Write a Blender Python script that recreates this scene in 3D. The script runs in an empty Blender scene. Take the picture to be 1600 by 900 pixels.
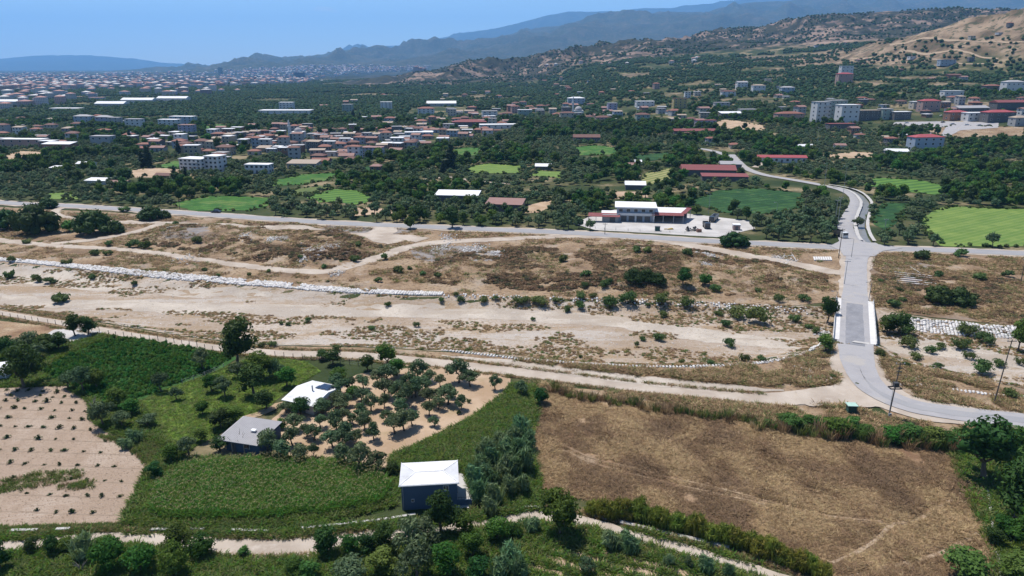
import bpy, bmesh, math, random
import numpy as np
from math import radians, sin, cos, tan, pi, atan2, sqrt
from mathutils import Vector, Matrix
from mathutils.geometry import delaunay_2d_cdt

# ------------------------------------------------------------------ camera, sky, sun, exposure
scene = bpy.context.scene
root_col = scene.collection
CAM_H, FOC, PITCH = 70.0, 1100.0, radians(17.4)
cam_data = bpy.data.cameras.new('camera')
cam_data.sensor_width = 36.0
cam_data.lens = FOC / 1600 * 36
cam_data.clip_start, cam_data.clip_end = 1.0, 90000
cam = bpy.data.objects.new('camera', cam_data)
root_col.objects.link(cam)
cam.location = (0, 0, CAM_H)
cam.rotation_euler = (pi / 2 - PITCH, 0, 0)
scene.camera = cam

SUN = Vector((-0.30, 0.30, 1.0)).normalized()          # direction towards the sun
SUN_EL = math.asin(SUN.z)
world = bpy.data.worlds.new('World')
scene.world = world
world.use_nodes = True
wn = world.node_tree.nodes
sky = wn.new('ShaderNodeTexSky')
sky.sky_type = 'NISHITA'
sky.sun_disc = False
sky.sun_elevation = SUN_EL
sky.sun_rotation = atan2(SUN.x, SUN.y)
sky.altitude = 100
sky.air_density = 0.8
sky.dust_density = 0.15
sky.ozone_density = 4.0
wn['Background'].inputs['Strength'].default_value = 0.11
world.node_tree.links.new(sky.outputs[0], wn['Background'].inputs['Color'])
sun_data = bpy.data.lights.new('sun', 'SUN')
sun_data.energy = 5.0
sun_data.angle = radians(0.55)
sun_data.color = (1.0, 0.95, 0.88)
sun = bpy.data.objects.new('sun', sun_data)
root_col.objects.link(sun)
sun.rotation_euler = SUN.to_track_quat('Z', 'Y').to_euler()
scene.view_settings.view_transform = 'Standard'
scene.view_settings.look = 'None'
scene.view_settings.exposure = 0.5
scene.view_settings.gamma = 1.0
scene.cycles.use_denoising = True
scene.cycles.max_bounces = 6
scene.cycles.diffuse_bounces = 2
scene.cycles.transparent_max_bounces = 12
scene.cycles.volume_bounces = 2

rng = random.Random(7)
nr = np.random.RandomState(11)

# ------------------------------------------------------------------ noise and small maths
def _hash(ix, iy, seed):
    h = (ix.astype(np.int64) * 374761393 + iy.astype(np.int64) * 668265263 + seed * 974634777) & 0x7fffffff
    h = ((h ^ (h >> 13)) * 1274126177) & 0x7fffffff
    return ((h ^ (h >> 16)) & 0xffff) / 65535.0
def vnoise(x, y, seed=0):
    x = np.asarray(x, float); y = np.asarray(y, float)
    ix, iy = np.floor(x), np.floor(y)
    fx, fy = x - ix, y - iy
    fx = fx * fx * (3 - 2 * fx); fy = fy * fy * (3 - 2 * fy)
    a, b = _hash(ix, iy, seed), _hash(ix + 1, iy, seed)
    c, d = _hash(ix, iy + 1, seed), _hash(ix + 1, iy + 1, seed)
    return (a + (b - a) * fx) * (1 - fy) + (c + (d - c) * fx) * fy
def fbm(x, y, oct=4, seed=0):
    s, a, n = 0, 1.0, 0
    for k in range(oct):
        s = s + a * (vnoise(x * 2**k, y * 2**k, seed + k * 17) - .5); n += a; a *= .5
    return s / n
def ridged(x, y, oct=5, seed=0):
    s, a, n = 0, 1.0, 0
    for k in range(oct):
        v = 1 - np.abs(2 * vnoise(x * 2**k, y * 2**k, seed + k * 13) - 1)
        s = s + a * v * v; n += a; a *= .52
    return s / n
def sstep(a, b, x):
    t = np.clip((np.asarray(x, float) - a) / (b - a), 0, 1)
    return t * t * (3 - 2 * t)
def inside(poly, x, y):
    x = np.asarray(x, float); y = np.asarray(y, float)
    r = np.zeros(x.shape, bool)
    n = len(poly)
    for i in range(n):
        x1, y1 = poly[i][:2]; x2, y2 = poly[(i + 1) % n][:2]
        if y1 == y2: continue
        c = ((y1 > y) != (y2 > y)) & (x < (x2 - x1) * (y - y1) / (y2 - y1) + x1)
        r ^= c
    return r
def dist_line(pts, x, y, closed=False):
    x = np.asarray(x, float); y = np.asarray(y, float)
    best = np.full(x.shape, 1e9)
    n = len(pts)
    for i in range(n if closed else n - 1):
        ax, ay = pts[i][:2]; bx, by = pts[(i + 1) % n][:2]
        dx, dy = bx - ax, by - ay
        L = dx * dx + dy * dy + 1e-9
        t = np.clip(((x - ax) * dx + (y - ay) * dy) / L, 0, 1)
        best = np.minimum(best, np.hypot(x - ax - t * dx, y - ay - t * dy))
    return best
def smooth(pts, step=2.0):
    """Catmull-Rom through points (any dimension), resampled roughly every step metres."""
    P = [np.array(p, float) for p in pts]
    P = [2 * P[0] - P[1]] + P + [2 * P[-1] - P[-2]]
    out = []
    for i in range(1, len(P) - 2):
        n = max(1, int(np.linalg.norm(P[i + 1] - P[i]) / step))
        for k in range(n):
            t = k / n
            out.append(.5 * (2 * P[i] + (P[i + 1] - P[i - 1]) * t + (2 * P[i - 1] - 5 * P[i] + 4 * P[i + 1] - P[i + 2]) * t * t
                             + (3 * P[i] - P[i - 1] - 3 * P[i + 1] + P[i + 2]) * t ** 3))
    out.append(P[-2])
    return out
def flat(px, py, z=0.0):
    """survey point: where the line of sight through photo point (px, py) meets height z"""
    u, v = (px - 800) / FOC, (450 - py) / FOC
    dy, dz = cos(PITCH) + v * sin(PITCH), -sin(PITCH) + v * cos(PITCH)
    t = (z - CAM_H) / dz
    return (u * t, dy * t)
def flats(pts, z=0.0): return [flat(p[0], p[1], z) for p in pts]
def crest(px, py, Y):
    u, v = (px - 800) / FOC, (450 - py) / FOC
    dy, dz = cos(PITCH) + v * sin(PITCH), -sin(PITCH) + v * cos(PITCH)
    t = Y / dy
    return (u * t, Y, CAM_H + dz * t)

# ------------------------------------------------------------------ terrain
RIVER = flats([(-120, 388), (0, 409), (150, 424), (350, 443), (500, 455), (620, 462), (720, 463), (850, 465), (1000, 468), (1120, 472), (1230, 477),
               (1300, 480), (1370, 483), (1430, 494), (1500, 503), (1600, 512), (1800, 535),
               (1800, 650), (1600, 606), (1500, 586), (1400, 562), (1372, 542), (1300, 540), (1258, 549), (1200, 564), (1100, 571), (1000, 572), (900, 567),
               (800, 557), (700, 549), (560, 541), (430, 539), (300, 527), (150, 502), (0, 481), (-120, 465)])
R_BRIDGE = smooth(flats([(1340, 389), (1337, 420), (1336, 450), (1335, 480), (1335, 520), (1337, 555), (1343, 580), (1357, 603), (1385, 623), (1425, 638), (1480, 648), (1540, 655), (1600, 661), (1700, 671)]), 1.5)
R_MAIN = smooth(flats([(-150, 304), (0, 317), (120, 323), (250, 331), (400, 341), (520, 349), (640, 354), (760, 359), (880, 364), (1000, 371), (1100, 377), (1200, 382), (1330, 388), (1450, 391), (1600, 397), (1800, 406)]), 3)
R_UP = smooth(flats([(1342, 387), (1330, 372), (1323, 355), (1327, 340), (1336, 325), (1339, 314), (1331, 304), (1312, 296), (1280, 289), (1235, 281), (1195, 274), (1168, 265), (1152, 254), (1142, 245)]), 3)
CANAL = smooth(flats([(1290, 288.5), (1322, 294), (1340, 301), (1351, 311), (1354, 320), (1349, 335), (1346, 350), (1350, 366), (1356, 376)]), 2)
MOUND = flats([(205, 378), (235, 356), (330, 349), (480, 352), (585, 372), (600, 392), (545, 420), (440, 418), (330, 398)])
MOUND2 = flats([(690, 398), (850, 383), (1050, 385), (1200, 408), (1290, 430), (1290, 462), (1100, 462), (900, 457), (740, 450), (660, 440)])
BR_A, BR_B = flat(1335, 472), flat(1335, 536)
def on_bridge(y): return (y < BR_A[1]) & (y > BR_B[1])
CR_A = [crest(*p, 23000) for p in [(470, 98), (505, 88), (560, 77), (640, 66), (700, 56), (800, 37), (860, 23), (920, 19), (1000, 11), (1060, 10), (1120, 4), (1200, -6), (1400, -14), (1700, -18)]]
CR_B = [crest(*p, 13000) for p in [(385, 108), (440, 98), (510, 86), (560, 83), (650, 73), (740, 63), (800, 52), (900, 37), (960, 27), (1030, 16), (1100, 18), (1180, 2), (1260, 0), (1400, -6), (1750, -8)]]
CR_C = [crest(*p, y) for *p, y in [(655, 110, 3500), (700, 101, 3500), (760, 92, 3450), (830, 84, 3400), (900, 79, 3400), (960, 67, 3400), (1040, 64, 3300), (1100, 51, 3300), (1180, 40, 3200), (1260, 27, 3100), (1330, 22, 3000), (1420, 16, 2900), (1700, 8, 2800)]]
CR_D = [crest(*p, y) for *p, y in [(1235, 112, 1750), (1330, 88, 1650), (1400, 64, 1580), (1460, 46, 1520), (1520, 28, 1480), (1600, 10, 1400), (1720, -14, 1300), (1850, -40, 1200)]]
CR_L = [crest(*p, 26000) for p in [(-250, 100), (-80, 97), (0, 92), (60, 87), (130, 86), (190, 90), (250, 97), (330, 103)]]
CR_M = [crest(*p, 30000) for p in [(150, 98), (210, 96), (280, 99), (360, 104), (420, 106)]]
def ridge(line, X, Y, wfront, wback, pw=1.0):
    """height field of one ridge: crest heights interpolated along X, falling off to both sides"""
    lx = np.array([p[0] for p in line]); ly = np.array([p[1] for p in line]); lz = np.array([p[2] for p in line])
    cy, cz = np.interp(X, lx, ly), np.interp(X, lx, lz)
    d = Y - cy
    f = np.clip(1 - np.where(d < 0, -d / wfront, d / wback), 0, 1) ** pw
    e = sstep(lx[0] - wfront * .4, lx[0] + wfront * .2, X)
    return cz, f * e
def hfun(X, Y):
    X = np.asarray(X, float); Y = np.asarray(Y, float)
    h = np.zeros(X.shape)
    # alluvial fan rising to the far right, low plain to the left
    ang = X / np.maximum(Y, 50)
    wf = sstep(-.30, .30, ang)
    h += wf * np.clip(Y - 520, 0, 3200) * (.018 + .012 * sstep(.1, .5, ang))
    s = .80 * X + .60 * Y - 640
    h += np.clip(s, 0, 1500) * .055 * sstep(60, 260, X) * sstep(450, 700, Y)
    h += fbm(X / 90, Y / 90, 3, 3) * np.clip((Y - 700) / 400, 0, 1) * (2 + 10 * np.clip(s / 800, 0, 1))
    # ridges
    out = h
    for line, wfr, wb, pw, amp, sc, sd, cut in ((CR_D, 430, 500, 1.25, 26, 130, 5, 1), (CR_C, 1150, 900, .95, 105, 300, 9, 1), (CR_B, 6000, 3500, 1.0, 460, 1500, 21, 1),
                                        (CR_A, 6500, 4500, 1.0, 700, 3200, 33, 1), (CR_L, 5200, 3000, .8, 160, 3000, 41, 1), (CR_M, 4000, 2500, .9, 80, 3000, 45, 1)):
        cz, f = ridge(line, X, Y, wfr, wb, pw)
        n = ridged(X / sc, Y / sc, 5, sd) - (.66 if sd == 9 else .5)
        rz = h + (cz - h) * f + n * amp * np.clip(f * 1.6, 0, 1) * np.where(f > .9, .3, 1) * sstep(0, .25, f)
        out = np.maximum(out, np.where(f > 0, rz, -99))
    h = out
    # river channel, dump mounds, banks
    near = (Y < 340) & (Y > 60)
    if near.any():
        x, y = X[near], Y[near]
        hh = h[near]
        ins = inside(RIVER, x, y); d = dist_line(RIVER, x, y, True)
        chan = np.where(ins, -2.4 * sstep(0, 7, d) + fbm(x / 9, y / 9, 3, 5) * .5 * sstep(2, 10, d), 0)
        m = np.where(inside(MOUND, x, y), sstep(0, 12, dist_line(MOUND, x, y, True)), 0) * (2.6 + 4.2 * fbm(x / 14, y / 14, 3, 8))
        m2 = np.where(inside(MOUND2, x, y), sstep(0, 10, dist_line(MOUND2, x, y, True)), 0) * (1.2 + 5.0 * fbm(x / 16, y / 16, 3, 12))
        hh = hh + chan + m + m2
        dr = dist_line(R_BRIDGE[::3], x, y)
        w = 1 - sstep(3.6, 9, dr)
        span = on_bridge(y) & (np.abs(x - 98) < 40)
        w = np.where(span, 0, w)
        hh = hh * (1 - w) + .35 * w
        h[near] = hh
    can = (Y > 270) & (Y < 460) & (X > 90)
    if can.any():
        d = dist_line(CANAL, X[can], Y[can])
        h[can] -= 1.5 * (1 - sstep(1.4, 3.6, d))
    return h
AP_Y, NR_, NT_ = -60.0, 660, 640
R0, R1_ = 30.0, 36000.0
T0, T1_ = radians(-50), radians(50)
rr = R0 * np.exp(np.linspace(0, 1, NR_) * math.log(R1_ / R0))
tt = np.linspace(T0, T1_, NT_)
GX = rr[:, None] * np.sin(tt)[None, :]
GY = rr[:, None] * np.cos(tt)[None, :] + AP_Y
GZ = hfun(GX, GY)
def hz(x, y):
    """height of the finished ground sheet"""
    x = np.asarray(x, float); y = np.asarray(y, float)
    r = np.hypot(x, y - AP_Y); t = np.arctan2(x, y - AP_Y)
    fi = np.clip(np.log(np.maximum(r, R0) / R0) / math.log(R1_ / R0) * (NR_ - 1), 0, NR_ - 1.001)
    fj = np.clip((t - T0) / (T1_ - T0) * (NT_ - 1), 0, NT_ - 1.001)
    i, j = fi.astype(int), fj.astype(int)
    a, b = fi - i, fj - j
    return (GZ[i, j] * (1 - a) * (1 - b) + GZ[i + 1, j] * a * (1 - b) + GZ[i, j + 1] * (1 - a) * b + GZ[i + 1, j + 1] * a * b)
def H(x, y): return float(hz(np.array([x]), np.array([y]))[0])
def G(px, py, up=0.0):
    """survey point on the real ground (plus up metres): first hit along the sight line"""
    u, v = (px - 800) / FOC, (450 - py) / FOC
    dy, dz = cos(PITCH) + v * sin(PITCH), -sin(PITCH) + v * cos(PITCH)
    t = np.exp(np.linspace(math.log(60), math.log(30000), 1500))
    below = CAM_H + dz * t <= hz(u * t, dy * t) + up
    k = int(np.argmax(below)) if below.any() else len(t) - 1
    lo, hi = t[max(0, k - 1)], t[k]
    for _ in range(24):
        m = (lo + hi) / 2
        if CAM_H + dz * m <= H(u * m, dy * m) + up: hi = m
        else: lo = m
    return (u * hi, dy * hi, H(u * hi, dy * hi))
def Gs(pts): return [G(*p) for p in pts]

# ------------------------------------------------------------------ materials
MATS = {}
def _ramp(nt, fac, stops):
    r = nt.nodes.new('ShaderNodeValToRGB')
    el = r.color_ramp.elements
    while len(el) < len(stops): el.new(.5)
    for e, (p, c) in zip(el, stops):
        e.position = p
        e.color = (c[0], c[1], c[2], 1) if not isinstance(c, (int, float)) else (c, c, c, 1)
    nt.links.new(fac, r.inputs[0])
    return r.outputs[0]
def _noise(nt, vec, scale, detail=4, rough=.55, dist=0.0):
    n = nt.nodes.new('ShaderNodeTexNoise')
    n.inputs['Scale'].default_value = scale
    n.inputs['Detail'].default_value = detail
    n.inputs['Roughness'].default_value = rough
    n.inputs['Distortion'].default_value = dist
    if vec is not None: nt.links.new(vec, n.inputs['Vector'])
    return n.outputs['Fac']
def _mix(nt, fac, a, b, mode='MIX'):
    m = nt.nodes.new('ShaderNodeMix'); m.data_type = 'RGBA'; m.blend_type = mode
    if isinstance(fac, (int, float)): m.inputs[0].default_value = fac
    else: nt.links.new(fac, m.inputs[0])
    for s, v in ((6, a), (7, b)):
        if isinstance(v, tuple): m.inputs[s].default_value = (v[0], v[1], v[2], 1)
        else: nt.links.new(v, m.inputs[s])
    return m.outputs[2]
def _math(nt, op, a, b=None):
    m = nt.nodes.new('ShaderNodeMath'); m.operation = op
    for s, v in ((0, a), (1, b)):
        if v is None: continue
        if isinstance(v, (int, float)): m.inputs[s].default_value = v
        else: nt.links.new(v, m.inputs[s])
    return m.outputs[0]
def _coords(nt, rot=0.0, sc=(1, 1, 1)):
    tc = nt.nodes.new('ShaderNodeTexCoord')
    mp = nt.nodes.new('ShaderNodeMapping')
    mp.inputs['Rotation'].default_value = (0, 0, rot)
    mp.inputs['Scale'].default_value = sc
    nt.links.new(tc.outputs['Object'], mp.inputs['Vector'])
    return mp.outputs[0]
def mat(name, stops, scale=.2, detail=5, rough=.9, overlays=(), stripes=(), bump=None, spec=.2, rnd=0.0, stretch=None, metal=0.0):
    """stops: colour ramp over a noise; overlays: (scale, lo, hi, colour, strength[, stretch]); stripes: (angle, period, colour, strength, lo, hi)"""
    if name in MATS: return MATS[name]
    alb = lambda c: tuple(v * (1 - .24 * min(1, max(0, (max(c) - .24) / .14))) for v in c)
    stops = [(s[0], alb(s[1])) if len(s) == 2 else alb(s) for s in stops]
    overlays = [(o[0], o[1], o[2], alb(o[3])) + tuple(o[4:]) for o in overlays]
    stripes = [(s[0], s[1], alb(s[2])) + tuple(s[3:]) for s in stripes]
    m = bpy.data.materials.new(name); m.use_nodes = True
    nt = m.node_tree; b = nt.nodes['Principled BSDF']
    vec = _coords(nt)
    v0 = _coords(nt, *stretch) if stretch else vec
    if len(stops) == 1: stops = [(0.3, tuple(c * .9 for c in stops[0])), (.7, tuple(min(1, c * 1.08) for c in stops[0]))]
    col = _ramp(nt, _noise(nt, v0, scale, detail), stops)
    for ov in overlays:
        sc, lo, hi, c, st = ov[:5]
        vv = _coords(nt, *ov[5]) if len(ov) > 5 else vec
        f = _ramp(nt, _noise(nt, vv, sc, 5, .6), [(lo, 0.0), (hi, st)])
        col = _mix(nt, f, col, c)
    for a, per, c, st, lo, hi in stripes:
        w = nt.nodes.new('ShaderNodeTexWave')
        w.inputs['Scale'].default_value = 2 * pi / per / 20
        w.inputs['Distortion'].default_value = 1.2
        w.inputs['Detail'].default_value = 2
        w.inputs['Detail Scale'].default_value = 1.5
        nt.links.new(_coords(nt, a), w.inputs['Vector'])
        f = _ramp(nt, w.outputs['Fac'], [(lo, 0.0), (hi, st)])
        col = _mix(nt, f, col, c)
    if rnd:
        oi = nt.nodes.new('ShaderNodeObjectInfo')
        hs = nt.nodes.new('ShaderNodeHueSaturation')
        nt.links.new(_math(nt, 'MULTIPLY_ADD', oi.outputs['Random'], rnd), hs.inputs['Value'])
        hs.inputs['Value'].links[0].from_node.inputs[2].default_value = 1 - rnd / 2
        r2 = _math(nt, 'FRACT', _math(nt, 'MULTIPLY', oi.outputs['Random'], 7.31))
        hr = .02 if name.startswith(('straw', 'tassel', 'brush')) else .085
        nt.links.new(_math(nt, 'MULTIPLY_ADD', r2, hr), hs.inputs['Hue'])
        hs.inputs['Hue'].links[0].from_node.inputs[2].default_value = .5 - hr * .55
        nt.links.new(col, hs.inputs['Color'])
        col = hs.outputs[0]
    nt.links.new(col, b.inputs['Base Color'])
    b.inputs['Roughness'].default_value = rough
    b.inputs['Specular IOR Level'].default_value = spec
    b.inputs['Metallic'].default_value = metal
    if bump:
        bp = nt.nodes.new('ShaderNodeBump')
        bp.inputs['Distance'].default_value = bump[1]
        bp.inputs['Strength'].default_value = 1
        nt.links.new(_noise(nt, vec, bump[0], 6, .65), bp.inputs['Height'])
        nt.links.new(bp.outputs[0], b.inputs['Normal'])
    MATS[name] = m
    return m
def leaf_mat(name, c1, c2, rnd=.5, trans=.25):
    if name in MATS: return MATS[name]
    m = mat(name, [(.3, c1), (.7, c2)], .9, 2, .65, rnd=rnd, spec=.15)
    nt = m.node_tree; b = nt.nodes['Principled BSDF']
    src = b.inputs['Base Color'].links[0].from_socket
    t = nt.nodes.new('ShaderNodeBsdfTranslucent')
    nt.links.new(src if name.startswith(('straw', 'tassel', 'brush')) else _mix(nt, .5, src, (.10, .16, .02)), t.inputs['Color'])
    mx = nt.nodes.new('ShaderNodeMixShader'); mx.inputs[0].default_value = trans
    nt.links.new(b.outputs[0], mx.inputs[1]); nt.links.new(t.outputs[0], mx.inputs[2])
    nt.links.new(mx.outputs[0], nt.nodes['Material Output'].inputs['Surface'])
    return m

SAND = (.46, .375, .295); PALE = (.56, .48, .40); TAN = (.34, .245, .155); STRAW = (.37, .27, .15); BROWN = (.155, .10, .06); GREY = (.21, .185, .165)
mat('dry_ground', [(.34, (.13, .085, .052)), (.45, (.22, .15, .092)), (.55, (.30, .215, .135)), (.66, (.36, .275, .19))], .06, 8, overlays=(
    (.9, .50, .62, (.11, .07, .042), .8), (.12, .56, .66, (.38, .31, .25), .7), (2.5, .55, .75, (.40, .30, .17), .6), (.05, .58, .7, (.20, .17, .15), .7), (.35, .6, .7, (.10, .10, .045), .6)), bump=(1.2, .35))
mat('river_sand', [(.38, (.33, .255, .19)), (.5, (.43, .35, .28)), (.62, (.53, .455, .385))], .035, 6, overlays=(
    (.16, .50, .60, (.33, .235, .145), .85, (.23, (.35, 1.2, 1))), (1.1, .53, .63, (.22, .16, .095), .75), (.05, .52, .60, (.50, .45, .40), .8, (.23, (.3, 1.5, 1))), (.5, .54, .64, (.29, .215, .135), .7, (.2, (.6, 1.2, 1))), (4, .54, .66, (.22, .165, .11), .6)), bump=(2.0, .35))
mat('gravel_pale', [(.38, (.43, .37, .31)), (.62, (.58, .51, .43))], .08, 7, overlays=((.9, .52, .66, (.34, .28, .22), .6), (.12, .52, .62, (.38, .31, .24), .6, (.2, (.3, 1.2, 1))), (3, .55, .7, (.30, .26, .22), .5)), bump=(3, .25))
mat('dirt_track', [(.38, (.38, .315, .255)), (.62, (.50, .43, .36))], .12, 6, overlays=((1.2, .58, .72, (.38, .29, .215), .5), (.25, .58, .7, (.60, .53, .46), .5)), bump=(3, .06))
mat('furrow_soil', [(.38, (.22, .165, .12)), (.62, (.34, .26, .195))], .9, 6, bump=(3, .1))
mat('path_earth', [(.38, (.28, .20, .13)), (.62, (.40, .31, .22))], .8, 6)
mat('asphalt_pale', [(.3, (.29, .28, .285)), (.7, (.36, .35, .355))], .15, 7, .85, overlays=((.35, .52, .64, (.23, .225, .235), .6), (2.2, .55, .7, (.42, .395, .37), .5), (.12, .55, .63, (.42, .385, .345), .6)))
mat('asphalt_dark', [(.3, (.15, .152, .165)), (.7, (.22, .22, .235))], .35, 7, .85, overlays=((1.2, .55, .72, (.32, .315, .32), .6),))
mat('asphalt_grey', [(.3, (.215, .215, .225)), (.7, (.275, .27, .275))], .1, 7, .85, overlays=((.6, .58, .75, (.36, .34, .32), .5),))
mat('ploughed_soil', [(.36, (.255, .19, .138)), (.5, (.325, .245, .182)), (.64, (.40, .31, .238))], .16, 8, overlays=((1.0, .48, .60, (.27, .20, .148), .65), (.08, .5, .62, (.47, .385, .31), .6), (4, .5, .62, (.22, .165, .12), .55), (7, .55, .66, (.52, .43, .35), .6)), stripes=((radians(76), .85, (.34, .235, .165), .35, .5, .85),), bump=(3.5, .16))
mat('dry_field', [(.38, (.17, .10, .058)), (.46, (.28, .18, .106)), (.54, (.39, .275, .17)), (.62, (.55, .425, .275))], .10, 8, overlays=(
    (.35, .58, .72, (.38, .26, .105), .55), (2.6, .5, .66, (.13, .085, .052), .7), (.05, .54, .66, (.15, .098, .066), .6)), bump=(2.2, .4))
mat('grove_soil', [(.38, (.38, .265, .17)), (.62, (.50, .37, .26))], .12, 7, overlays=((.8, .56, .72, (.30, .21, .12), .6), (.18, .6, .72, (.20, .17, .08), .6)), bump=(2, .12))
mat('green_weeds', [(.36, (.018, .036, .008)), (.5, (.04, .075, .015)), (.64, (.085, .125, .03))], .25, 8, overlays=((1.4, .55, .72, (.025, .045, .012), .7), (.2, .62, .74, (.22, .19, .08), .5)), bump=(2.2, .35))
mat('lawn_green', [(.25, (.075, .125, .016)), (.5, (.115, .18, .022)), (.75, (.165, .23, .04))], .18, 7, overlays=((1.0, .56, .72, (.05, .085, .015), .6), (.12, .6, .72, (.20, .19, .06), .4)), stripes=((radians(-32), 5.0, (.05, .08, .018), .55, .75, .95),), bump=(2.5, .2))
mat('dark_crop', [(.36, (.018, .06, .010)), (.64, (.04, .11, .02))], .3, 6, overlays=((1.8, .55, .7, (.06, .12, .03), .5),), bump=(2, .4))
mat('crop_green', [(.36, (.022, .085, .010)), (.64, (.052, .14, .018))], .12, 8, overlays=((.5, .52, .66, (.02, .06, .010), .6), (.06, .52, .60, (.10, .15, .035), .7), (.2, .58, .66, (.17, .16, .06), .6)), stripes=((radians(64), 6.0, (.018, .06, .010), .55, .55, .9),), bump=(1.5, .2))
mat('crop_deep', [(.36, (.009, .042, .009)), (.64, (.022, .072, .016))], .12, 8, overlays=((.5, .52, .66, (.009, .034, .008), .6), (.06, .52, .60, (.04, .095, .022), .7), (.2, .6, .68, (.09, .11, .04), .5)), stripes=((radians(60), 5.0, (.008, .032, .008), .6, .55, .9),), bump=(1.5, .2))
mat('crop_light', [(.36, (.075, .135, .024)), (.64, (.13, .19, .04))], .08, 6, overlays=((.25, .55, .7, (.20, .24, .07), .5),), stripes=((radians(58), 9.0, (.075, .14, .025), .6, .4, .8), (radians(58), 3.0, (.17, .21, .06), .35, .5, .9)), bump=(1.2, .1))
mat('crop_strips', [(.3, (.06, .13, .02)), (.7, (.10, .18, .03))], .08, 6, stripes=((radians(62), 7.0, (.03, .085, .014), .8, .4, .7),), bump=(1.2, .1))
mat('crop_tan_strips', [(.3, (.20, .19, .07)), (.7, (.28, .25, .11))], .08, 6, stripes=((radians(40), 5.0, (.08, .12, .03), .8, .4, .7),), bump=(1.2, .1))
mat('vineyard_ground', [(.3, (.08, .11, .03)), (.7, (.14, .16, .05))], .1, 6, stripes=((radians(70), 4.0, (.03, .06, .015), .8, .4, .7),), bump=(1.2, .1))
mat('yard_concrete', [(.38, (.42, .40, .38)), (.62, (.56, .535, .51))], .1, 6, .85, overlays=((.4, .6, .75, (.42, .39, .36), .5), (.15, .6, .72, (.70, .67, .63), .5)))
mat('concrete', [(.3, (.43, .415, .395)), (.7, (.54, .52, .50))], .5, 6, .85, overlays=((2, .58, .75, (.30, .28, .25), .5),))
mat('concrete_white', [(.3, (.60, .585, .57)), (.7, (.72, .70, .68))], .5, 6, .85, overlays=((2, .6, .75, (.45, .42, .38), .5),))
mat('limestone', [(.3, (.52, .50, .48)), (.7, (.80, .78, .76))], .7, 5, .9, rnd=.5, overlays=((3, .58, .75, (.38, .33, .27), .4),))
mat('rubble_grey', [(.3, (.30, .29, .28)), (.7, (.52, .50, .48))], .7, 5, .9, rnd=.8)
mat('ash_ground', [(.3, (.13, .12, .115)), (.7, (.25, .225, .21))], .25, 7, overlays=((1.5, .6, .75, (.42, .40, .38), .6), (.3, .58, .7, (.27, .2, .13), .6)), bump=(2, .2))
mat('canal_water', [(.3, (.13, .13, .125)), (.7, (.18, .18, .17))], .2, 4, .4, spec=.3)
for nm, c in (('white', (.74, .73, .72)), ('cream', (.58, .53, .44)), ('pale_blue', (.42, .49, .58)), ('pale_grey', (.46, .46, .46)), ('brick', (.25, .14, .10)), ('beige', (.46, .38, .28)), ('pink', (.50, .34, .30)), ('dark', (.13, .125, .125)), ('green_w', (.35, .43, .38)), ('slate', (.07, .105, .16)), ('lilac', (.43, .42, .54)), ('ochre', (.50, .40, .17))):
    mat('wall_' + nm, [(.3, tuple(x * .86 for x in c)), (.7, c)], .6, 6, .9, overlays=((.35, .58, .75, tuple(x * .62 for x in c), .45),))
for nm, c in (('terracotta', (.22, .098, .074)), ('rust', (.14, .072, .06)), ('pinkish', (.25, .148, .128)), ('white', (.86, .86, .87)), ('grey', (.40, .39, .40)), ('brown', (.145, .085, .065)), ('tan', (.40, .32, .25)), ('crimson', (.36, .085, .095)), ('maroon', (.20, .065, .065))):
    mat('roof_' + nm, [(.3, tuple(x * .8 for x in c)), (.7, c)], .7, 7, .75, overlays=((.5, .58, .74, tuple(x * .55 for x in c), .5), (2.5, .6, .75, tuple(min(.8, x * 1.4) for x in c), .4)), bump=(1.5, .05))
mat('glass_dark', [(.3, (.02, .026, .035)), (.7, (.045, .055, .07))], .8, 2, .15, spec=.6)
mat('frame_white', [(.78, .78, .77)], 1, 2, .5)
mat('metal_grey', [(.33, .34, .35)], 1, 3, .45, spec=.5)
mat('metal_dark', [(.05, .052, .055)], 1, 3, .5, spec=.4)
mat('pole_wood', [(.3, (.085, .07, .058)), (.7, (.14, .12, .10))], 1.5, 5, .85, stretch=(0, (4, 4, .4)))
mat('pole_concrete', [(.42, .41, .39)], 1.5, 4, .85)
mat('tyre_rubber', [(.022, .022, .023)], 1, 2, .85)
mat('paint_white', [(.76, .76, .75)], 1, 2, .35, spec=.5)
mat('paint_dark', [(.028, .03, .035)], 1, 2, .3, spec=.5)
mat('paint_silver', [(.42, .43, .45)], 1, 2, .3, spec=.5)
mat('paint_red', [(.38, .05, .04)], 1, 2, .35, spec=.5)
mat('paint_blue', [(.06, .12, .30)], 1, 2, .35, spec=.5)
mat('paint_yellow', [(.55, .36, .04)], 1, 2, .4, spec=.5)
mat('paint_green', [(.025, .075, .06)], 1, 3, .5)
mat('roof_mint', [(.40, .58, .50)], 1, 3, .6)
mat('solar_cell', [(.012, .018, .04)], 1, 2, .15, spec=.6)
mat('blue_sheet', [(.07, .22, .50)], 1, 2, .5)
mat('bark', [(.3, (.075, .058, .042)), (.7, (.15, .12, .09))], 3, 5, .95, stretch=(0, (2, 2, .5)))
mat('dead_wood', [(.3, (.22, .19, .16)), (.7, (.34, .30, .26))], 3, 5, .95)
leaf_mat('leaf_olive', (.044, .076, .034), (.105, .152, .075), .6, .25)
leaf_mat('leaf_broad', (.026, .075, .010), (.072, .155, .024), .7, .38)
leaf_mat('leaf_dark', (.013, .042, .008), (.034, .082, .016), .5, .25)
leaf_mat('leaf_bright', (.045, .095, .016), (.09, .155, .03), .45)
leaf_mat('leaf_pine', (.014, .038, .009), (.036, .076, .017), .35, .15)
leaf_mat('leaf_cypress', (.010, .024, .012), (.022, .042, .018), .35, .1)
leaf_mat('leaf_reed', (.08, .165, .07), (.26, .36, .18), .4, .3)
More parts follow.
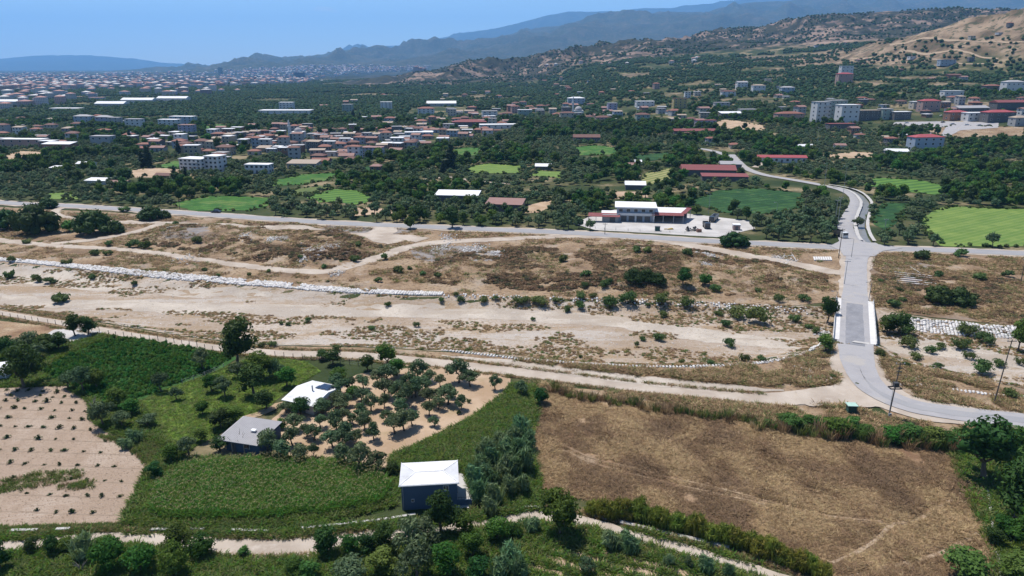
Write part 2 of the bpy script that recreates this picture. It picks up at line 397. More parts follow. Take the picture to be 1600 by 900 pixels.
leaf_mat('leaf_cane', (.17, .22, .03), (.36, .35, .08), .5, .4)
leaf_mat('leaf_shrub', (.042, .08, .024), (.115, .16, .05), .7, .35)
leaf_mat('leaf_weed', (.11, .14, .04), (.21, .22, .085), .5, .4)
leaf_mat('leaf_maize', (.055, .16, .02), (.15, .29, .05), .45, .4)
leaf_mat('tassel', (.42, .36, .16), (.58, .50, .26), .4, .4)
leaf_mat('leaf_crop', (.024, .095, .014), (.065, .175, .03), .5, .35)
leaf_mat('leaf_grass', (.085, .17, .02), (.17, .26, .045), .5, .45)
leaf_mat('straw', (.37, .25, .125), (.60, .445, .25), .6, .3)
leaf_mat('straw_brown', (.20, .128, .068), (.37, .25, .14), .6, .2)
leaf_mat('straw_dark', (.11, .07, .04), (.215, .142, .08), .5, .15)
leaf_mat('brush_olive', (.05, .052, .025), (.11, .105, .05), .5, .1)
leaf_mat('leaf_seedling', (.02, .04, .012), (.06, .085, .03), .5, .2)
leaf_mat('leaf_far', (.019, .055, .019), (.05, .098, .036), .7, .2)

# ground sheet material: zones come from vertex masks (dry hill soil, badland, orchard floor)
def ground_material():
    m = bpy.data.materials.new('ground'); m.use_nodes = True
    nt = m.node_tree; b = nt.nodes['Principled BSDF']
    vec = _coords(nt)
    at = nt.nodes.new('ShaderNodeAttribute'); at.attribute_name = 'zone'
    sp = nt.nodes.new('ShaderNodeSeparateColor')
    nt.links.new(at.outputs['Color'], sp.inputs[0])
    base = _ramp(nt, _noise(nt, vec, .03, 8), [(.36, (.022, .036, .013)), (.48, (.040, .052, .02)), (.56, (.08, .075, .036)), (.66, (.23, .18, .11))])
    base = _mix(nt, _ramp(nt, _noise(nt, vec, .5, 5), [(.5, 0.0), (.7, .7)]), base, (.028, .045, .015))
    dry = _ramp(nt, _noise(nt, vec, .02, 8), [(.38, (.09, .066, .042)), (.5, (.165, .12, .08)), (.62, (.25, .185, .128))])
    dry = _mix(nt, _ramp(nt, _noise(nt, vec, .09, 6), [(.52, 0.0), (.60, .85)]), dry, (.045, .05, .025))
    # badland: bare eroded earth on steep faces between dark scrub
    bare = _ramp(nt, _noise(nt, vec, .006, 8), [(.38, (.13, .092, .072)), (.6, (.24, .172, .132))])
    scrub = _ramp(nt, _noise(nt, vec, .03, 5), [(.38, (.014, .017, .012)), (.62, (.036, .038, .024))])
    n1 = _noise(nt, vec, .022, 6, .72, .4)
    n2 = _noise(nt, vec, .0022, 4, .6)
    f = _ramp(nt, _math(nt, 'ADD', _math(nt, 'MULTIPLY', n1, .75), _math(nt, 'MULTIPLY', n2, .5)), [(.635, 1.0), (.70, 0.0)])
    bad = _mix(nt, f, bare, scrub)
    col = _mix(nt, sp.outputs[0], base, dry)
    col = _mix(nt, sp.outputs[1], col, bad)
    far = _ramp(nt, _noise(nt, vec, .004, 6), [(.4, (.008, .014, .010)), (.55, (.020, .026, .016)), (.68, (.055, .046, .036))])
    col = _mix(nt, sp.outputs[2], col, far)
    nt.links.new(col, b.inputs['Base Color'])
    b.inputs['Roughness'].default_value = .95
    b.inputs['Specular IOR Level'].default_value = .1
    bp = nt.nodes.new('ShaderNodeBump'); bp.inputs['Distance'].default_value = .3
    nt.links.new(_noise(nt, vec, .8, 5), bp.inputs['Height']); nt.links.new(bp.outputs[0], b.inputs['Normal'])
    MATS['ground'] = m
    return m
ground_material()

# ------------------------------------------------------------------ object helpers
def tag(o, label=None, cat=None, group=None, kind=None):
    if label: o['label'] = label
    if cat: o['category'] = cat
    if group: o['group'] = group
    if kind: o['kind'] = kind
    return o
def new_mesh(name, V, Fc, m=None, smooth_=False):
    me = bpy.data.meshes.new(name)
    me.from_pydata([tuple(v) for v in V], [], [tuple(f) for f in Fc])
    if m:
        for q in (m if isinstance(m, (list, tuple)) else [m]): me.materials.append(MATS[q])
    if smooth_:
        me.polygons.foreach_set('use_smooth', [True] * len(me.polygons))
    me.update()
    return me
def np_mesh(name, V, Q, m=None):
    """V (n,3), Q (k,3 or 4) numpy"""
    me = bpy.data.meshes.new(name)
    V = np.ascontiguousarray(V, np.float32); Q = np.ascontiguousarray(Q, np.int32)
    k, c = Q.shape
    me.vertices.add(len(V)); me.vertices.foreach_set('co', V.ravel())
    me.loops.add(k * c); me.loops.foreach_set('vertex_index', Q.ravel())
    me.polygons.add(k)
    me.polygons.foreach_set('loop_start', np.arange(0, k * c, c, dtype=np.int32))
    me.polygons.foreach_set('loop_total', np.full(k, c, np.int32))
    me.update(calc_edges=True)
    me.validate()
    if m: me.materials.append(MATS[m])
    return me
def put(name, me, parent=None, loc=(0, 0, 0), rz=0.0, scale=(1, 1, 1), m=None):
    o = bpy.data.objects.new(name, me)
    root_col.objects.link(o)
    o.location = loc
    o.rotation_euler = (0, 0, rz)
    o.scale = scale if not isinstance(scale, (int, float)) else (scale,) * 3
    if parent is not None: o.parent = parent
    if m and me is not None:
        if not me.materials: me.materials.append(None)
        o.material_slots[0].link = 'OBJECT'
        o.material_slots[0].material = MATS[m]
    return o
def empty(name, loc=(0, 0, 0), rz=0.0, label=None, cat=None, group=None):
    o = put(name, None, None, loc, rz)
    o.empty_display_size = .5
    return tag(o, label, cat, group)
class MB:
    def __init__(s): s.V, s.F = [], []
    def add(s, V, Fc):
        k = len(s.V); s.V += [tuple(v) for v in V]; s.F += [tuple(i + k for i in f) for f in Fc]; return s
    def box(s, x0, x1, y0, y1, z0, z1):
        return s.add([(x0, y0, z0), (x1, y0, z0), (x1, y1, z0), (x0, y1, z0), (x0, y0, z1), (x1, y0, z1), (x1, y1, z1), (x0, y1, z1)],
                     [(0, 3, 2, 1), (4, 5, 6, 7), (0, 1, 5, 4), (1, 2, 6, 5), (2, 3, 7, 6), (3, 0, 4, 7)])
    def obox(s, p, q, w, h):
        """box running from p to q with width w and height h (centred)"""
        p, q = Vector(p), Vector(q)
        d = (q - p).normalized()
        a = d.cross(Vector((0, 0, 1)))
        a = a.normalized() if a.length > 1e-4 else Vector((1, 0, 0))
        b = a.cross(d)
        V = [e + a * sx * w / 2 + b * sz * h / 2 for e in (p, q) for sx, sz in ((-1, -1), (1, -1), (1, 1), (-1, 1))]
        return s.add(V, [(0, 1, 2, 3), (7, 6, 5, 4), (0, 4, 5, 1), (1, 5, 6, 2), (2, 6, 7, 3), (3, 7, 4, 0)])
    def tube(s, pts, rads, n=7, cap=True):
        rings = []
        k0 = len(s.V)
        for i, p in enumerate(pts):
            p = Vector(p)
            d = (Vector(pts[min(i + 1, len(pts) - 1)]) - Vector(pts[max(i - 1, 0)])).normalized()
            a = d.cross(Vector((.3, 1, .2))).normalized(); b = d.cross(a)
            for j in range(n):
                t = 2 * pi * j / n
                s.V.append(tuple(p + (a * cos(t) + b * sin(t)) * rads[i]))
        for i in range(len(pts) - 1):
            for j in range(n):
                s.F.append((k0 + i * n + j, k0 + i * n + (j + 1) % n, k0 + (i + 1) * n + (j + 1) % n, k0 + (i + 1) * n + j))
        if cap:
            s.F.append(tuple(k0 + j for j in reversed(range(n)))); s.F.append(tuple(k0 + (len(pts) - 1) * n + j for j in range(n)))
        return s
    def slab(s, quad, th):
        """thick plate from 4 top corners"""
        V = [tuple(q) for q in quad] + [(q[0], q[1], q[2] - th) for q in quad]
        return s.add(V, [(0, 1, 2, 3), (7, 6, 5, 4), (0, 4, 5, 1), (1, 5, 6, 2), (2, 6, 7, 3), (3, 7, 4, 0)])
    def mesh(s, name, m=None, sm=False): return new_mesh(name, s.V, s.F, m, sm)
    def build(s, name, m, parent=None, loc=(0, 0, 0), rz=0.0, sm=False): return put(name, s.mesh(name, m, sm), parent, loc, rz)

# ------------------------------------------------------------------ the ground sheet
def build_ground():
    V = np.stack([GX.ravel(), GY.ravel(), GZ.ravel()], 1)
    idx = np.arange(NR_ * NT_).reshape(NR_, NT_)
    Q = np.stack([idx[:-1, :-1].ravel(), idx[:-1, 1:].ravel(), idx[1:, 1:].ravel(), idx[1:, :-1].ravel()], 1)
    me = np_mesh('ground', V, Q, 'ground')
    x, y, z = V.T
    d_hill = np.zeros(len(V)); bad = np.zeros(len(V)); far = np.zeros(len(V))
    s = .80 * x + .60 * y - 640
    czD, fD = ridge(CR_D, x, y, 470, 500)
    d_hill = np.clip(sstep(.26, .40, fD + fbm(x / 120, y / 120, 4, 70) * .5), 0, 1) * (y < 2050)
    d_hill = np.maximum(d_hill, sstep(.10, .2, fbm(x / 70, y / 70, 4, 77) - .02) * sstep(0, 400, s) * (y < 2200) * .9)
    for line, wfr, wb in ((CR_C, 1150, 900), (CR_B, 6000, 3500)):
        cz, f = ridge(line, x, y, wfr, wb)
        bad = np.maximum(bad, sstep(.03, .14, f + fbm(x / 200, y / 200, 3, 90) * .15) * (y > 2050))
    bad = np.where(y > 5000, bad * .25, bad)
    far = sstep(3600, 5000, y)
    dryn = (y < 345)
    c = np.stack([np.where(dryn, 0.0, d_hill), bad * (1 - 0 * far), far * (1 - np.clip(bad * 1.6, 0, 1)), np.ones(len(V))], 1)
    at = me.color_attributes.new('zone', 'FLOAT_COLOR', 'POINT')
    at.data.foreach_set('color', c.astype(np.float32).ravel())
    me.polygons.foreach_set('use_smooth', np.ones(len(me.polygons), bool))
    o = put('ground', me)
    tag(o, 'valley plain with orchard floor rising to dry hills and hazy mountains', 'ground', kind='structure')
build_ground()

# ------------------------------------------------------------------ sheets laid on the ground
BLOCK = []     # (polygon) where no tree may stand
def lift(x, y, layer): return .03 * layer + 0.00025 * np.hypot(x, y)
def drape(name, poly, m, label, cat, layer=1, res=4.0, jag=.6, kind='structure', block=True, wobble=3.0, zadd=0.0):
    """poly in world metres; ragged outline, follows the ground"""
    pts = []
    n = len(poly)
    step = max(.7, res * .35)
    for i in range(n):
        a, b = np.array(poly[i][:2]), np.array(poly[(i + 1) % n][:2])
        L = np.linalg.norm(b - a); k = max(1, int(L / step))
        for q in range(k): pts.append(a + (b - a) * q / k)
    pts = np.array(pts)
    if jag:
        nx, ny = fbm(pts[:, 0] / wobble, pts[:, 1] / wobble, 4, 31), fbm(pts[:, 0] / wobble, pts[:, 1] / wobble, 4, 57)
        pts = pts + np.stack([nx, ny], 1) * jag * 3
    lo, hi = pts.min(0), pts.max(0)
    gx, gy = np.meshgrid(np.arange(lo[0], hi[0], res), np.arange(lo[1], hi[1], res))
    gx, gy = gx.ravel() + nr.uniform(-.2, .2, gx.size) * res, gy.ravel() + nr.uniform(-.2, .2, gx.size) * res
    k = inside(pts, gx, gy)
    gx, gy = gx[k], gy[k]
    k = dist_line(pts[::2], gx, gy, True) > res * .3
    allp = [Vector((p[0], p[1])) for p in pts] + [Vector(p) for p in zip(gx[k], gy[k])]
    out = delaunay_2d_cdt(allp, [], [list(range(len(pts)))], 1, 1e-4)
    P2 = np.array([(v[0], v[1]) for v in out[0]])
    z = hz(P2[:, 0], P2[:, 1]) + lift(P2[:, 0], P2[:, 1], layer) + zadd
    me = new_mesh(name, np.column_stack([P2, z]).tolist(), [f if _ccw(P2, f) else f[::-1] for f in out[2]], m, True)
    o = put(name, me)
    tag(o, label, cat, kind=kind)
    if block: BLOCK.append(np.array([p[:2] for p in poly]))
    return o
def _ccw(P, f):
    a, b, c = P[f[0]], P[f[1]], P[f[2]]
    return (b[0] - a[0]) * (c[1] - a[1]) - (b[1] - a[1]) * (c[0] - a[0]) > 0
def ribbon(name, line, width, m, label, cat, layer=2, jag=.15, kind='structure', zfix=None, na=4, wob=2.5, block=True, end=None):
    """strip along a world polyline; width number or list over the line"""
    L = np.array([p[:2] for p in line], float)
    d = np.gradient(L, axis=0); d /= np.linalg.norm(d, axis=1)[:, None] + 1e-9
    nrm = np.stack([-d[:, 1], d[:, 0]], 1)
    w = np.interp(np.linspace(0, 1, len(L)), np.linspace(0, 1, len(width)), width) if isinstance(width, (list, tuple)) else np.full(len(L), width)
    V = []
    for j in range(na + 1):
        s = j / na - .5
        p = L + nrm * (s * w)[:, None]
        if j in (0, na) and jag:
            p = p + nrm * (np.sign(s) * fbm(L[:, 0] / wob + j * 9, L[:, 1] / wob, 3, 5) * jag * 4)[:, None]
        z = hz(p[:, 0], p[:, 1]) + lift(p[:, 0], p[:, 1], layer)
        if zfix is not None: z = zfix(p[:, 0], p[:, 1], z)
        V.append(np.column_stack([p, z]))
    V = np.stack(V, 1)
    n = len(L)
    idx = np.arange(n * (na + 1)).reshape(n, na + 1)
    Q = np.stack([idx[:-1, 1:].ravel(), idx[:-1, :-1].ravel(), idx[1:, :-1].ravel(), idx[1:, 1:].ravel()], 1)
    me = np_mesh(name, V.reshape(-1, 3), Q, m)
    if me.polygons[0].normal.z < 0: me.flip_normals()
    o = put(name, me)
    tag(o, label, cat, kind=kind)
    if block:
        BLOCK.append(np.concatenate([V[:, 0, :2] , V[::-1, -1, :2]]))
    return o
def track(name, pxs, width, m, label, cat, step=1.5, **k):
    return ribbon(name, smooth([p[:2] for p in Gs(pxs)], step), width, m, label, cat, **k)
def area(name, pxs, m, label, cat, **k):
    return drape(name, [p[:2] for p in Gs(pxs)], m, label, cat, **k)

# ------------------------------------------------------------------ setting: banks, river bed, fields, tracks, roads
area('dry_grassland', [(-160, 312), (0, 324), (250, 336), (520, 352), (760, 362), (1000, 374), (1200, 385), (1334, 391), (1332, 470), (1230, 478), (1000, 470), (720, 464), (500, 456), (200, 430), (0, 411), (-160, 392)],
     'dry_ground', 'scrubby dry grassland between main road and dry river bed', 'grassland', layer=1, res=2.6, jag=.5, block=False)
area('dry_grassland', [(1340, 391), (1480, 396), (1800, 410), (1800, 530), (1600, 511), (1430, 493), (1338, 478)],
     'dry_ground', 'bare scrubby ground right of the bridge road below the junction', 'grassland', layer=1, res=2.6, jag=.5, block=False)
rv = [p for p in RIVER]
drape('river_bed', rv, 'river_sand', 'wide dry sandy river bed crossed by the bridge', 'river bed', layer=1, res=2.4, jag=.5, block=False)
area('river_bank', [(-160, 470), (0, 483), (150, 504), (300, 529), (430, 541), (560, 543), (700, 551), (800, 559), (900, 569), (1000, 574), (1100, 573), (1200, 566), (1258, 551), (1333, 541), (1342, 590), (1362, 628), (1200, 632), (1000, 614), (850, 596), (700, 578), (560, 564), (430, 560), (300, 550), (150, 524), (0, 496), (-160, 482)],
     'dry_ground', 'dry grassy south bank beside the dirt track', 'river bank', layer=1, res=2.6, jag=.4, block=False)
area('river_bank', [(1338, 541), (1375, 545), (1400, 564), (1500, 588), (1600, 608), (1800, 655), (1800, 700), (1600, 682), (1480, 668), (1400, 655), (1355, 625), (1340, 580)],
     'dry_ground', 'brown grassy verge right of the curving road', 'river bank', layer=1, res=2.6, jag=.4, block=False)
area('road_verge', [(820, 598), (1000, 616), (1200, 634), (1320, 634), (1400, 656), (1500, 668), (1600, 676), (1800, 695), (1800, 730), (1560, 705), (1400, 690), (1200, 664), (1100, 648), (950, 626), (830, 612)],
     'dry_ground', 'weedy verge between dry hay field and road', 'verge', layer=1, res=2.6, jag=.4, block=False)
area('gravel_flat', [(0, 462), (110, 468), (250, 472), (420, 476), (600, 474), (800, 482), (920, 492), (1040, 508), (1130, 519), (1240, 530), (1265, 543), (1180, 541), (1050, 528), (960, 512), (800, 500), (560, 496), (380, 494), (250, 490), (110, 482), (0, 476)],
     'gravel_pale', 'pale gravel channel winding along the dry river bed', 'gravel', layer=2, res=3, jag=1.2, wobble=5, block=False)
area('gravel_flat', [(0, 415), (80, 424), (220, 440), (380, 452), (460, 462), (300, 466), (120, 452), (0, 440)], 'gravel_pale', 'pale sandy strip beneath the white rock embankment', 'gravel', layer=2, res=3, jag=1.2, wobble=5, block=False)
area('gravel_flat', [(1380, 541), (1450, 540), (1540, 550), (1650, 566), (1650, 584), (1560, 572), (1470, 558), (1400, 552)], 'gravel_pale', 'pale sand channel right of the bridge', 'gravel', layer=2, res=3, jag=.8, wobble=5, block=False)
for i, (pp, lb) in enumerate(((([(520, 352), (600, 354), (650, 362), (600, 368), (530, 362), (470, 356)]), 'dark burnt patch of ground beside the main road'),
                              ([(250, 362), (270, 350), (310, 349), (330, 360), (300, 374), (262, 374)], 'burnt grey patch on the scrubby mound'),
                              ([(640, 392), (720, 384), (800, 390), (790, 408), (700, 412), (650, 404)], 'grey rubble covered ground in the scrubby bank'),
                              ([(1390, 410), (1440, 412), (1460, 426), (1400, 430), (1370, 420)], 'grey trampled earth beside the stack of concrete beams'))):
    area('burnt_ground', pp, 'ash_ground', lb, 'bare ground', layer=2, res=3, jag=.9, block=False)

# near fields
area('ploughed_field', [(-200, 604), (0, 606), (100, 603), (140, 625), (150, 660), (185, 680), (245, 690), (262, 706), (232, 735), (215, 770), (190, 815), (100, 828), (0, 832), (-160, 838)], 'ploughed_soil',
     'tan ploughed field with rows of small seedlings', 'field', layer=1, res=6, jag=.35)
area('dark_crop_field', [(60, 580), (95, 560), (150, 535), (185, 524), (260, 533), (335, 547), (372, 560), (330, 585), (270, 605), (215, 628), (170, 640), (110, 606)], 'dark_crop',
     'dark green leafy crop field beside the river track', 'field', layer=1, res=5, jag=.35)
area('meadow', [(200, 635), (250, 612), (330, 583), (372, 565), (420, 556), (480, 566), (500, 580), (470, 600), (430, 625), (410, 650), (385, 652), (332, 684), (300, 700), (255, 690), (215, 665)], 'lawn_green',
     'bright green orchard meadow beside the grey roofed house', 'meadow', layer=1, res=5, jag=.4, block=False)
area('grove_ground', [(440, 640), (500, 612), (560, 585), (640, 575), (700, 574), (775, 586), (800, 592), (790, 615), (730, 655), (660, 690), (610, 730), (560, 735), (500, 722), (455, 718), (445, 690), (420, 662)], 'grove_soil',
     'bare tan soil of the olive grove', 'orchard ground', layer=2, res=5, jag=.5, block=False)
area('weed_strip', [(800, 600), (835, 602), (842, 640), (820, 690), (835, 730), (845, 800), (770, 810), (700, 720), (615, 732), (612, 715), (660, 692), (730, 657), (785, 617)], 'green_weeds',
     'rank green weeds between olive grove and hay field', 'weeds', layer=1, res=4, jag=.5, block=False)
area('maize_ground', [(225, 745), (290, 718), (400, 716), (520, 720), (600, 735), (625, 745), (622, 780), (600, 800), (500, 818), (380, 826), (260, 828), (195, 818)], 'green_weeds',
     'green undergrowth around the maize plot', 'weeds', layer=1, res=4, jag=.4, block=False)
area('hay_field', [(832, 660), (845, 612), (900, 614), (1000, 627), (1130, 645), (1200, 665), (1300, 676), (1400, 690), (1490, 704), (1510, 745), (1530, 765), (1545, 850), (1550, 920), (1290, 920), (1280, 880), (1150, 838), (1040, 812), (915, 780), (845, 765), (832, 710)], 'dry_field',
     'large dry brown hay field with trodden paths', 'field', layer=2, res=4, jag=.4, block=False)
area('green_ground', [(-200, 838), (0, 834), (200, 830), (400, 828), (640, 810), (740, 800), (850, 800), (930, 815), (1050, 840), (1180, 880), (1250, 925), (1230, 1100), (-300, 1100)], 'green_weeds',
     'weedy green ground of the orchard rows at the bottom edge', 'orchard ground', layer=1, res=4, jag=.4, block=False)
for k, (pp, w) in enumerate((([(895, 851), (960, 868), (1040, 888), (1110, 912), (1160, 935)], 1.5), ([(850, 856), (930, 876), (1010, 897), (1080, 922)], 1.7), ([(815, 864), (890, 884), (970, 906), (1040, 932)], 1.7), ([(800, 880), (860, 896), (930, 916), (990, 940)], 1.9), ([(820, 906), (880, 922), (940, 944)], 1.7))):
    track('tilled_strip', pp, [.3, w, w, w, .6], 'grove_soil', 'tan tilled strip between green rows beside the lower track', 'field', step=.7, layer=3, jag=.3, na=3, block=True)['group'] = 'tilled strips beside the lower track'
area('bare_ground', [(120, 880), (260, 858), (330, 868), (300, 920), (110, 925)], 'grove_soil', 'dry soil under the round citrus trees', 'orchard ground', layer=2, res=3, jag=.8, block=False)
area('bare_ground', [(1500, 690), (1650, 690), (1700, 950), (1545, 950), (1540, 850), (1532, 770), (1505, 745)], 'dry_field', 'dry strip along the narrow concrete ditch', 'verge', layer=1, res=4, jag=.4, block=False)
area('pasture', [(-140, 498), (0, 502), (80, 510), (100, 520), (40, 533), (-40, 540), (-160, 535)], 'dry_field', 'small dry pasture behind the wire fence', 'field', layer=2, res=4, jag=.3)
area('green_ground', [(-250, 536), (0, 534), (130, 520), (180, 526), (95, 560), (60, 580), (105, 604), (0, 606), (-250, 606)], 'green_weeds', 'shrubby garden ground around the white slab', 'garden', layer=1, res=4, jag=.4, block=False)

# tracks
track('dirt_track', [(-140, 462), (0, 489), (90, 504), (150, 515), (300, 539), (430, 552), (560, 556), (640, 563), (700, 569), (850, 587), (1000, 606), (1100, 617), (1200, 625), (1310, 616)], [2.6, 2.6, 3.0, 3.4, 4.2, 4.4, 5.5, 7.5], 'dirt_track',
      'pale dirt track along the south river bank to the bridge road', 'track', layer=3)
track('gravel_track', [(690, 556), (800, 568), (900, 582), (1000, 595), (1080, 602), (1150, 607), (1225, 611)], [.3, 2.5, 4.5, 5, 5, 4, .4], 'gravel_pale', 'whitish gravel lay-by beside the bank track', 'track', layer=4, jag=.4)
track('dirt_track', [(-160, 360), (0, 376), (80, 384), (200, 391), (300, 404), (400, 418), (480, 425), (520, 423), (560, 412), (600, 400), (640, 386), (700, 378), (790, 374), (870, 370), (930, 370)], [8, 8, 6, 5, 5, 5, 5, 5.5, 6, 7, 7, 6, 6], 'dirt_track',
      'long pale dirt track winding past the scrubby mound', 'track', layer=3, jag=.5)
track('dirt_track', [(98, 324), (86, 332), (105, 340), (160, 346), (210, 349), (250, 349), (215, 362), (150, 374), (80, 382)], [4, 4, 4, 5, 5, 5, 6], 'dirt_track', 'dirt track looping between the dark pines', 'track', layer=4, jag=.5)
track('dirt_track', [(196, 346), (230, 348), (280, 349), (350, 350), (420, 355), (520, 362), (620, 370), (660, 376)], [4, 4, 5, 5, 6, 8, 9], 'dirt_track', 'dirt track crossing above the scrubby mound', 'track', layer=5, jag=.6)
track('dirt_track', [(594, 354), (600, 361), (590, 370), (620, 380)], [9, 12, 12, 8], 'dirt_track', 'short dirt ramp joining main road and scrub track', 'track', layer=6, jag=.6)
track('dirt_track', [(880, 369), (960, 369), (1030, 376), (1100, 388), (1180, 404), (1250, 416), (1322, 428)], [6, 5, 6, 8, 11, 10, 6], 'dirt_track', 'broad dirt track from main road to the bridge approach', 'track', layer=4, jag=.6)
track('dirt_track', [(-160, 866), (0, 855), (80, 847), (150, 843), (260, 846), (380, 856), (450, 858), (490, 853), (560, 842), (640, 836), (740, 822), (830, 808), (900, 814), (950, 826), (1000, 841), (1060, 858), (1140, 880), (1240, 912), (1400, 980)],
      [2.6, 2.6, 2.6, 3, 4.6, 5.4, 3.5, 3, 2.8, 2.6, 2.6, 2.6, 2.6], 'dirt_track', 'sandy farm track crossing the bottom of the view', 'track', layer=3, jag=.3)
for a, lb, w in (([(1535, 752), (1536, 790), (1541, 822), (1500, 850), (1450, 872), (1380, 890), (1320, 905)], 'trodden footpath bending across the hay field corner', .8),
              ([(1532, 758), (1480, 785), (1430, 815), (1395, 822), (1350, 858), (1300, 880)], 'narrow diagonal footpath across the hay field', .6),
              ([(880, 695), (920, 715), (980, 730), (1060, 750), (1140, 768), (1220, 790), (1300, 808), (1380, 816)], 'faint wheel rut across the hay field', .35),
              ([(876, 702), (920, 723), (980, 739), (1060, 759), (1140, 777), (1200, 790)], 'second faint wheel rut across the hay field', .35)):
    track('footpath', a, w, 'path_earth' if w > .5 else 'dry_field', lb, 'path', step=.7, layer=5, jag=.12, na=2)
track('dirt_track', [(385, 655), (425, 640), (440, 632), (455, 640)], 2.2, 'grove_soil', 'short sandy lane between the two farm houses', 'track', layer=4, jag=.3, step=.8)

# paved roads
zb = lambda x, y, z: np.where(on_bridge(y) & (np.abs(x - 98) < 20), .47, z)
ribbon('road_shoulder', R_MAIN, 11.5, 'dirt_track', 'dusty shoulder along the main road', 'shoulder', layer=5, jag=.9, wob=5)
ribbon('road_shoulder', [p for p in R_BRIDGE if not (BR_B[1] - 1 < p[1] < BR_A[1] + 1)][:0] or [p for p in R_BRIDGE if p[1] < BR_B[1] - 1], [9, 12, 12, 10, 9, 9], 'dirt_track', 'dusty shoulder along the curving road', 'shoulder', layer=6, jag=.6, wob=4)
ribbon('road_shoulder', [p for p in R_BRIDGE if p[1] > BR_A[1] + 1], [14, 10, 9.4], 'dirt_track', 'dusty shoulder along the bridge approach', 'shoulder', layer=6, jag=.5, wob=4)
ribbon('road', R_MAIN, 7.4, 'asphalt_grey', 'grey asphalt main road crossing the valley', 'road', layer=7, jag=.12)
ribbon('road', R_UP, [13, 8, 7.2, 7.2, 7, 6.5, 6.5, 6.5, 6.5, 6.5], 'asphalt_pale', 'pale asphalt road winding up beside the canal', 'road', layer=8, jag=.12)
ribbon('road', R_BRIDGE, [15, 7.6, 7.2, 7.2, 7.3, 8.5, 9.5, 8.6, 7.4, 6.8, 6.6, 6.6], 'asphalt_pale', 'pale asphalt road over the bridge curving off right', 'road', layer=9, jag=.10, zfix=lambda x, y, z: np.where(on_bridge(y) & (np.abs(x - 98) < 20), .62, z))
drape('road_apron', flats([(1240, 612), (1300, 606), (1318, 598), (1330, 604), (1380, 640), (1330, 634), (1240, 634)]), 'dirt_track', 'dusty apron where the dirt track meets the bridge road', 'apron', layer=8, res=2, jag=.9)
area('road_junction', [(1296, 385.5), (1316, 376), (1322, 370), (1348, 374), (1372, 383), (1410, 389), (1380, 393.5), (1366, 402), (1318, 401), (1312, 392)], 'asphalt_pale', 'wide flared asphalt junction of the bridge and main roads', 'road', layer=11, res=4, jag=.15)
cl = [p for p in R_BRIDGE if flat(1335, 476)[1] > p[1] > flat(1335, 545)[1]]
ribbon('asphalt_patch', cl, 4.6, 'asphalt_dark', 'darker patched asphalt over the bridge', 'road surface', layer=12, jag=.1, zfix=lambda x, y, z: np.where(on_bridge(y) & (np.abs(x - 98) < 20), .635, z - .07))
ribbon('wheel_wear', [p for p in R_BRIDGE if flat(1335, 575)[1] > p[1]], [.1, .8, 2.2, 2.6, 2.6, 2.6], 'asphalt_grey', 'worn darker wheel band along the curving road', 'road surface', layer=11, jag=.25, zfix=lambda x, y, z: z - .035)
ribbon('water', CANAL, 3.0, 'canal_water', 'grey water of the concrete irrigation canal beside the road', 'water', layer=1, jag=0, zfix=lambda x, y, z: np.full(x.shape, -.75))
for sgn, lb in ((1, 'concrete canal bank on the road side'), (-1, 'pale concrete canal bank on the field side')):
    C = np.array([p[:2] for p in CANAL]); d = np.gradient(C, axis=0); d /= np.linalg.norm(d, axis=1)[:, None]
    off = C + np.stack([-d[:, 1], d[:, 0]], 1) * sgn * 2.6
    ribbon('canal_bank', off, 1.5, 'concrete', lb, 'canal bank', layer=1, jag=.1, zfix=lambda x, y, z: np.maximum(z, .12))

# furrow lines of the ploughed field
FUR = []
def plough_limit(y): return float(np.interp(y, [606, 640, 690, 706, 735, 770, 815], [92, 146, 228, 246, 222, 206, 186]))
for row in range(15):
    y0 = 611.5 + row * 6.6 + row * row * .95
    lim = plough_limit(y0 + 4)
    pp = [(px, y0 + px * .035) for px in np.linspace(-40, lim, 8) if y0 + px * .035 < 822]
    if len(pp) > 2: track('furrow', pp, .3, 'furrow_soil', 'dark furrow line of the ploughed field', 'furrow', step=.8, layer=2, jag=.10, na=2, block=False, wob=1.2)['group'] = 'furrows of the ploughed field'
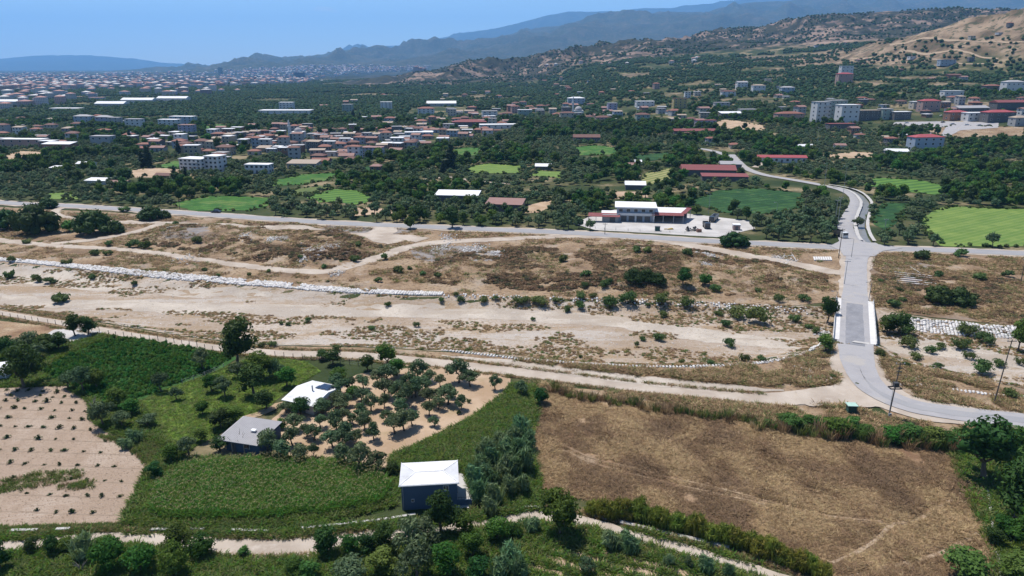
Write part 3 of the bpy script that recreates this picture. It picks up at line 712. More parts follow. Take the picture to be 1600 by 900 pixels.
# far fields: bright crops, stubble, yards
FIELDS = [
    ([(268, 318), (330, 306), (428, 309), (420, 322), (390, 330), (300, 329)], 'crop_green', 'bright green crop field beside the main road', 'field'),
    ([(424, 283), (470, 273), (525, 270), (520, 281), (470, 289), (430, 291)], 'crop_green', 'rich green field below the village houses', 'field'),
    ([(478, 308), (520, 296), (560, 298), (585, 312), (560, 320), (500, 316)], 'crop_strips', 'lighter green meadow with scattered fruit trees', 'field'),
    ([(440, 300), (500, 290), (520, 294), (470, 306)], 'vineyard_ground', 'dull green vineyard plot', 'field'),
    ([(545, 331), (560, 324), (612, 327), (610, 335), (560, 337)], 'grove_soil', 'small bare tan field beside the main road', 'field'),
    ([(724, 262), (760, 256), (815, 259), (812, 271), (740, 271)], 'crop_light', 'light green field beyond the tall dark poplar', 'field'),
    ([(690, 240), (720, 231), (752, 231), (745, 243), (700, 246)], 'crop_green', 'small green field behind the tall poplar', 'field'),
    ([(822, 275), (840, 267), (880, 269), (878, 278)], 'crop_light', 'tiny bright green plot by a white shed', 'field'),
    ([(890, 231), (930, 227), (968, 232), (962, 242), (905, 243)], 'crop_green', 'green field with single dark trees', 'field'),
    ([(985, 244), (1045, 238), (1060, 247), (1000, 253)], 'crop_deep', 'dark green field hidden behind trees', 'field'),
    ([(1075, 316), (1120, 298), (1180, 294), (1258, 303), (1250, 325), (1200, 335), (1130, 333)], 'crop_deep', 'large deep green field behind the depot', 'field'),
    ([(1005, 272), (1050, 262), (1062, 272), (1030, 288), (990, 290)], 'crop_tan_strips', 'striped straw coloured plot beside the maroon sheds', 'field'),
    ([(1348, 289), (1370, 278), (1430, 281), (1478, 290), (1470, 306), (1400, 298)], 'crop_strips', 'striped green field beyond the canal', 'field'),
    ([(1362, 352), (1365, 330), (1380, 317), (1420, 318), (1410, 340), (1385, 362)], 'crop_deep', 'deep green field beside the canal', 'field'),
    ([(1438, 350), (1455, 330), (1480, 323), (1600, 327), (1760, 333), (1760, 390), (1600, 386), (1470, 384)], 'crop_light', 'large pale green striped field on the right edge', 'field'),
    ([(1285, 243), (1340, 237), (1372, 240), (1360, 247), (1300, 248)], 'grove_soil', 'bare tan plot above the olive trees', 'field'),
    ([(240, 262), (270, 252), (295, 253), (285, 264)], 'crop_green', 'small green field left of the white apartment block', 'field'),
    ([(195, 268), (240, 262), (290, 266), (270, 277), (210, 278)], 'grove_soil', 'bare yellowish plot left of the white apartment block', 'field'),
    ([(0, 246), (30, 236), (75, 238), (70, 248), (20, 254)], 'grove_soil', 'dry yellow plot at the left edge', 'field'),
    ([(308, 200), (340, 194), (362, 197), (350, 206)], 'crop_green', 'small green plot amid the left houses', 'field'),
    ([(828, 320), (862, 312), (865, 322), (845, 333), (818, 333)], 'grove_soil', 'tan earth yard beside the pink roofed sheds', 'field'),
    ([(560, 265), (580, 257), (612, 257), (600, 270), (575, 272)], 'crop_deep', 'dark green plot under the blue white building', 'field'),
    ([(60, 312), (80, 302), (115, 300), (120, 312)], 'crop_light', 'small green yard near the left trees', 'field'),
    ([(950, 312), (960, 300), (1010, 300), (1010, 309)], 'grove_soil', 'tan ground behind the depot', 'field'),
    ([(1440, 205), (1490, 196), (1600, 199), (1600, 212), (1500, 216)], 'dry_ground', 'dry slope below the car park', 'field'),
    ([(1110, 195), (1130, 187), (1160, 190), (1200, 198), (1190, 204), (1130, 201)], 'grove_soil', 'bare earth cutting below the village', 'field'),
]
for pp, m, lb, ct in FIELDS:
    area(ct, pp, m, lb, ct, layer=2, res=7, jag=1.8, wobble=7)
area('yard', [(896, 350), (925, 337), (960, 328), (1030, 330), (1080, 335), (1175, 346), (1180, 358), (1120, 371), (1040, 366), (930, 360)], 'yard_concrete', 'whitish concrete yard around the depot', 'yard', layer=3, res=5, jag=.2)
area('yard', [(1470, 212), (1478, 199), (1420, 199), (1390, 196), (1400, 191), (1480, 190), (1560, 192), (1560, 200), (1500, 204), (1482, 214)], 'asphalt_pale', 'pale paved square with parked cars on the right', 'yard', layer=4, res=6, jag=.3)
track('road', [(1142, 246), (1120, 238), (1095, 233), (1070, 233), (1040, 229)], 6, 'asphalt_pale', 'pale far road bend leading to the village', 'road', layer=6, step=4)
track('road', [(1480, 212), (1495, 196), (1520, 186), (1500, 176), (1480, 170)], 6, 'asphalt_pale', 'pale lane climbing past the red roofed houses', 'road', layer=6, step=5)
track('road', [(806, 200), (815, 190), (825, 183)], 7, 'asphalt_pale', 'pale village lane running uphill', 'road', layer=6, step=5)
track('dirt_track', [(1180, 262), (1195, 255), (1240, 252)], 5, 'dirt_track', 'sandy lane beside the crimson roofed hall', 'track', layer=5, step=5)
track('dirt_track', [(650, 283), (700, 277), (740, 283), (800, 288)], 4, 'dirt_track', 'pale field lane below the tall poplar', 'track', layer=5, step=4)
track('dirt_track', [(770, 228), (778, 238), (786, 246)], 4, 'dirt_track', 'pale lane between gardens', 'track', layer=5, step=4)
for k, (pp, lb) in enumerate((([(1330, 92), (1420, 80), (1520, 85), (1560, 92)], 'upper terrace road on the dry hill'), ([(1390, 70), (1470, 62), (1560, 66), (1640, 70)], 'topmost terrace road on the dry hill'), ([(1360, 110), (1420, 98), (1480, 96), (1560, 100)], 'lower terrace road on the dry hill'))):
    track('dirt_track', pp, 5, 'path_earth', lb, 'track', layer=8, step=10)

# ------------------------------------------------------------------ buildings
def unit_meshes():
    U = {}
    U['box'] = new_mesh('wall', [(-.5, -.5, -.12), (.5, -.5, -.12), (.5, .5, -.12), (-.5, .5, -.12), (-.5, -.5, 1), (.5, -.5, 1), (.5, .5, 1), (-.5, .5, 1)],
                        [(0, 3, 2, 1), (4, 5, 6, 7), (0, 1, 5, 4), (1, 2, 6, 5), (2, 3, 7, 6), (3, 0, 4, 7)])
    U['flat'] = new_mesh('roof', [(-.5, -.5, 0), (.5, -.5, 0), (.5, .5, 0), (-.5, .5, 0), (-.5, -.5, 1), (.5, -.5, 1), (.5, .5, 1), (-.5, .5, 1)],
                         [(0, 3, 2, 1), (4, 5, 6, 7), (0, 1, 5, 4), (1, 2, 6, 5), (2, 3, 7, 6), (3, 0, 4, 7)])
    b = [(-.5, -.5, 0), (.5, -.5, 0), (.5, .5, 0), (-.5, .5, 0), (-.5, -.5, .12), (.5, -.5, .12), (.5, .5, .12), (-.5, .5, .12)]
    sides = [(0, 3, 2, 1), (0, 1, 5, 4), (1, 2, 6, 5), (2, 3, 7, 6), (3, 0, 4, 7)]
    U['hip'] = new_mesh('roof', b + [(-.2, 0, 1), (.2, 0, 1)], sides + [(4, 5, 9, 8), (5, 6, 9), (6, 7, 8, 9), (7, 4, 8)])
    U['gable'] = new_mesh('roof', b + [(-.5, 0, 1), (.5, 0, 1)], sides + [(4, 5, 9, 8), (5, 6, 9), (6, 7, 8, 9), (7, 4, 8)])
    U['mono'] = new_mesh('roof', [(-.5, -.5, 0), (.5, -.5, 0), (.5, .5, .75), (-.5, .5, .75), (-.5, -.5, .2), (.5, -.5, .2), (.5, .5, .95), (-.5, .5, .95)],
                         [(0, 3, 2, 1), (4, 5, 6, 7), (0, 1, 5, 4), (1, 2, 6, 5), (2, 3, 7, 6), (3, 0, 4, 7)])
    # window, unit size in x and z: light frame around a recessed dark pane, facing -y
    o, i = .5, .44
    V = [(-o, 0, -o), (o, 0, -o), (o, 0, o), (-o, 0, o), (-o, -.06, -o), (o, -.06, -o), (o, -.06, o), (-o, -.06, o),
         (-i, -.06, -i), (i, -.06, -i), (i, -.06, i), (-i, -.06, i), (-i, -.02, -i), (i, -.02, -i), (i, -.02, i), (-i, -.02, i)]
    Fc = [(0, 1, 5, 4), (1, 2, 6, 5), (2, 3, 7, 6), (3, 0, 4, 7), (4, 5, 9, 8), (5, 6, 10, 9), (6, 7, 11, 10), (7, 4, 8, 11), (8, 9, 13, 12), (9, 10, 14, 13), (10, 11, 15, 14), (11, 8, 12, 15), (12, 13, 14, 15)]
    w = new_mesh('window', V, Fc, ['frame_white', 'glass_dark'])
    w.polygons[12].material_index = 1
    U['window'] = w
    V = V[:12]
    V[8:12] = [(-i, -.07, -o), (i, -.07, -o), (i, -.07, i), (-i, -.07, i)]
    U['door'] = new_mesh('door', [(-.5, 0, 0), (.5, 0, 0), (.5, 0, 1), (-.5, 0, 1), (-.5, -.08, 0), (.5, -.08, 0), (.5, -.08, 1), (-.5, -.08, 1)],
                         [(0, 1, 5, 4), (1, 2, 6, 5), (2, 3, 7, 6), (3, 0, 4, 7), (4, 5, 6, 7)], 'wall_dark')
    t = MB(); t.tube([(0, 0, 0), (0, 0, .8)], [.5, .5], 8)
    U['tank'] = t.mesh('water_tank', 'paint_white')
    return U
U = unit_meshes()
HOUSES = []
def mpp(x, y): return math.sqrt(x * x + y * y + CAM_H ** 2) / FOC
def house(name, label, cat, x, y, w, d, h, rz, wall, roof, rtype='hip', storeys=1, cols=2, group=None, z=None, rh=None, tank=False, over=.8, sides=True, win=True, chimney=False, balcony=False):
    z = H(x, y) if z is None else z
    r = empty(name, (x, y, z), rz, label, cat, group)
    put('wall', U['box'], r, scale=(w, d, h), m=wall)
    rh = rh if rh is not None else {'hip': .22 * min(w, d), 'gable': .22 * d, 'flat': .35, 'mono': .16 * d}[rtype]
    ro = put('roof', U[rtype], r, (0, 0, h + .01), 0, (w + over, d + over, rh), m=roof)
    if win:
        sh = h / storeys
        ws, hs = min(2.1, w / (cols + 1) * .8), min(1.8, sh * .56)
        for s in range(storeys):
            for c in range(cols):
                if s == 0 and c == cols // 2:
                    put('door', U['door'], r, ((c + .5) / cols * w - w / 2, -d / 2 - .003, 0), 0, (min(1.4, ws), 1, min(2.3, sh * .8)))
                    continue
                put('window', U['window'], r, ((c + .5) / cols * w - w / 2, -d / 2 - .003, s * sh + sh * .56), 0, (ws, 1.6, hs))
            if sides:
                nc = max(1, int(cols * d / w))
                sx = 1 if x < 0 else -1
                for c in range(nc):
                    put('window', U['window'], r, (sx * (w / 2 + .003), (c + .5) / nc * d - d / 2, s * sh + sh * .56), sx * pi / 2, (ws, 1.6, hs))
    if balcony:
        for s in range(1, storeys):
            put('balcony', U['flat'], r, (w * .22, -d / 2 - .65, s * h / storeys - .05), 0, (w * .32, 1.25, .9), m=wall)
    if tank: put('water_tank', U['tank'], r, (w * .18, d * .1, h + rh * .8), 0, (1.1, 1.1, 1.5))
    if chimney: put('chimney', U['flat'], r, (-w * .22, d * .15, h + rh * .4), 0, (.7, .7, rh * .6 + .9), m=wall)
    HOUSES.append((x, y, .55 * math.hypot(w, d)))
    return r
def landmark(name, label, cat, px, py, wpx, hpx, d, rot, wall, roof, rtype='flat', storeys=1, cols=3, **k):
    x, y, z = G(px, py)
    y2 = y + d * .35
    m = mpp(x, y)
    return house(name, label, cat, x * y2 / y, y2, wpx * m, d, hpx * m * .97, radians(rot), 'wall_' + wall, 'roof_' + roof, rtype, storeys, cols, **k)

# --- the slate blue house in the foreground
def near_house():
    x, y, z = G(669, 795)
    r = empty('farm_house', (x, y + 3.2, z), radians(5.5), 'two-storey slate blue house with white metal hip roof beside the maize plot', 'house')
    w, d, h = 9.1, 6.3, 4.7
    put('wall', U['box'], r, scale=(w, d, h), m='wall_slate')
    # hip roof of metal sheets with raised standing seams
    e, zt, rx = .32, .42, 2.3
    W, D = w / 2 + e, d / 2 + e
    A = [(-W, -D, h + .02), (W, -D, h + .02), (W, D, h + .02), (-W, D, h + .02)]
    B = [(-rx, 0, h + zt), (rx, 0, h + zt)]
    q = MB(); q.add(A + [(p[0], p[1], h + .16) for p in A] + B, [(3, 2, 1, 0), (0, 1, 5, 4), (1, 2, 6, 5), (2, 3, 7, 6), (3, 0, 4, 7), (4, 5, 9, 8), (5, 6, 9), (6, 7, 8, 9), (7, 4, 8)])
    ro = q.build('roof', 'roof_white', r)
    seams = MB()
    zf = lambda X, Y: h + .16 + (zt - .16) * min(1 - abs(Y) / D, (W - abs(X)) / (W - rx))
    for k in range(-19, 20):
        X = k * W / 19.5
        t = min(1, (W - abs(X)) / (W - rx))
        for sy in (-1, 1):
            Y1 = sy * D; Y0 = sy * D * (1 - t)
            seams.obox((X, Y1, zf(X, Y1) + .02), (X, Y0, zf(X, Y0) + .02), .05, .05)
    for k in range(-12, 13):
        Y = k * D / 12.5
        for sx in (-1, 1):
            X1 = sx * W; X0 = sx * (W - (W - rx) * (1 - abs(Y) / D))
            seams.obox((X1, Y, zf(X1, Y) + .02), (X0, Y, zf(X0, Y) + .02), .05, .05)
    seams.build('seam', 'roof_white', ro)
    hp = MB()
    for c, b in ((0, 0), (3, 0), (1, 1), (2, 1)):
        hp.obox((A[c][0], A[c][1], h + .2), (B[b][0], B[b][1], h + zt + .04), .16, .07)
    hp.obox((B[0][0], 0, h + zt + .04), (B[1][0], 0, h + zt + .04), .18, .07)
    hp.build('ridge_cap', 'roof_white', ro)
    gt = MB(); gt.box(-W - .1, W + .1, -D - .1, -D + .02, h - .04, h + .10); gt.build('gutter', 'frame_white', ro)
    for (X, Z, ww, wh) in ((2.75, 3.75, .95, 1.0), (-2.75, 1.75, .5, .55)):
        wi = put('window', U['window'], r, (X, -d / 2 - .003, Z), 0, (ww, 1.5, wh))
        mu = MB(); mu.box(X - .03, X + .03, -d / 2 - .12, -d / 2 - .05, Z - wh / 2, Z + wh / 2)
        if ww > .6:
            mo = mu.build('mullion', 'frame_white', r)
    put('window', U['window'], r, (w / 2 + .003, -1.3, 3.5), pi / 2, (1.0, 1.5, 1.0))
    put('door', U['door'], r, (w / 2 + .003, 1.2, 0), pi / 2, (1.0, 1.2, 2.1))
    f = MB(); f.box(w / 2 + .001, w / 2 + 2.4, -d / 2 + .05, -d / 2 + .20, 0, 1.3); f.build('yard_wall', 'wall_slate', r)
    g = MB()
    for k in range(5):
        X = w / 2 + .2 + k * .55
        g.obox((X, -d / 2 + .12, 1.3), (X, -d / 2 + .12, 1.75), .05, .05)
    g.obox((w / 2 + .1, -d / 2 + .12, 1.75), (w / 2 + 2.4, -d / 2 + .12, 1.75), .05, .05)
    g.build('railing', 'metal_dark', r)
    sp = MB(); sp.tube([(-w / 2 + .25, -d / 2 - .08, 0), (-w / 2 + .25, -d / 2 - .08, h - .1)], [.05, .05], 6); sp.build('downpipe', 'metal_grey', r)
    HOUSES.append((x, y + 3.2, 6.5))
    px = [G(713, 736), G(728, 740), G(738, 765), G(737, 795), G(712, 796)]
    drape('yard', [(p[0], p[1]) for p in px], 'yard_concrete', 'pale concrete yard right of the slate blue house', 'yard', layer=5, res=2, jag=.12)
near_house()

def gable_roof_house():
    # white roofed farmhouse with solar panels
    c = [flat(*p, 3.2) for p in ((437.5, 619.7), (489, 589), (536.7, 599.7), (488, 629))]
    cx, cy = sum(p[0] for p in c) / 4, sum(p[1] for p in c) / 4
    ax = Vector((c[3][0] - c[0][0] + c[2][0] - c[1][0], c[3][1] - c[0][1] + c[2][1] - c[1][1])) / 2
    bx = Vector((c[1][0] - c[0][0] + c[2][0] - c[3][0], c[1][1] - c[0][1] + c[2][1] - c[3][1])) / 2
    rz = atan2(ax.y, ax.x)
    w, d = ax.length, abs(bx.dot(Vector((-sin(rz), cos(rz)))))
    r = empty('farm_house', (cx, cy, H(cx, cy)), rz, 'low farmhouse with bright white gable roof and solar panels in the olive grove', 'house')
    h = 2.35
    put('wall', U['box'], r, scale=(w - 1.0, d - 1.2, h), m='wall_white')
    W, D, zt = w / 2, d / 2, 1.0
    q = MB()
    q.add([(-W, -D, h - .05), (W, -D, h - .05), (W, D, h - .05), (-W, D, h - .05), (-W, -D, h + .06), (W, -D, h + .06), (W, D, h + .06), (-W, D, h + .06), (-W, 0, h + zt), (W, 0, h + zt)],
          [(3, 2, 1, 0), (0, 1, 5, 4), (1, 2, 6, 9, 5), (2, 3, 7, 6), (3, 0, 4, 8, 7), (4, 5, 9, 8), (6, 7, 8, 9)])
    ro = q.build('roof', 'roof_white', r)
    sl = lambda Y: h + .06 + (zt - .06) * (1 - abs(Y) / D)
    s = MB()
    n = int(w / .55)
    for k in range(1, n):
        X = -W + k * w / n
        for sy in (-1, 1): s.obox((X, sy * D, sl(D) + .015), (X, 0, sl(0) + .015), .05, .04)
    s.build('seam', 'roof_white', ro)
    for k in range(2):
        for j in range(3):
            p = MB()
            x0 = W * .02 + j * 1.12; y0 = D * .14 + k * 1.75
            p.slab([(x0, y0, sl(y0) + .22), (x0 + 1.02, y0, sl(y0) + .22), (x0 + 1.02, y0 + 1.6, sl(y0 + 1.6) + .34), (x0, y0 + 1.6, sl(y0 + 1.6) + .34)], .05)
            p.build('solar_panel', 'solar_cell', ro)
    t = MB(); t.tube([(W * .1, -.5, h + .6), (W * .1, -.5, h + 2.0)], [.16, .16], 8); t.tube([(W * .1, -.5, h + 2.0), (W * .1, -.5, h + 2.15)], [.24, .1], 8); t.build('chimney', 'metal_grey', ro)
    for X in (-W * .5, 0, W * .5):
        put('window', U['window'], r, (X, -(d - 1.2) / 2 - .003, 1.4), 0, (1.2, 1.5, 1.0))
    put('door', U['door'], r, (W * .25, -(d - 1.2) / 2 - .003, 0), 0, (1.0, 1.2, 2.1))
    for Y in (-D * .4, D * .4): put('window', U['window'], r, (W - .5 + .003, Y, 1.6), pi / 2, (1.1, 1.5, 1.1))
    HOUSES.append((cx, cy, 6))
gable_roof_house()

def grey_roof_house():
    c = [flat(*p, 3.0) for p in ((331.7, 684), (398, 692.5), (444, 661.7), (385, 651.7))]
    cx, cy = sum(p[0] for p in c) / 4, sum(p[1] for p in c) / 4
    ax = Vector((c[1][0] - c[0][0] + c[2][0] - c[3][0], c[1][1] - c[0][1] + c[2][1] - c[3][1])) / 2
    bx = Vector((c[3][0] - c[0][0] + c[2][0] - c[1][0], c[3][1] - c[0][1] + c[2][1] - c[1][1])) / 2
    rz = atan2(ax.y, ax.x); w = ax.length
    n = Vector((-sin(rz), cos(rz))); d = bx.dot(n)
    r = empty('farm_house', (cx, cy, H(cx, cy)), rz, 'low dark walled farm building with weathered grey corrugated roof', 'house')
    h = 2.5
    put('wall', U['box'], r, (.5, .3, 0), scale=(w - 1.6, d - 1.4, h), m='wall_slate')
    W, D = w / 2, d / 2
    q = MB(); q.slab([(-W, -D, h + .12), (W, -D, h + .12), (W, D, h + .75), (-W, D, h + .75)], .10)
    ro = q.build('roof', 'roof_grey', r)
    s = MB()
    k = int(w / .42)
    for i in range(1, k):
        X = -W + i * w / k
        s.obox((X, -D, h + .15), (X, D, h + .78), .14, .05)
    s.build('corrugation', 'roof_grey', ro)
    for X in (-W + .25, -W * .3, W * .3):
        p = MB(); p.box(X - .08, X + .08, -D + .25, -D + .41, 0, h + .08); p.build('post', 'dead_wood', r)
    put('window', U['window'], r, (1.5, -(d - 1.4) / 2 + .3 - .003, 1.5), 0, (1.2, 1.5, 1.0))
    put('door', U['door'], r, (-1.5, -(d - 1.4) / 2 + .3 - .003, 0), 0, (1.0, 1.2, 2.0))
    HOUSES.append((cx, cy, 6.5))
    sl = MB(); sl.slab([(.6, -.6, h + .85), (1.6, -.6, h + .85), (1.6, .1, h + .93), (.6, .1, h + .93)], .2); sl.build('skylight', 'frame_white', ro)
grey_roof_house()

# white shed cut by the left edge, its awning posts in front
x, y, z = G(-6, 592)
r = empty('garden_shed', (x, y, z), radians(20), 'white roofed open shed cut off by the left edge', 'shed')
q = MB(); q.slab([(-3, -2.4, 2.3), (3, -2.4, 2.3), (3, 2.4, 3.2), (-3, 2.4, 3.2)], .1); q.build('roof', 'roof_white', r)
put('wall', U['box'], r, (0, .9, 0), scale=(5.4, 2.6, 2.5), m='wall_white')
for X in (-2.7, 0, 2.7):
    p = MB(); p.box(X - .06, X + .06, -2.3, -2.18, 0, 2.25); p.build('post', 'frame_white', r)
HOUSES.append((x, y, 4))
area('slab', [(55, 534), (85, 516), (112, 513), (160, 519), (150, 526), (112, 536)], 'yard_concrete', 'white concrete slab beside the fenced pasture', 'slab', layer=4, res=3, jag=.2)

# --- depot with white roofs
def depot():
    x, y, z = G(996, 347)
    m = mpp(x, y)
    r = empty('depot_building', (x, y + 7, z), radians(-8), 'two-storey white and blue depot with flat white roof beside the road', 'building')
    w, d, h = 17.5, 13, 6.6
    put('wall', U['box'], r, scale=(w, d, h), m='wall_pale_blue')
    put('roof', U['flat'], r, (0, 0, h + .01), 0, (w + 2.2, d + 2.2, .5), m='roof_white')
    for c in range(5):
        put('window', U['window'], r, ((c + .5) / 5 * w - w / 2, -d / 2 - .003, 5.4), 0, (1.9, 1.6, 1.5))
    for c in range(3):
        put('window', U['window'], r, (w / 2 + .003, (c + .5) / 3 * d - d / 2, 5.4), pi / 2, (1.9, 1.6, 1.5))
    b = MB(); b.box(-w / 2, w / 2, -d / 2 - 1.5, -d / 2 - .01, 3.3, 3.55); b.box(-w / 2, w / 2, -d / 2 - 1.5, -d / 2 - 1.4, 3.55, 4.4); b.build('balcony', 'wall_white', r)
    for X in (-w / 2 + .3, 0, w / 2 - .3):
        p = MB(); p.box(X - .22, X + .22, -d / 2 - 1.45, -d / 2 - 1.05, 0, 3.3); p.build('column', 'wall_white', r)
    for X in (-5.5, -1.9, 1.9, 5.5):
        put('door', U['door'], r, (X, -d / 2 - .003, 0), 0, (2.6, 1.2, 2.7))
    x2, y2, z2 = G(948, 347)
    s = empty('depot_shed', (x2, y2 + 4, z2), radians(-8), 'low grey shed with half white half maroon roof left of the depot', 'shed')
    put('wall', U['box'], s, (2.2, 0, 0), scale=(7.5, 8, 3.6), m='wall_pale_grey')
    put('roof', U['flat'], s, (2.4, 1.6, 3.62), 0, (9, 6.2, .3), m='roof_white')
    q = MB(); q.slab([(-8.2, -6, 3.0), (6.6, -6, 3.0), (6.6, -1.5, 3.9), (-8.2, -1.5, 3.9)], .15); q.build('roof', 'roof_maroon', s)
    for X in (-8, -4.5, -1.6):
        p = MB(); p.box(X - .1, X + .1, -5.9, -5.7, 0, 2.85); p.build('post', 'metal_grey', s)
    put('door', U['door'], s, (3.2, -4.003, 0), 0, (2.6, 1.2, 2.6))
    x3, y3, z3 = G(1042, 349)
    t = empty('depot_canopy', (x3, y3 + 5, z3), radians(-8), 'open sided canopy with maroon and white roof right of the depot', 'canopy')
    q = MB(); q.slab([(-7, -3, 4.4), (7.5, -3, 4.4), (11.5, 9, 5.0), (-4.5, 9, 5.0)], .2); q.build('roof', 'roof_white', t)
    q = MB(); q.slab([(-6.6, -5.6, 3.9), (8.2, -5.6, 3.9), (8.5, -2.8, 4.75), (-6.4, -2.8, 4.75)], .15); q.build('roof', 'roof_maroon', t)
    q = MB(); q.slab([(6.9, -3, 4.62), (9.2, -3, 4.4), (13.2, 9, 5.0), (10.9, 9, 5.22)], .15); q.build('roof', 'roof_maroon', t)
    for X, Y in ((-6.2, -5.4), (-1.2, -5.4), (3.6, -5.4), (8, -5.4), (10.3, 2), (12.6, 8.5)):
        p = MB(); p.box(X - .13, X + .13, Y - .13, Y + .13, 0, 4.0); p.build('post', 'metal_grey', t)
    q = MB(); q.box(-4.3, 11, 8.6, 8.9, 0, 4.7); q.build('back_wall', 'wall_dark', t)
    for q in ((x, y + 7, 13), (x2, y2 + 3, 8), (x3 + 2, y3 + 6, 12)): HOUSES.append(q)
depot()

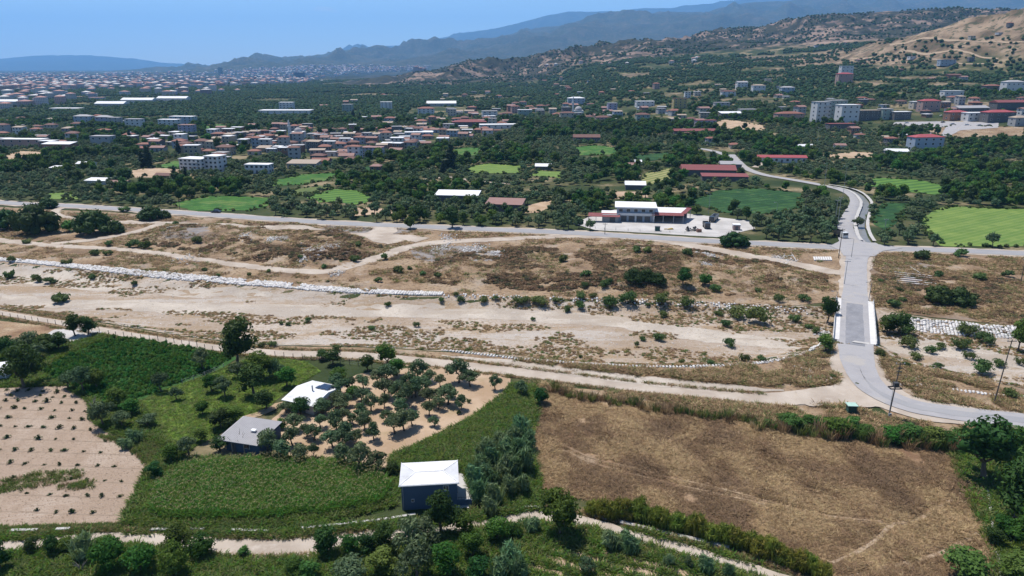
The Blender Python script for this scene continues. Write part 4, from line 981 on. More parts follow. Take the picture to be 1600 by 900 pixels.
LM = [
    ('apartment_block', 'white four-storey apartment block with brown side beside the green plot', 'building', 308, 270, 36, 20, 12, -16, 'white', 'white', 'flat', 4, 5, dict(balcony=True)),
    ('apartment_block', 'white apartment wing with tall stair tower beside the brown sided block', 'building', 339, 270, 22, 24, 10, -16, 'white', 'white', 'flat', 4, 3, {}),
    ('villa', 'white two-storey villa with flat roof right of the apartment block', 'house', 406, 271, 36, 13, 8, -6, 'white', 'white', 'flat', 2, 5, {}),
    ('long_shed', 'long dark shed with bright white sloping roof below the poplar', 'shed', 716, 316, 66, 11, 10, -7, 'dark', 'white', 'mono', 1, 4, dict(win=False)),
    ('open_shed', 'pink roofed open sheds near the tan earth yard', 'shed', 790, 330, 56, 11, 11, -10, 'dark', 'pinkish', 'mono', 1, 3, dict(win=False)),
    ('cattle_shed', 'long maroon roofed barn beside the striped straw plot', 'barn', 1105, 275, 78, 9, 14, -6, 'dark', 'maroon', 'gable', 1, 5, dict(win=False)),
    ('cattle_shed', 'lower maroon roofed barn in front of the larger barn', 'barn', 1131, 283, 66, 7, 8, -6, 'dark', 'maroon', 'mono', 1, 5, dict(win=False)),
    ('cattle_shed', 'grey roofed barn behind the maroon barns', 'barn', 1140, 266, 30, 9, 9, -6, 'dark', 'grey', 'gable', 1, 2, dict(win=False)),
    ('hall', 'long white hall with crimson roof above the olive trees', 'hall', 1219, 254, 70, 7, 8, -4, 'white', 'crimson', 'gable', 1, 9, {}),
    ('apartment_block', 'tall white apartment block with balconies left of its twin', 'building', 1281, 190, 24, 27, 11, 14, 'white', 'grey', 'flat', 5, 3, dict(balcony=True)),
    ('apartment_block', 'tall pale apartment block in the middle of the three', 'building', 1303, 188, 26, 27, 11, 14, 'green_w', 'grey', 'flat', 5, 4, dict(balcony=True)),
    ('apartment_block', 'white apartment block with flat white roof standing in front', 'building', 1321, 194, 27, 26, 12, 10, 'white', 'white', 'flat', 4, 3, {}),
    ('shop_building', 'single-storey shop with maroon roof below the apartment blocks', 'building', 1312, 203, 38, 8, 9, 8, 'dark', 'maroon', 'flat', 1, 4, {}),
    ('villa', 'three-storey pale house with crimson hip roof on the slope', 'house', 1443, 236, 42, 18, 11, 8, 'pale_blue', 'crimson', 'hip', 3, 4, dict(tank=True)),
    ('garden_shed', 'dark shed with white gable roof below the crimson roofed house', 'shed', 1399, 246, 27, 8, 9, -10, 'dark', 'white', 'gable', 1, 2, {}),
    ('tower_house', 'tall white house with balcony tiers alone on the wooded slope', 'house', 1318, 130, 21, 12, 10, 6, 'pink', 'crimson', 'hip', 2, 3, dict(balcony=True)),
    ('tower_house', 'white upper block rising behind the tiered house', 'house', 1320, 124, 17, 18, 9, 6, 'white', 'white', 'flat', 4, 3, {}),
    ('office_building', 'white and blue striped four-storey building at the village edge', 'building', 583, 245, 31, 14, 11, -4, 'pale_blue', 'pinkish', 'flat', 4, 5, {}),
    ('apartment_block', 'white left apartment block amid trees', 'building', 267, 204, 27, 15, 11, -8, 'white', 'white', 'flat', 4, 4, {}),
    ('apartment_block', 'broad white apartment block above the left village', 'building', 288, 199, 34, 15, 12, -8, 'pale_blue', 'white', 'flat', 4, 5, {}),
    ('apartment_block', 'lilac apartment block beside the left village gardens', 'building', 294, 211, 20, 14, 10, -8, 'lilac', 'pinkish', 'flat', 4, 3, {}),
    ('apartment_block', 'pale blue apartment house alone at far left', 'building', 133, 196, 22, 12, 10, -6, 'pale_blue', 'grey', 'hip', 3, 3, {}),
    ('apartment_block', 'lilac apartment house right of the lone pale blue one', 'building', 165, 197, 20, 12, 10, -6, 'lilac', 'grey', 'hip', 3, 3, {}),
    ('apartment_block', 'slim grey apartment house at far left', 'building', 182, 199, 15, 13, 9, -6, 'pale_grey', 'grey', 'flat', 4, 2, {}),
    ('apartment_block', 'white apartment house with grey roof above the terracotta roofs', 'building', 212, 200, 22, 12, 10, -6, 'white', 'grey', 'flat', 3, 3, {}),
    ('warehouse', 'wide low white warehouse in front of the wood', 'warehouse', 448, 178, 74, 5, 25, 0, 'white', 'white', 'flat', 1, 8, {}),
    ('office_building', 'white office block rising behind the wide warehouse', 'building', 449, 173, 20, 12, 12, 0, 'white', 'white', 'flat', 4, 4, {}),
    ('warehouse', 'grey white warehouse with shallow roof far left', 'warehouse', 176, 167, 40, 4, 20, -4, 'pale_grey', 'white', 'gable', 1, 5, {}),
    ('warehouse', 'long white warehouse with two bays far left', 'warehouse', 218, 161, 44, 4, 20, -4, 'white', 'white', 'gable', 1, 5, {}),
    ('warehouse', 'longest white factory hall far left', 'warehouse', 272, 159, 42, 4.5, 20, -4, 'white', 'white', 'gable', 1, 5, {}),
    ('warehouse', 'thin white shed roof in the left orchards', 'warehouse', 105, 173, 38, 3, 20, -4, 'white', 'white', 'flat', 1, 5, {}),
    ('warehouse', 'bright white industrial roofs at the left edge', 'warehouse', 22, 165, 40, 5, 18, -4, 'pale_grey', 'white', 'gable', 1, 4, {}),
    ('apartment_block', 'dark grey tower block beyond the village', 'building', 544, 177, 15, 13, 10, 0, 'green_w', 'grey', 'flat', 5, 3, {}),
    ('apartment_block', 'bright white block beside the dark tower', 'building', 604, 172, 17, 12, 10, 6, 'white', 'white', 'flat', 4, 3, {}),
    ('villa', 'white house with orange hip roof at the wood edge', 'house', 666, 180, 25, 10, 11, 6, 'white', 'terracotta', 'hip', 3, 4, {}),
    ('warehouse', 'white metal roofed hall behind the village', 'warehouse', 690, 166, 44, 4, 20, 4, 'pale_grey', 'white', 'gable', 1, 5, {}),
    ('villa', 'white three-storey house with flat roof right of the village', 'house', 765, 186, 23, 12, 10, 8, 'white', 'grey', 'flat', 3, 3, {}),
    ('workshop', 'broad red roofed workshop at the village edge', 'building', 733, 198, 52, 7, 14, 4, 'dark', 'maroon', 'hip', 1, 5, {}),
    ('workshop', 'long white roofed workshop right of the red one', 'building', 778, 201, 56, 6, 14, 8, 'white', 'white', 'flat', 1, 6, {}),
    ('workshop', 'blue white shop with white roof in the village centre', 'building', 655, 215, 42, 8, 10, 4, 'pale_blue', 'white', 'flat', 2, 5, {}),
    ('villa', 'pale blue house with white roof in the right village', 'house', 900, 165, 26, 11, 10, 4, 'pale_blue', 'white', 'hip', 3, 4, {}),
    ('villa', 'lilac slab house in the right village', 'house', 956, 175, 14, 13, 10, 4, 'lilac', 'grey', 'flat', 4, 2, {}),
    ('villa', 'grey house with white window grid in the right village', 'house', 1003, 194, 20, 14, 10, 4, 'green_w', 'rust', 'hip', 3, 3, {}),
    ('apartment_block', 'ochre fronted block of bare concrete in the right village', 'building', 1061, 170, 20, 15, 10, 4, 'ochre', 'brown', 'flat', 4, 3, {}),
    ('workshop', 'blue roofed white workshop in the right village', 'building', 1007, 167, 27, 8, 11, 4, 'white', 'white', 'flat', 2, 4, {}),
    ('villa', 'rose coloured house with dark roof below the minaret', 'house', 942, 195, 23, 11, 10, 4, 'pink', 'rust', 'hip', 3, 4, {}),
    ('villa', 'white fronted house with brown roof left of the minaret', 'house', 886, 186, 22, 9, 9, 4, 'cream', 'rust', 'hip', 2, 3, {}),
    ('villa', 'pale green house at the village lane', 'house', 820, 181, 21, 9, 9, 4, 'green_w', 'white', 'flat', 2, 3, {}),
    ('barn', 'long maroon barn below the bare earth cutting', 'barn', 1084, 209, 62, 4, 10, 2, 'dark', 'maroon', 'gable', 1, 3, dict(win=False)),
    ('villa', 'lilac house with maroon flat roof above the long barn', 'house', 1101, 198, 30, 9, 10, 4, 'lilac', 'maroon', 'flat', 2, 4, {}),
    ('barn', 'maroon roofed barn left of the green fields', 'barn', 916, 223, 40, 8, 12, -2, 'dark', 'rust', 'gable', 1, 3, {}),
    ('workshop', 'white roofed open workshop above the olive grove', 'building', 1141, 184, 32, 6, 12, 4, 'dark', 'white', 'mono', 1, 4, {}),
    ('workshop', 'cream workshop with flat roof right of the open one', 'building', 1167, 180, 24, 8, 11, 4, 'cream', 'grey', 'flat', 1, 3, {}),
    ('villa', 'white chalet with twin gables in the olive hills', 'house', 1158, 140, 15, 10, 9, 4, 'white', 'grey', 'gable', 3, 3, {}),
    ('villa', 'white chalet with tan roof in the olive hills', 'house', 1184, 145, 18, 10, 9, 4, 'white', 'tan', 'hip', 2, 3, {}),
    ('villa', 'white cottage with dark roof among hillside olives', 'house', 1137, 151, 20, 7, 9, 4, 'white', 'rust', 'hip', 2, 3, {}),
    ('villa', 'grey flat roofed house among hillside olives', 'house', 1127, 168, 22, 7, 9, 4, 'pale_grey', 'grey', 'flat', 2, 3, {}),
    ('villa', 'pale villa with grey roof left of the apartment blocks', 'house', 1229, 146, 19, 8, 9, 6, 'pale_blue', 'grey', 'hip', 2, 3, {}),
    ('villa', 'terracotta roofed houses left of the apartment blocks', 'house', 1232, 187, 40, 8, 11, 8, 'pink', 'terracotta', 'hip', 2, 4, {}),
    ('shop_building', 'unfinished concrete building right of the apartment blocks', 'building', 1354, 188, 32, 13, 11, 8, 'dark', 'tan', 'flat', 3, 4, {}),
    ('shop_building', 'slim pale building right of the unfinished one', 'building', 1381, 187, 15, 14, 10, 8, 'green_w', 'grey', 'flat', 3, 2, {}),
    ('shop_building', 'dark building with white awning on the right street', 'building', 1405, 187, 24, 10, 10, 8, 'dark', 'white', 'flat', 2, 3, {}),
    ('villa', 'rose house with crimson roof on the right street', 'house', 1449, 175, 26, 14, 10, 10, 'pink', 'crimson', 'hip', 3, 3, {}),
    ('villa', 'cream house with white flat roof beside the rose house', 'house', 1431, 170, 16, 9, 9, 10, 'cream', 'white', 'flat', 2, 2, {}),
    ('shop_building', 'red roofed kiosk building at the parking square', 'building', 1491, 188, 25, 10, 10, 10, 'brick', 'crimson', 'hip', 2, 3, {}),
    ('workshop', 'wide grey metal roofed workshop behind the square', 'building', 1514, 178, 44, 7, 12, 10, 'dark', 'grey', 'gable', 1, 4, {}),
    ('villa', 'white roofed house at the parking square', 'house', 1522, 189, 30, 10, 10, 10, 'white', 'white', 'flat', 2, 4, {}),
    ('villa', 'dark red roofed house right of the parking square', 'house', 1557, 191, 40, 12, 11, 10, 'dark', 'crimson', 'hip', 2, 4, {}),
    ('barn', 'long dark maroon barn on the right slope', 'barn', 1574, 172, 44, 9, 12, 10, 'dark', 'maroon', 'gable', 1, 4, {}),
    ('villa', 'small pale house at the right edge', 'house', 1590, 197, 20, 10, 9, 10, 'pale_grey', 'tan', 'hip', 2, 2, {}),
    ('villa', 'white and blue bungalow above the square', 'house', 1486, 152, 28, 8, 9, 10, 'white', 'white', 'flat', 1, 4, {}),
    ('villa', 'large white villa with grey roof at upper right', 'house', 1580, 144, 26, 12, 11, 10, 'white', 'grey', 'hip', 2, 4, {}),
    ('villa', 'low house with orange roof beside the large white villa', 'house', 1548, 142, 22, 6, 9, 10, 'dark', 'terracotta', 'hip', 1, 3, {}),
    ('villa', 'slate blue villa under the dry hill', 'house', 1478, 103, 22, 7, 9, 8, 'pale_blue', 'grey', 'flat', 2, 4, {}),
    ('villa', 'tiny white cottage on the dry hill terrace', 'house', 1424, 94, 9, 4, 8, 8, 'white', 'white', 'flat', 1, 2, {}),
    ('villa', 'rust roofed ruin among slope trees', 'house', 1488, 125, 18, 6, 9, 8, 'brick', 'rust', 'gable', 1, 2, {}),
    ('brick_barn', 'dark brick barn with white roof at far left', 'barn', 95, 236, 38, 9, 10, -4, 'brick', 'white', 'mono', 1, 4, {}),
    ('villa', 'bare concrete house with grey slab roof left of the village', 'house', 163, 228, 27, 13, 10, -4, 'pale_grey', 'grey', 'flat', 2, 3, {}),
    ('workshop', 'low pink and white workshop row at the left edge', 'building', 40, 230, 56, 10, 11, -4, 'pink', 'white', 'flat', 2, 5, {}),
    ('garden_shed', 'small white roofed shed in the left trees', 'shed', 94, 268, 20, 5, 6, -6, 'dark', 'white', 'mono', 1, 2, dict(win=False)),
    ('garden_shed', 'white roofed shed right of the small left one', 'shed', 136, 263, 20, 6, 7, -6, 'white', 'white', 'gable', 1, 2, dict(win=False)),
    ('long_shed', 'low white roofed farm shed near the left road', 'shed', 155, 288, 30, 5, 7, -6, 'white', 'white', 'mono', 1, 3, dict(win=False)),
    ('garden_shed', 'maroon roofed shed near the left road', 'shed', 188, 293, 26, 6, 7, -6, 'dark', 'pinkish', 'gable', 1, 2, {}),
    ('garden_shed', 'dark red roofed hut below the bare yellowish plot', 'shed', 259, 281, 23, 6, 7, -6, 'brick', 'rust', 'gable', 1, 2, {}),
    ('workshop', 'white and brown roofed workshops at the lower village edge', 'building', 476, 263, 44, 7, 12, -4, 'cream', 'tan', 'mono', 1, 5, {}),
    ('workshop', 'orange roofed workshop at the lower village edge', 'building', 503, 258, 26, 6, 10, -4, 'beige', 'terracotta', 'gable', 1, 3, {}),
    ('garden_shed', 'white roofed shed behind the depot', 'shed', 992, 296, 30, 7, 9, -6, 'dark', 'white', 'gable', 1, 2, dict(win=False)),
    ('garden_shed', 'white roofed shed beside the tiny green plot', 'shed', 849, 265, 24, 5, 8, -6, 'dark', 'white', 'gable', 1, 2, dict(win=False)),
    ('garden_shed', 'pinkish roofed hut beside the striped straw plot', 'shed', 988, 264, 16, 6, 7, -6, 'dark', 'pinkish', 'gable', 1, 2, {}),
    ('garden_shed', 'white roofed hut just behind the pinkish hut', 'shed', 995, 258, 13, 5, 6, -6, 'dark', 'white', 'gable', 1, 1, {}),
    ('garden_shed', 'white roofed open shed above the crimson roofed hall', 'shed', 1255, 234, 24, 5, 7, 4, 'white', 'white', 'gable', 1, 2, dict(win=False)),
    ('garden_shed', 'tan roofed hut beside the dark poplar grove', 'shed', 588, 266, 16, 6, 7, -4, 'brick', 'pinkish', 'hip', 1, 2, {}),
    ('gatehouse', 'small pink gatehouse at the right end of the depot yard', 'hut', 1150, 360, 10, 8, 3, -8, 'pink', 'white', 'flat', 1, 1, dict(over=.3)),
]
for nm, lb, ct, px, py, wp, hp, d, rot, wl, rf, rt, st, cl_, kw in LM:
    landmark(nm, lb, ct, px, py, wp, hp, d, rot, wl, rf, rt, st, cl_, **kw)

# mosques: domed hall with a slim minaret
def mosque(px, py, top, dome, label):
    x, y, z = G(px, py)
    m = mpp(x, y)
    r = empty('mosque', (x, y, z), 0, label, 'mosque')
    hgt = (py - top) * m
    q = MB(); q.tube([(0, 0, 0), (0, 0, hgt * .62), (0, 0, hgt * .63), (0, 0, hgt * .66), (0, 0, hgt * .665), (0, 0, hgt * .85), (0, 0, hgt)], [1.4, 1.3, 2.0, 2.0, 1.1, 1.0, .05], 10)
    q.build('minaret', 'wall_white', r)
    put('wall', U['box'], r, (8, 4, 0), 0, (13, 12, 6.5), m='wall_white')
    q = MB(); n = 6
    q.tube([(8, 4, 6.4 + dome * sin(k / n * pi / 2)) for k in range(n + 1)], [max(.05, dome * 1.0 * cos(k / n * pi / 2)) for k in range(n + 1)], 14)
    q.build('dome', 'roof_grey', r, sm=True)
    for k in range(3): put('window', U['window'], r, (4.5 + k * 3.5, -2.003, 3.2), 0, (1.3, 1.6, 2.6))
    HOUSES.append((x + 5, y + 3, 12))
mosque(453, 216, 189, 4.2, 'white minaret and small dome amid the dense village roofs')
mosque(895, 180, 151, 5.5, 'slim white minaret beside a grey dome in the right village')

# --- village houses filling the built-up areas
WALLS = [('white', 'white', 4), ('cream', 'cream', 4), ('beige', 'beige', 3), ('brick', 'bare brick', 4), ('pale_grey', 'grey', 4), ('pale_blue', 'pale blue', 2), ('pink', 'rose', 2), ('dark', 'dark', 3)]
ROOFS = [('terracotta', 'terracotta', 6, 'hip'), ('rust', 'rusty brown', 7, 'hip'), ('pinkish', 'faded pink', 6, 'gable'), ('white', 'white metal', 6, 'flat'), ('grey', 'grey flat', 6, 'flat'), ('tan', 'tan', 4, 'mono')]
def pick(L): return rng.choices(L, weights=[q[2] for q in L])[0]
NUMW = {1: 'one', 2: 'two', 3: 'three'}
def village(poly, n, where, smin, smax, rot0, gap, p2=.45):
    xs, ys = [p[0] for p in poly], [p[1] for p in poly]
    done = tries = 0
    while done < n and tries < n * 14:
        tries += 1
        px, py = rng.uniform(min(xs), max(xs)), rng.uniform(min(ys), max(ys))
        if not inside(poly, np.array([px]), np.array([py]))[0]: continue
        x, y, z = G(px, py)
        w, d = rng.uniform(smin, smax), rng.uniform(smin * .8, smax * .75)
        R = .5 * math.hypot(w, d)
        if any((x - a) ** 2 + (y - b) ** 2 < (R * gap + c * .8) ** 2 for a, b, c in HOUSES): continue
        if any(inside(b, np.array([x]), np.array([y]))[0] for b in BLOCK if b[:, 0].min() < x < b[:, 0].max() and b[:, 1].min() < y < b[:, 1].max()): continue
        wl, rf = pick(WALLS), pick(ROOFS)
        st = rng.choices((1, 2, 3), (1 - p2, p2 * .8, p2 * .2))[0]
        lb = f'{NUMW[st]}-storey {wl[1]} house with {rf[1]} roof {where}'
        house('village_house', lb, 'house', x, y, w, d, 3.0 * st + rng.uniform(0, .5), radians(rot0 + rng.choice((0, 0, 90)) * 0 + rng.uniform(-12, 12)), 'wall_' + wl[0], 'roof_' + rf[0], rf[3], st, 2 if w < 11 else 3,
              group=lb, rh=None, tank=rng.random() < .2, sides=rng.random() < .5, over=1.0)
        done += 1
village([(385, 224), (412, 202), (480, 199), (560, 207), (640, 198), (700, 188), (790, 190), (800, 206), (740, 217), (660, 231), (600, 247), (520, 260), (470, 257), (430, 243)], 152, 'in the dense village', 7, 11.8, -4, .78, .45)
village([(195, 212), (290, 212), (400, 203), (425, 245), (380, 256), (300, 246), (220, 240)], 52, 'on the left side of the village', 8, 13, -8, .8)
village([(560, 190), (680, 176), (800, 168), (810, 188), (700, 190), (600, 200)], 26, 'along the upper village edge', 9, 15, 4, .95)
village([(800, 160), (900, 162), (1060, 172), (1130, 180), (1090, 196), (980, 192), (880, 186), (805, 184)], 38, 'around the right mosque', 9, 14, 6, .95)
village([(0, 185), (200, 190), (210, 225), (0, 235)], 30, 'scattered at the left among trees', 8, 13, -6, 1.3)
village([(1200, 150), (1420, 160), (1600, 160), (1600, 200), (1420, 190), (1210, 190)], 26, 'along the right street', 8, 12, 10, 1.0)
village([(830, 120), (1100, 128), (1240, 128), (1230, 150), (1000, 155), (830, 150)], 24, 'scattered in the olive wood', 8, 13, 6, 1.8, .4)
village([(430, 150), (640, 145), (800, 140), (800, 165), (600, 165), (430, 170)], 16, 'in the orchards behind the village', 9, 14, 2, 1.8, .3)
village([(1250, 60), (1600, 40), (1600, 130), (1300, 125)], 12, 'on the dry hillside', 8, 11, 8, 2.0, .4)
village([(1040, 205), (1200, 210), (1420, 205), (1420, 235), (1250, 240), (1050, 230)], 9, 'among the olive groves below the right street', 7, 10, 4, 2.5, .3)

# --- the far city: blocks beyond counting
def far_city():
    V, Q, C = [], [], []
    cols = [(.58, .56, .54), (.5, .45, .40), (.42, .30, .27), (.36, .36, .40), (.55, .50, .46), (.30, .20, .18), (.5, .48, .48), (.40, .38, .42)]
    k = 0
    pts = []
    def spread(poly, n):
        xs, ys = [p[0] for p in poly], [p[1] for p in poly]
        c = 0
        while c < n:
            px, py = rng.uniform(min(xs), max(xs)), rng.uniform(min(ys), max(ys))
            if inside(poly, np.array([px]), np.array([py]))[0]: pts.append((px, py)); c += 1
    spread([(-60, 116), (250, 113), (430, 108), (520, 106), (640, 106), (560, 118), (480, 124), (520, 130), (330, 136), (150, 140), (-60, 142)], 1300)
    spread([(380, 107), (520, 101), (680, 104), (660, 112), (500, 114), (380, 115)], 420)
    spread([(0, 142), (300, 138), (380, 145), (150, 158), (0, 172)], 70)
    spread([(840, 98), (1100, 88), (1150, 96), (860, 112)], 12)
    for px, py in pts:
        u, v = (px - 800) / FOC, (450 - py) / FOC
        x, y, z = G(px, py)
        if y > 11000: continue
        small = .55 if px > 800 else 1.0
        big = rng.random() < .12
        w = rng.uniform(12, 26) * (1.6 if big else 1) * small; d = rng.uniform(11, 20) * small; h = rng.uniform(8, 17) * small * (1.5 if rng.random() < .06 else 1) * (.55 if big else 1)
        a = rng.uniform(-.25, .25)
        ca, sa = cos(a), sin(a)
        c = rng.choice(cols); rc = rng.choice([(.42, .41, .41), (.30, .15, .12), (.34, .19, .15), (.5, .48, .46), (.26, .13, .11)])
        for zz in (z - 3, z + h):
            for sx, sy in ((-1, -1), (1, -1), (1, 1), (-1, 1)):
                V.append((x + ca * sx * w / 2 - sa * sy * d / 2, y + sa * sx * w / 2 + ca * sy * d / 2, zz))
        # low hipped roof
        V.append((x, y, z + h + (0.2 if big else 2.6)))
        Q += [(k, k + 1, k + 5, k + 4), (k + 1, k + 2, k + 6, k + 5), (k + 2, k + 3, k + 7, k + 6), (k + 3, k, k + 4, k + 7), (k + 4, k + 5, k + 8), (k + 5, k + 6, k + 8), (k + 6, k + 7, k + 8), (k + 7, k + 4, k + 8)]
        C += [c] * 4 + [rc] * 4
        k += 9
    me = new_mesh('distant_city', V, Q)
    m = bpy.data.materials.new('city'); m.use_nodes = True
    nt = m.node_tree; b = nt.nodes['Principled BSDF']
    at = nt.nodes.new('ShaderNodeAttribute'); at.attribute_name = 'tint'
    # rows of dark windows on the upright faces
    geo = nt.nodes.new('ShaderNodeNewGeometry')
    sx = nt.nodes.new('ShaderNodeSeparateXYZ'); nt.links.new(geo.outputs['Position'], sx.inputs[0])
    nz = nt.nodes.new('ShaderNodeSeparateXYZ'); nt.links.new(geo.outputs['Normal'], nz.inputs[0])
    row = _math(nt, 'GREATER_THAN', _math(nt, 'FRACT', _math(nt, 'MULTIPLY', sx.outputs[2], .33)), .45)
    colw = _math(nt, 'GREATER_THAN', _math(nt, 'FRACT', _math(nt, 'MULTIPLY', _math(nt, 'ADD', sx.outputs[0], sx.outputs[1]), .28)), .45)
    up = _math(nt, 'LESS_THAN', nz.outputs[2], .2)
    f = _math(nt, 'MULTIPLY', _math(nt, 'MULTIPLY', row, colw), _math(nt, 'MULTIPLY', up, .8))
    nt.links.new(_mix(nt, f, at.outputs['Color'], (.06, .07, .09)), b.inputs['Base Color'])
    b.inputs['Roughness'].default_value = .8
    me.materials.append(m)
    at = me.color_attributes.new('tint', 'FLOAT_COLOR', 'CORNER')
    data = []
    for p, c in zip(me.polygons, C): data += [c[0], c[1], c[2], 1.0] * p.loop_total
    at.data.foreach_set('color', data)
    tag(put('distant_city', me), 'hazy far city spread across the plain below the mountains', 'city', kind='stuff')
far_city()
# a few tall blocks stand out of the far city
for k, (px, py, wp, hp, wl, lb) in enumerate(((345, 117, 5, 10, 'dark', 'lone dark tower above the far city'), (270, 133, 12, 7, 'white', 'white slab block at the near edge of the far city'), (305, 131, 12, 8, 'pale_blue', 'pale slab block at the near edge of the far city'),
                                            (468, 122, 15, 8, 'slate', 'dark blue slab block right of the far city centre'), (8, 146, 16, 9, 'pink', 'rose apartment block at the left edge of the far city'), (375, 124, 10, 6, 'white', 'white block right of the lone dark tower'))):
    landmark('tower_block', lb, 'building', px, py, wp, hp, 25, 0, wl, 'grey', 'flat', 6, 4, sides=False)

# ------------------------------------------------------------------ vegetation meshes
def cards(lobes, n, size, elong, r, out=.75, rmin=.7, droop=0.0, up=0.0):
    """n leaf sprays spread through the outer shell of ellipsoid lobes (cx, cy, cz, rx, ry, rz)"""
    L = np.array(lobes, float)
    wgt = (L[:, 3] * L[:, 4] + L[:, 4] * L[:, 5]) ; wgt /= wgt.sum()
    k = r.choice(len(L), n, p=wgt)
    d = r.normal(size=(n, 3)); d /= np.linalg.norm(d, axis=1)[:, None]
    d[:, 2] = np.where(d[:, 2] < -.35, -d[:, 2], d[:, 2])
    rad = r.uniform(rmin, 1.08, n) ** .8
    p = L[k, :3] + d * L[k, 3:] * rad[:, None]
    nrm = d * out + r.normal(size=(n, 3)) * (1 - out) * .9
    nrm /= np.linalg.norm(nrm, axis=1)[:, None]
    t = np.cross(nrm, r.normal(size=(n, 3))); t /= np.linalg.norm(t, axis=1)[:, None]
    t[:, 2] += up - droop; t /= np.linalg.norm(t, axis=1)[:, None]
    b = np.cross(nrm, t)
    s = size * r.uniform(.55, 1.35, n)[:, None]
    V = np.stack([p - t * s * elong, p - b * s * .5 + nrm * s * .15, p + t * s * elong, p + b * s * .5 + nrm * s * .15], 1).reshape(-1, 3)
    Q = np.arange(4 * n).reshape(n, 4)
    return V, Q
def cores(lobes, f, r, nu=7, nv=5):
    VV, QQ, k = [], [], 0
    for cx, cy, cz, rx, ry, rz in lobes:
        pts = []
        for i in range(nv):
            a = pi * (i + .5) / nv
            for j in range(nu):
                t = 2 * pi * j / nu
                q = f * r.uniform(.82, 1.1)
                pts.append((cx + rx * q * sin(a) * cos(t), cy + ry * q * sin(a) * sin(t), cz + rz * q * cos(a)))
        VV += pts
        for i in range(nv - 1):
            for j in range(nu):
                QQ.append((k + i * nu + j, k + (i + 1) * nu + j, k + (i + 1) * nu + (j + 1) % nu, k + i * nu + (j + 1) % nu))
        k += nu * nv
    return np.array(VV), np.array(QQ)
def crown(name, lobes, n, size, elong, m, seed, core=.56, **k):
    r = np.random.RandomState(seed)
    V, Q = cards(lobes, n, size, elong, r, **k)
    if core:
        V2, Q2 = cores(lobes, core, r)
        Q = np.concatenate([Q, Q2 + len(V)]); V = np.concatenate([V, V2])
    return np_mesh(name, V, Q, m)
def lobes_for(kind, seed):
    r = np.random.RandomState(seed)
    u = r.uniform
    L = []
    if kind == 'olive':      # 4.4 m wide, 4.2 m tall, broken into billows
        for k in range(r.randint(6, 9)):
            a = 2 * pi * k / 7 + u(-.5, .5); q = u(.7, 1.5)
            s = u(.62, 1.0)
            L.append((cos(a) * q, sin(a) * q, u(1.8, 2.9), s, s, s * u(.75, .95)))
        L.append((u(-.4, .4), u(-.4, .4), 3.1, 1.0, 1.0, .85))
    elif kind in ('broad', 'dark', 'bright'):    # 6 m wide, 7 m tall
        for k in range(r.randint(9, 13)):
            a = 2 * pi * k / 5.3 + u(-.5, .5); zz = u(1.9, 5.4)
            q = u(.5, 1.9) * (1 - ((zz - 3.2) / 3.6) ** 2 * .7)
            s = u(.8, 1.35)
            L.append((cos(a) * q, sin(a) * q, zz, s, s, s * u(.8, 1.0)))
        L.append((0, 0, 4.6, 1.5, 1.5, 1.6)); L.append((0, 0, 3, 1.7, 1.7, 1.5))
    elif kind == 'round':    # dense citrus ball, 4 m wide, 3.8 m tall
        L.append((0, 0, 2.0, 1.6, 1.6, 1.6))
        for k in range(7):
            a = 2 * pi * k / 7 + u(-.3, .3)
            L.append((cos(a) * 1.0, sin(a) * 1.0, u(1.2, 2.7), u(.7, .95), u(.7, .95), u(.7, .95)))
    elif kind == 'pine':     # stone pine, 11 m wide, 8 m tall
        for k in range(17):
            a = 2 * pi * k / 6.2 + u(-.4, .4); q = u(1.4, 4.1)
            s = u(1.2, 1.9)
            L.append((cos(a) * q, sin(a) * q, 4.9 - q * .5 + u(-.8, .8), s, s, s * .85))
        for k in range(9):
            a = 2 * pi * k / 9 + u(-.3, .3)
            L.append((cos(a) * 3.6, sin(a) * 3.6, u(1.4, 2.2), 1.5, 1.5, 1.2))
        L.append((0, 0, 5.2, 2.6, 2.6, 1.8)); L.append((0, 0, 2.9, 3.8, 3.8, 2.1))
    elif kind == 'cypress':  # 3 m wide, 14 m tall
        for k in range(12):
            zz = 1.2 + k * 1.05
            s = 1.35 * (1 - (abs(zz - 4.8) / 10.5) ** 1.5)
            L.append((u(-.25, .25), u(-.25, .25), zz, s, s, 1.15))
    elif kind == 'shrub':    # 2.4 m wide, 1.6 m tall
        for k in range(6):
            a = 2 * pi * k / 5 + u(-.4, .4); q = u(.2, .75)
            s = u(.42, .65)
            L.append((cos(a) * q, sin(a) * q, u(.45, 1.0), s, s, s * .95))
    return L
def blades(n, h, w, spread, lean, r, curve=.35, base=.15):
    """arching grass or reed blades, three quads each"""
    V, Q = [], []
    for i in range(n):
        a = r.uniform(0, 2 * pi); q = spread * math.sqrt(r.uniform(0, 1))
        bx, by = q * cos(a), q * sin(a)
        a2 = a + r.uniform(-.8, .8)
        hh = h * r.uniform(.6, 1.1); ln = lean * r.uniform(.3, 1.2)
        pa = r.uniform(0, pi); wx, wy = cos(pa) * w * .5, sin(pa) * w * .5
        k = len(V)
        for t, ww in ((0, .7), (.45, 1.0), (.8, .7), (1.0, .12)):
            off = ln * t ** 1.6 * hh
            z = hh * (t - curve * t * t * t * .6)
            x, y = bx + cos(a2) * off, by + sin(a2) * off
            V += [(x - wx * ww, y - wy * ww, z), (x + wx * ww, y + wy * ww, z)]
        Q += [(k, k + 1, k + 3, k + 2), (k + 2, k + 3, k + 5, k + 4), (k + 4, k + 5, k + 7, k + 6)]
    return np.array(V), np.array(Q)
def blade_mesh(name, n, h, w, spread, lean, m, seed, **k):
    V, Q = blades(n, h, w, spread, lean, np.random.RandomState(seed), **k)
    return np_mesh(name, V, Q, m)
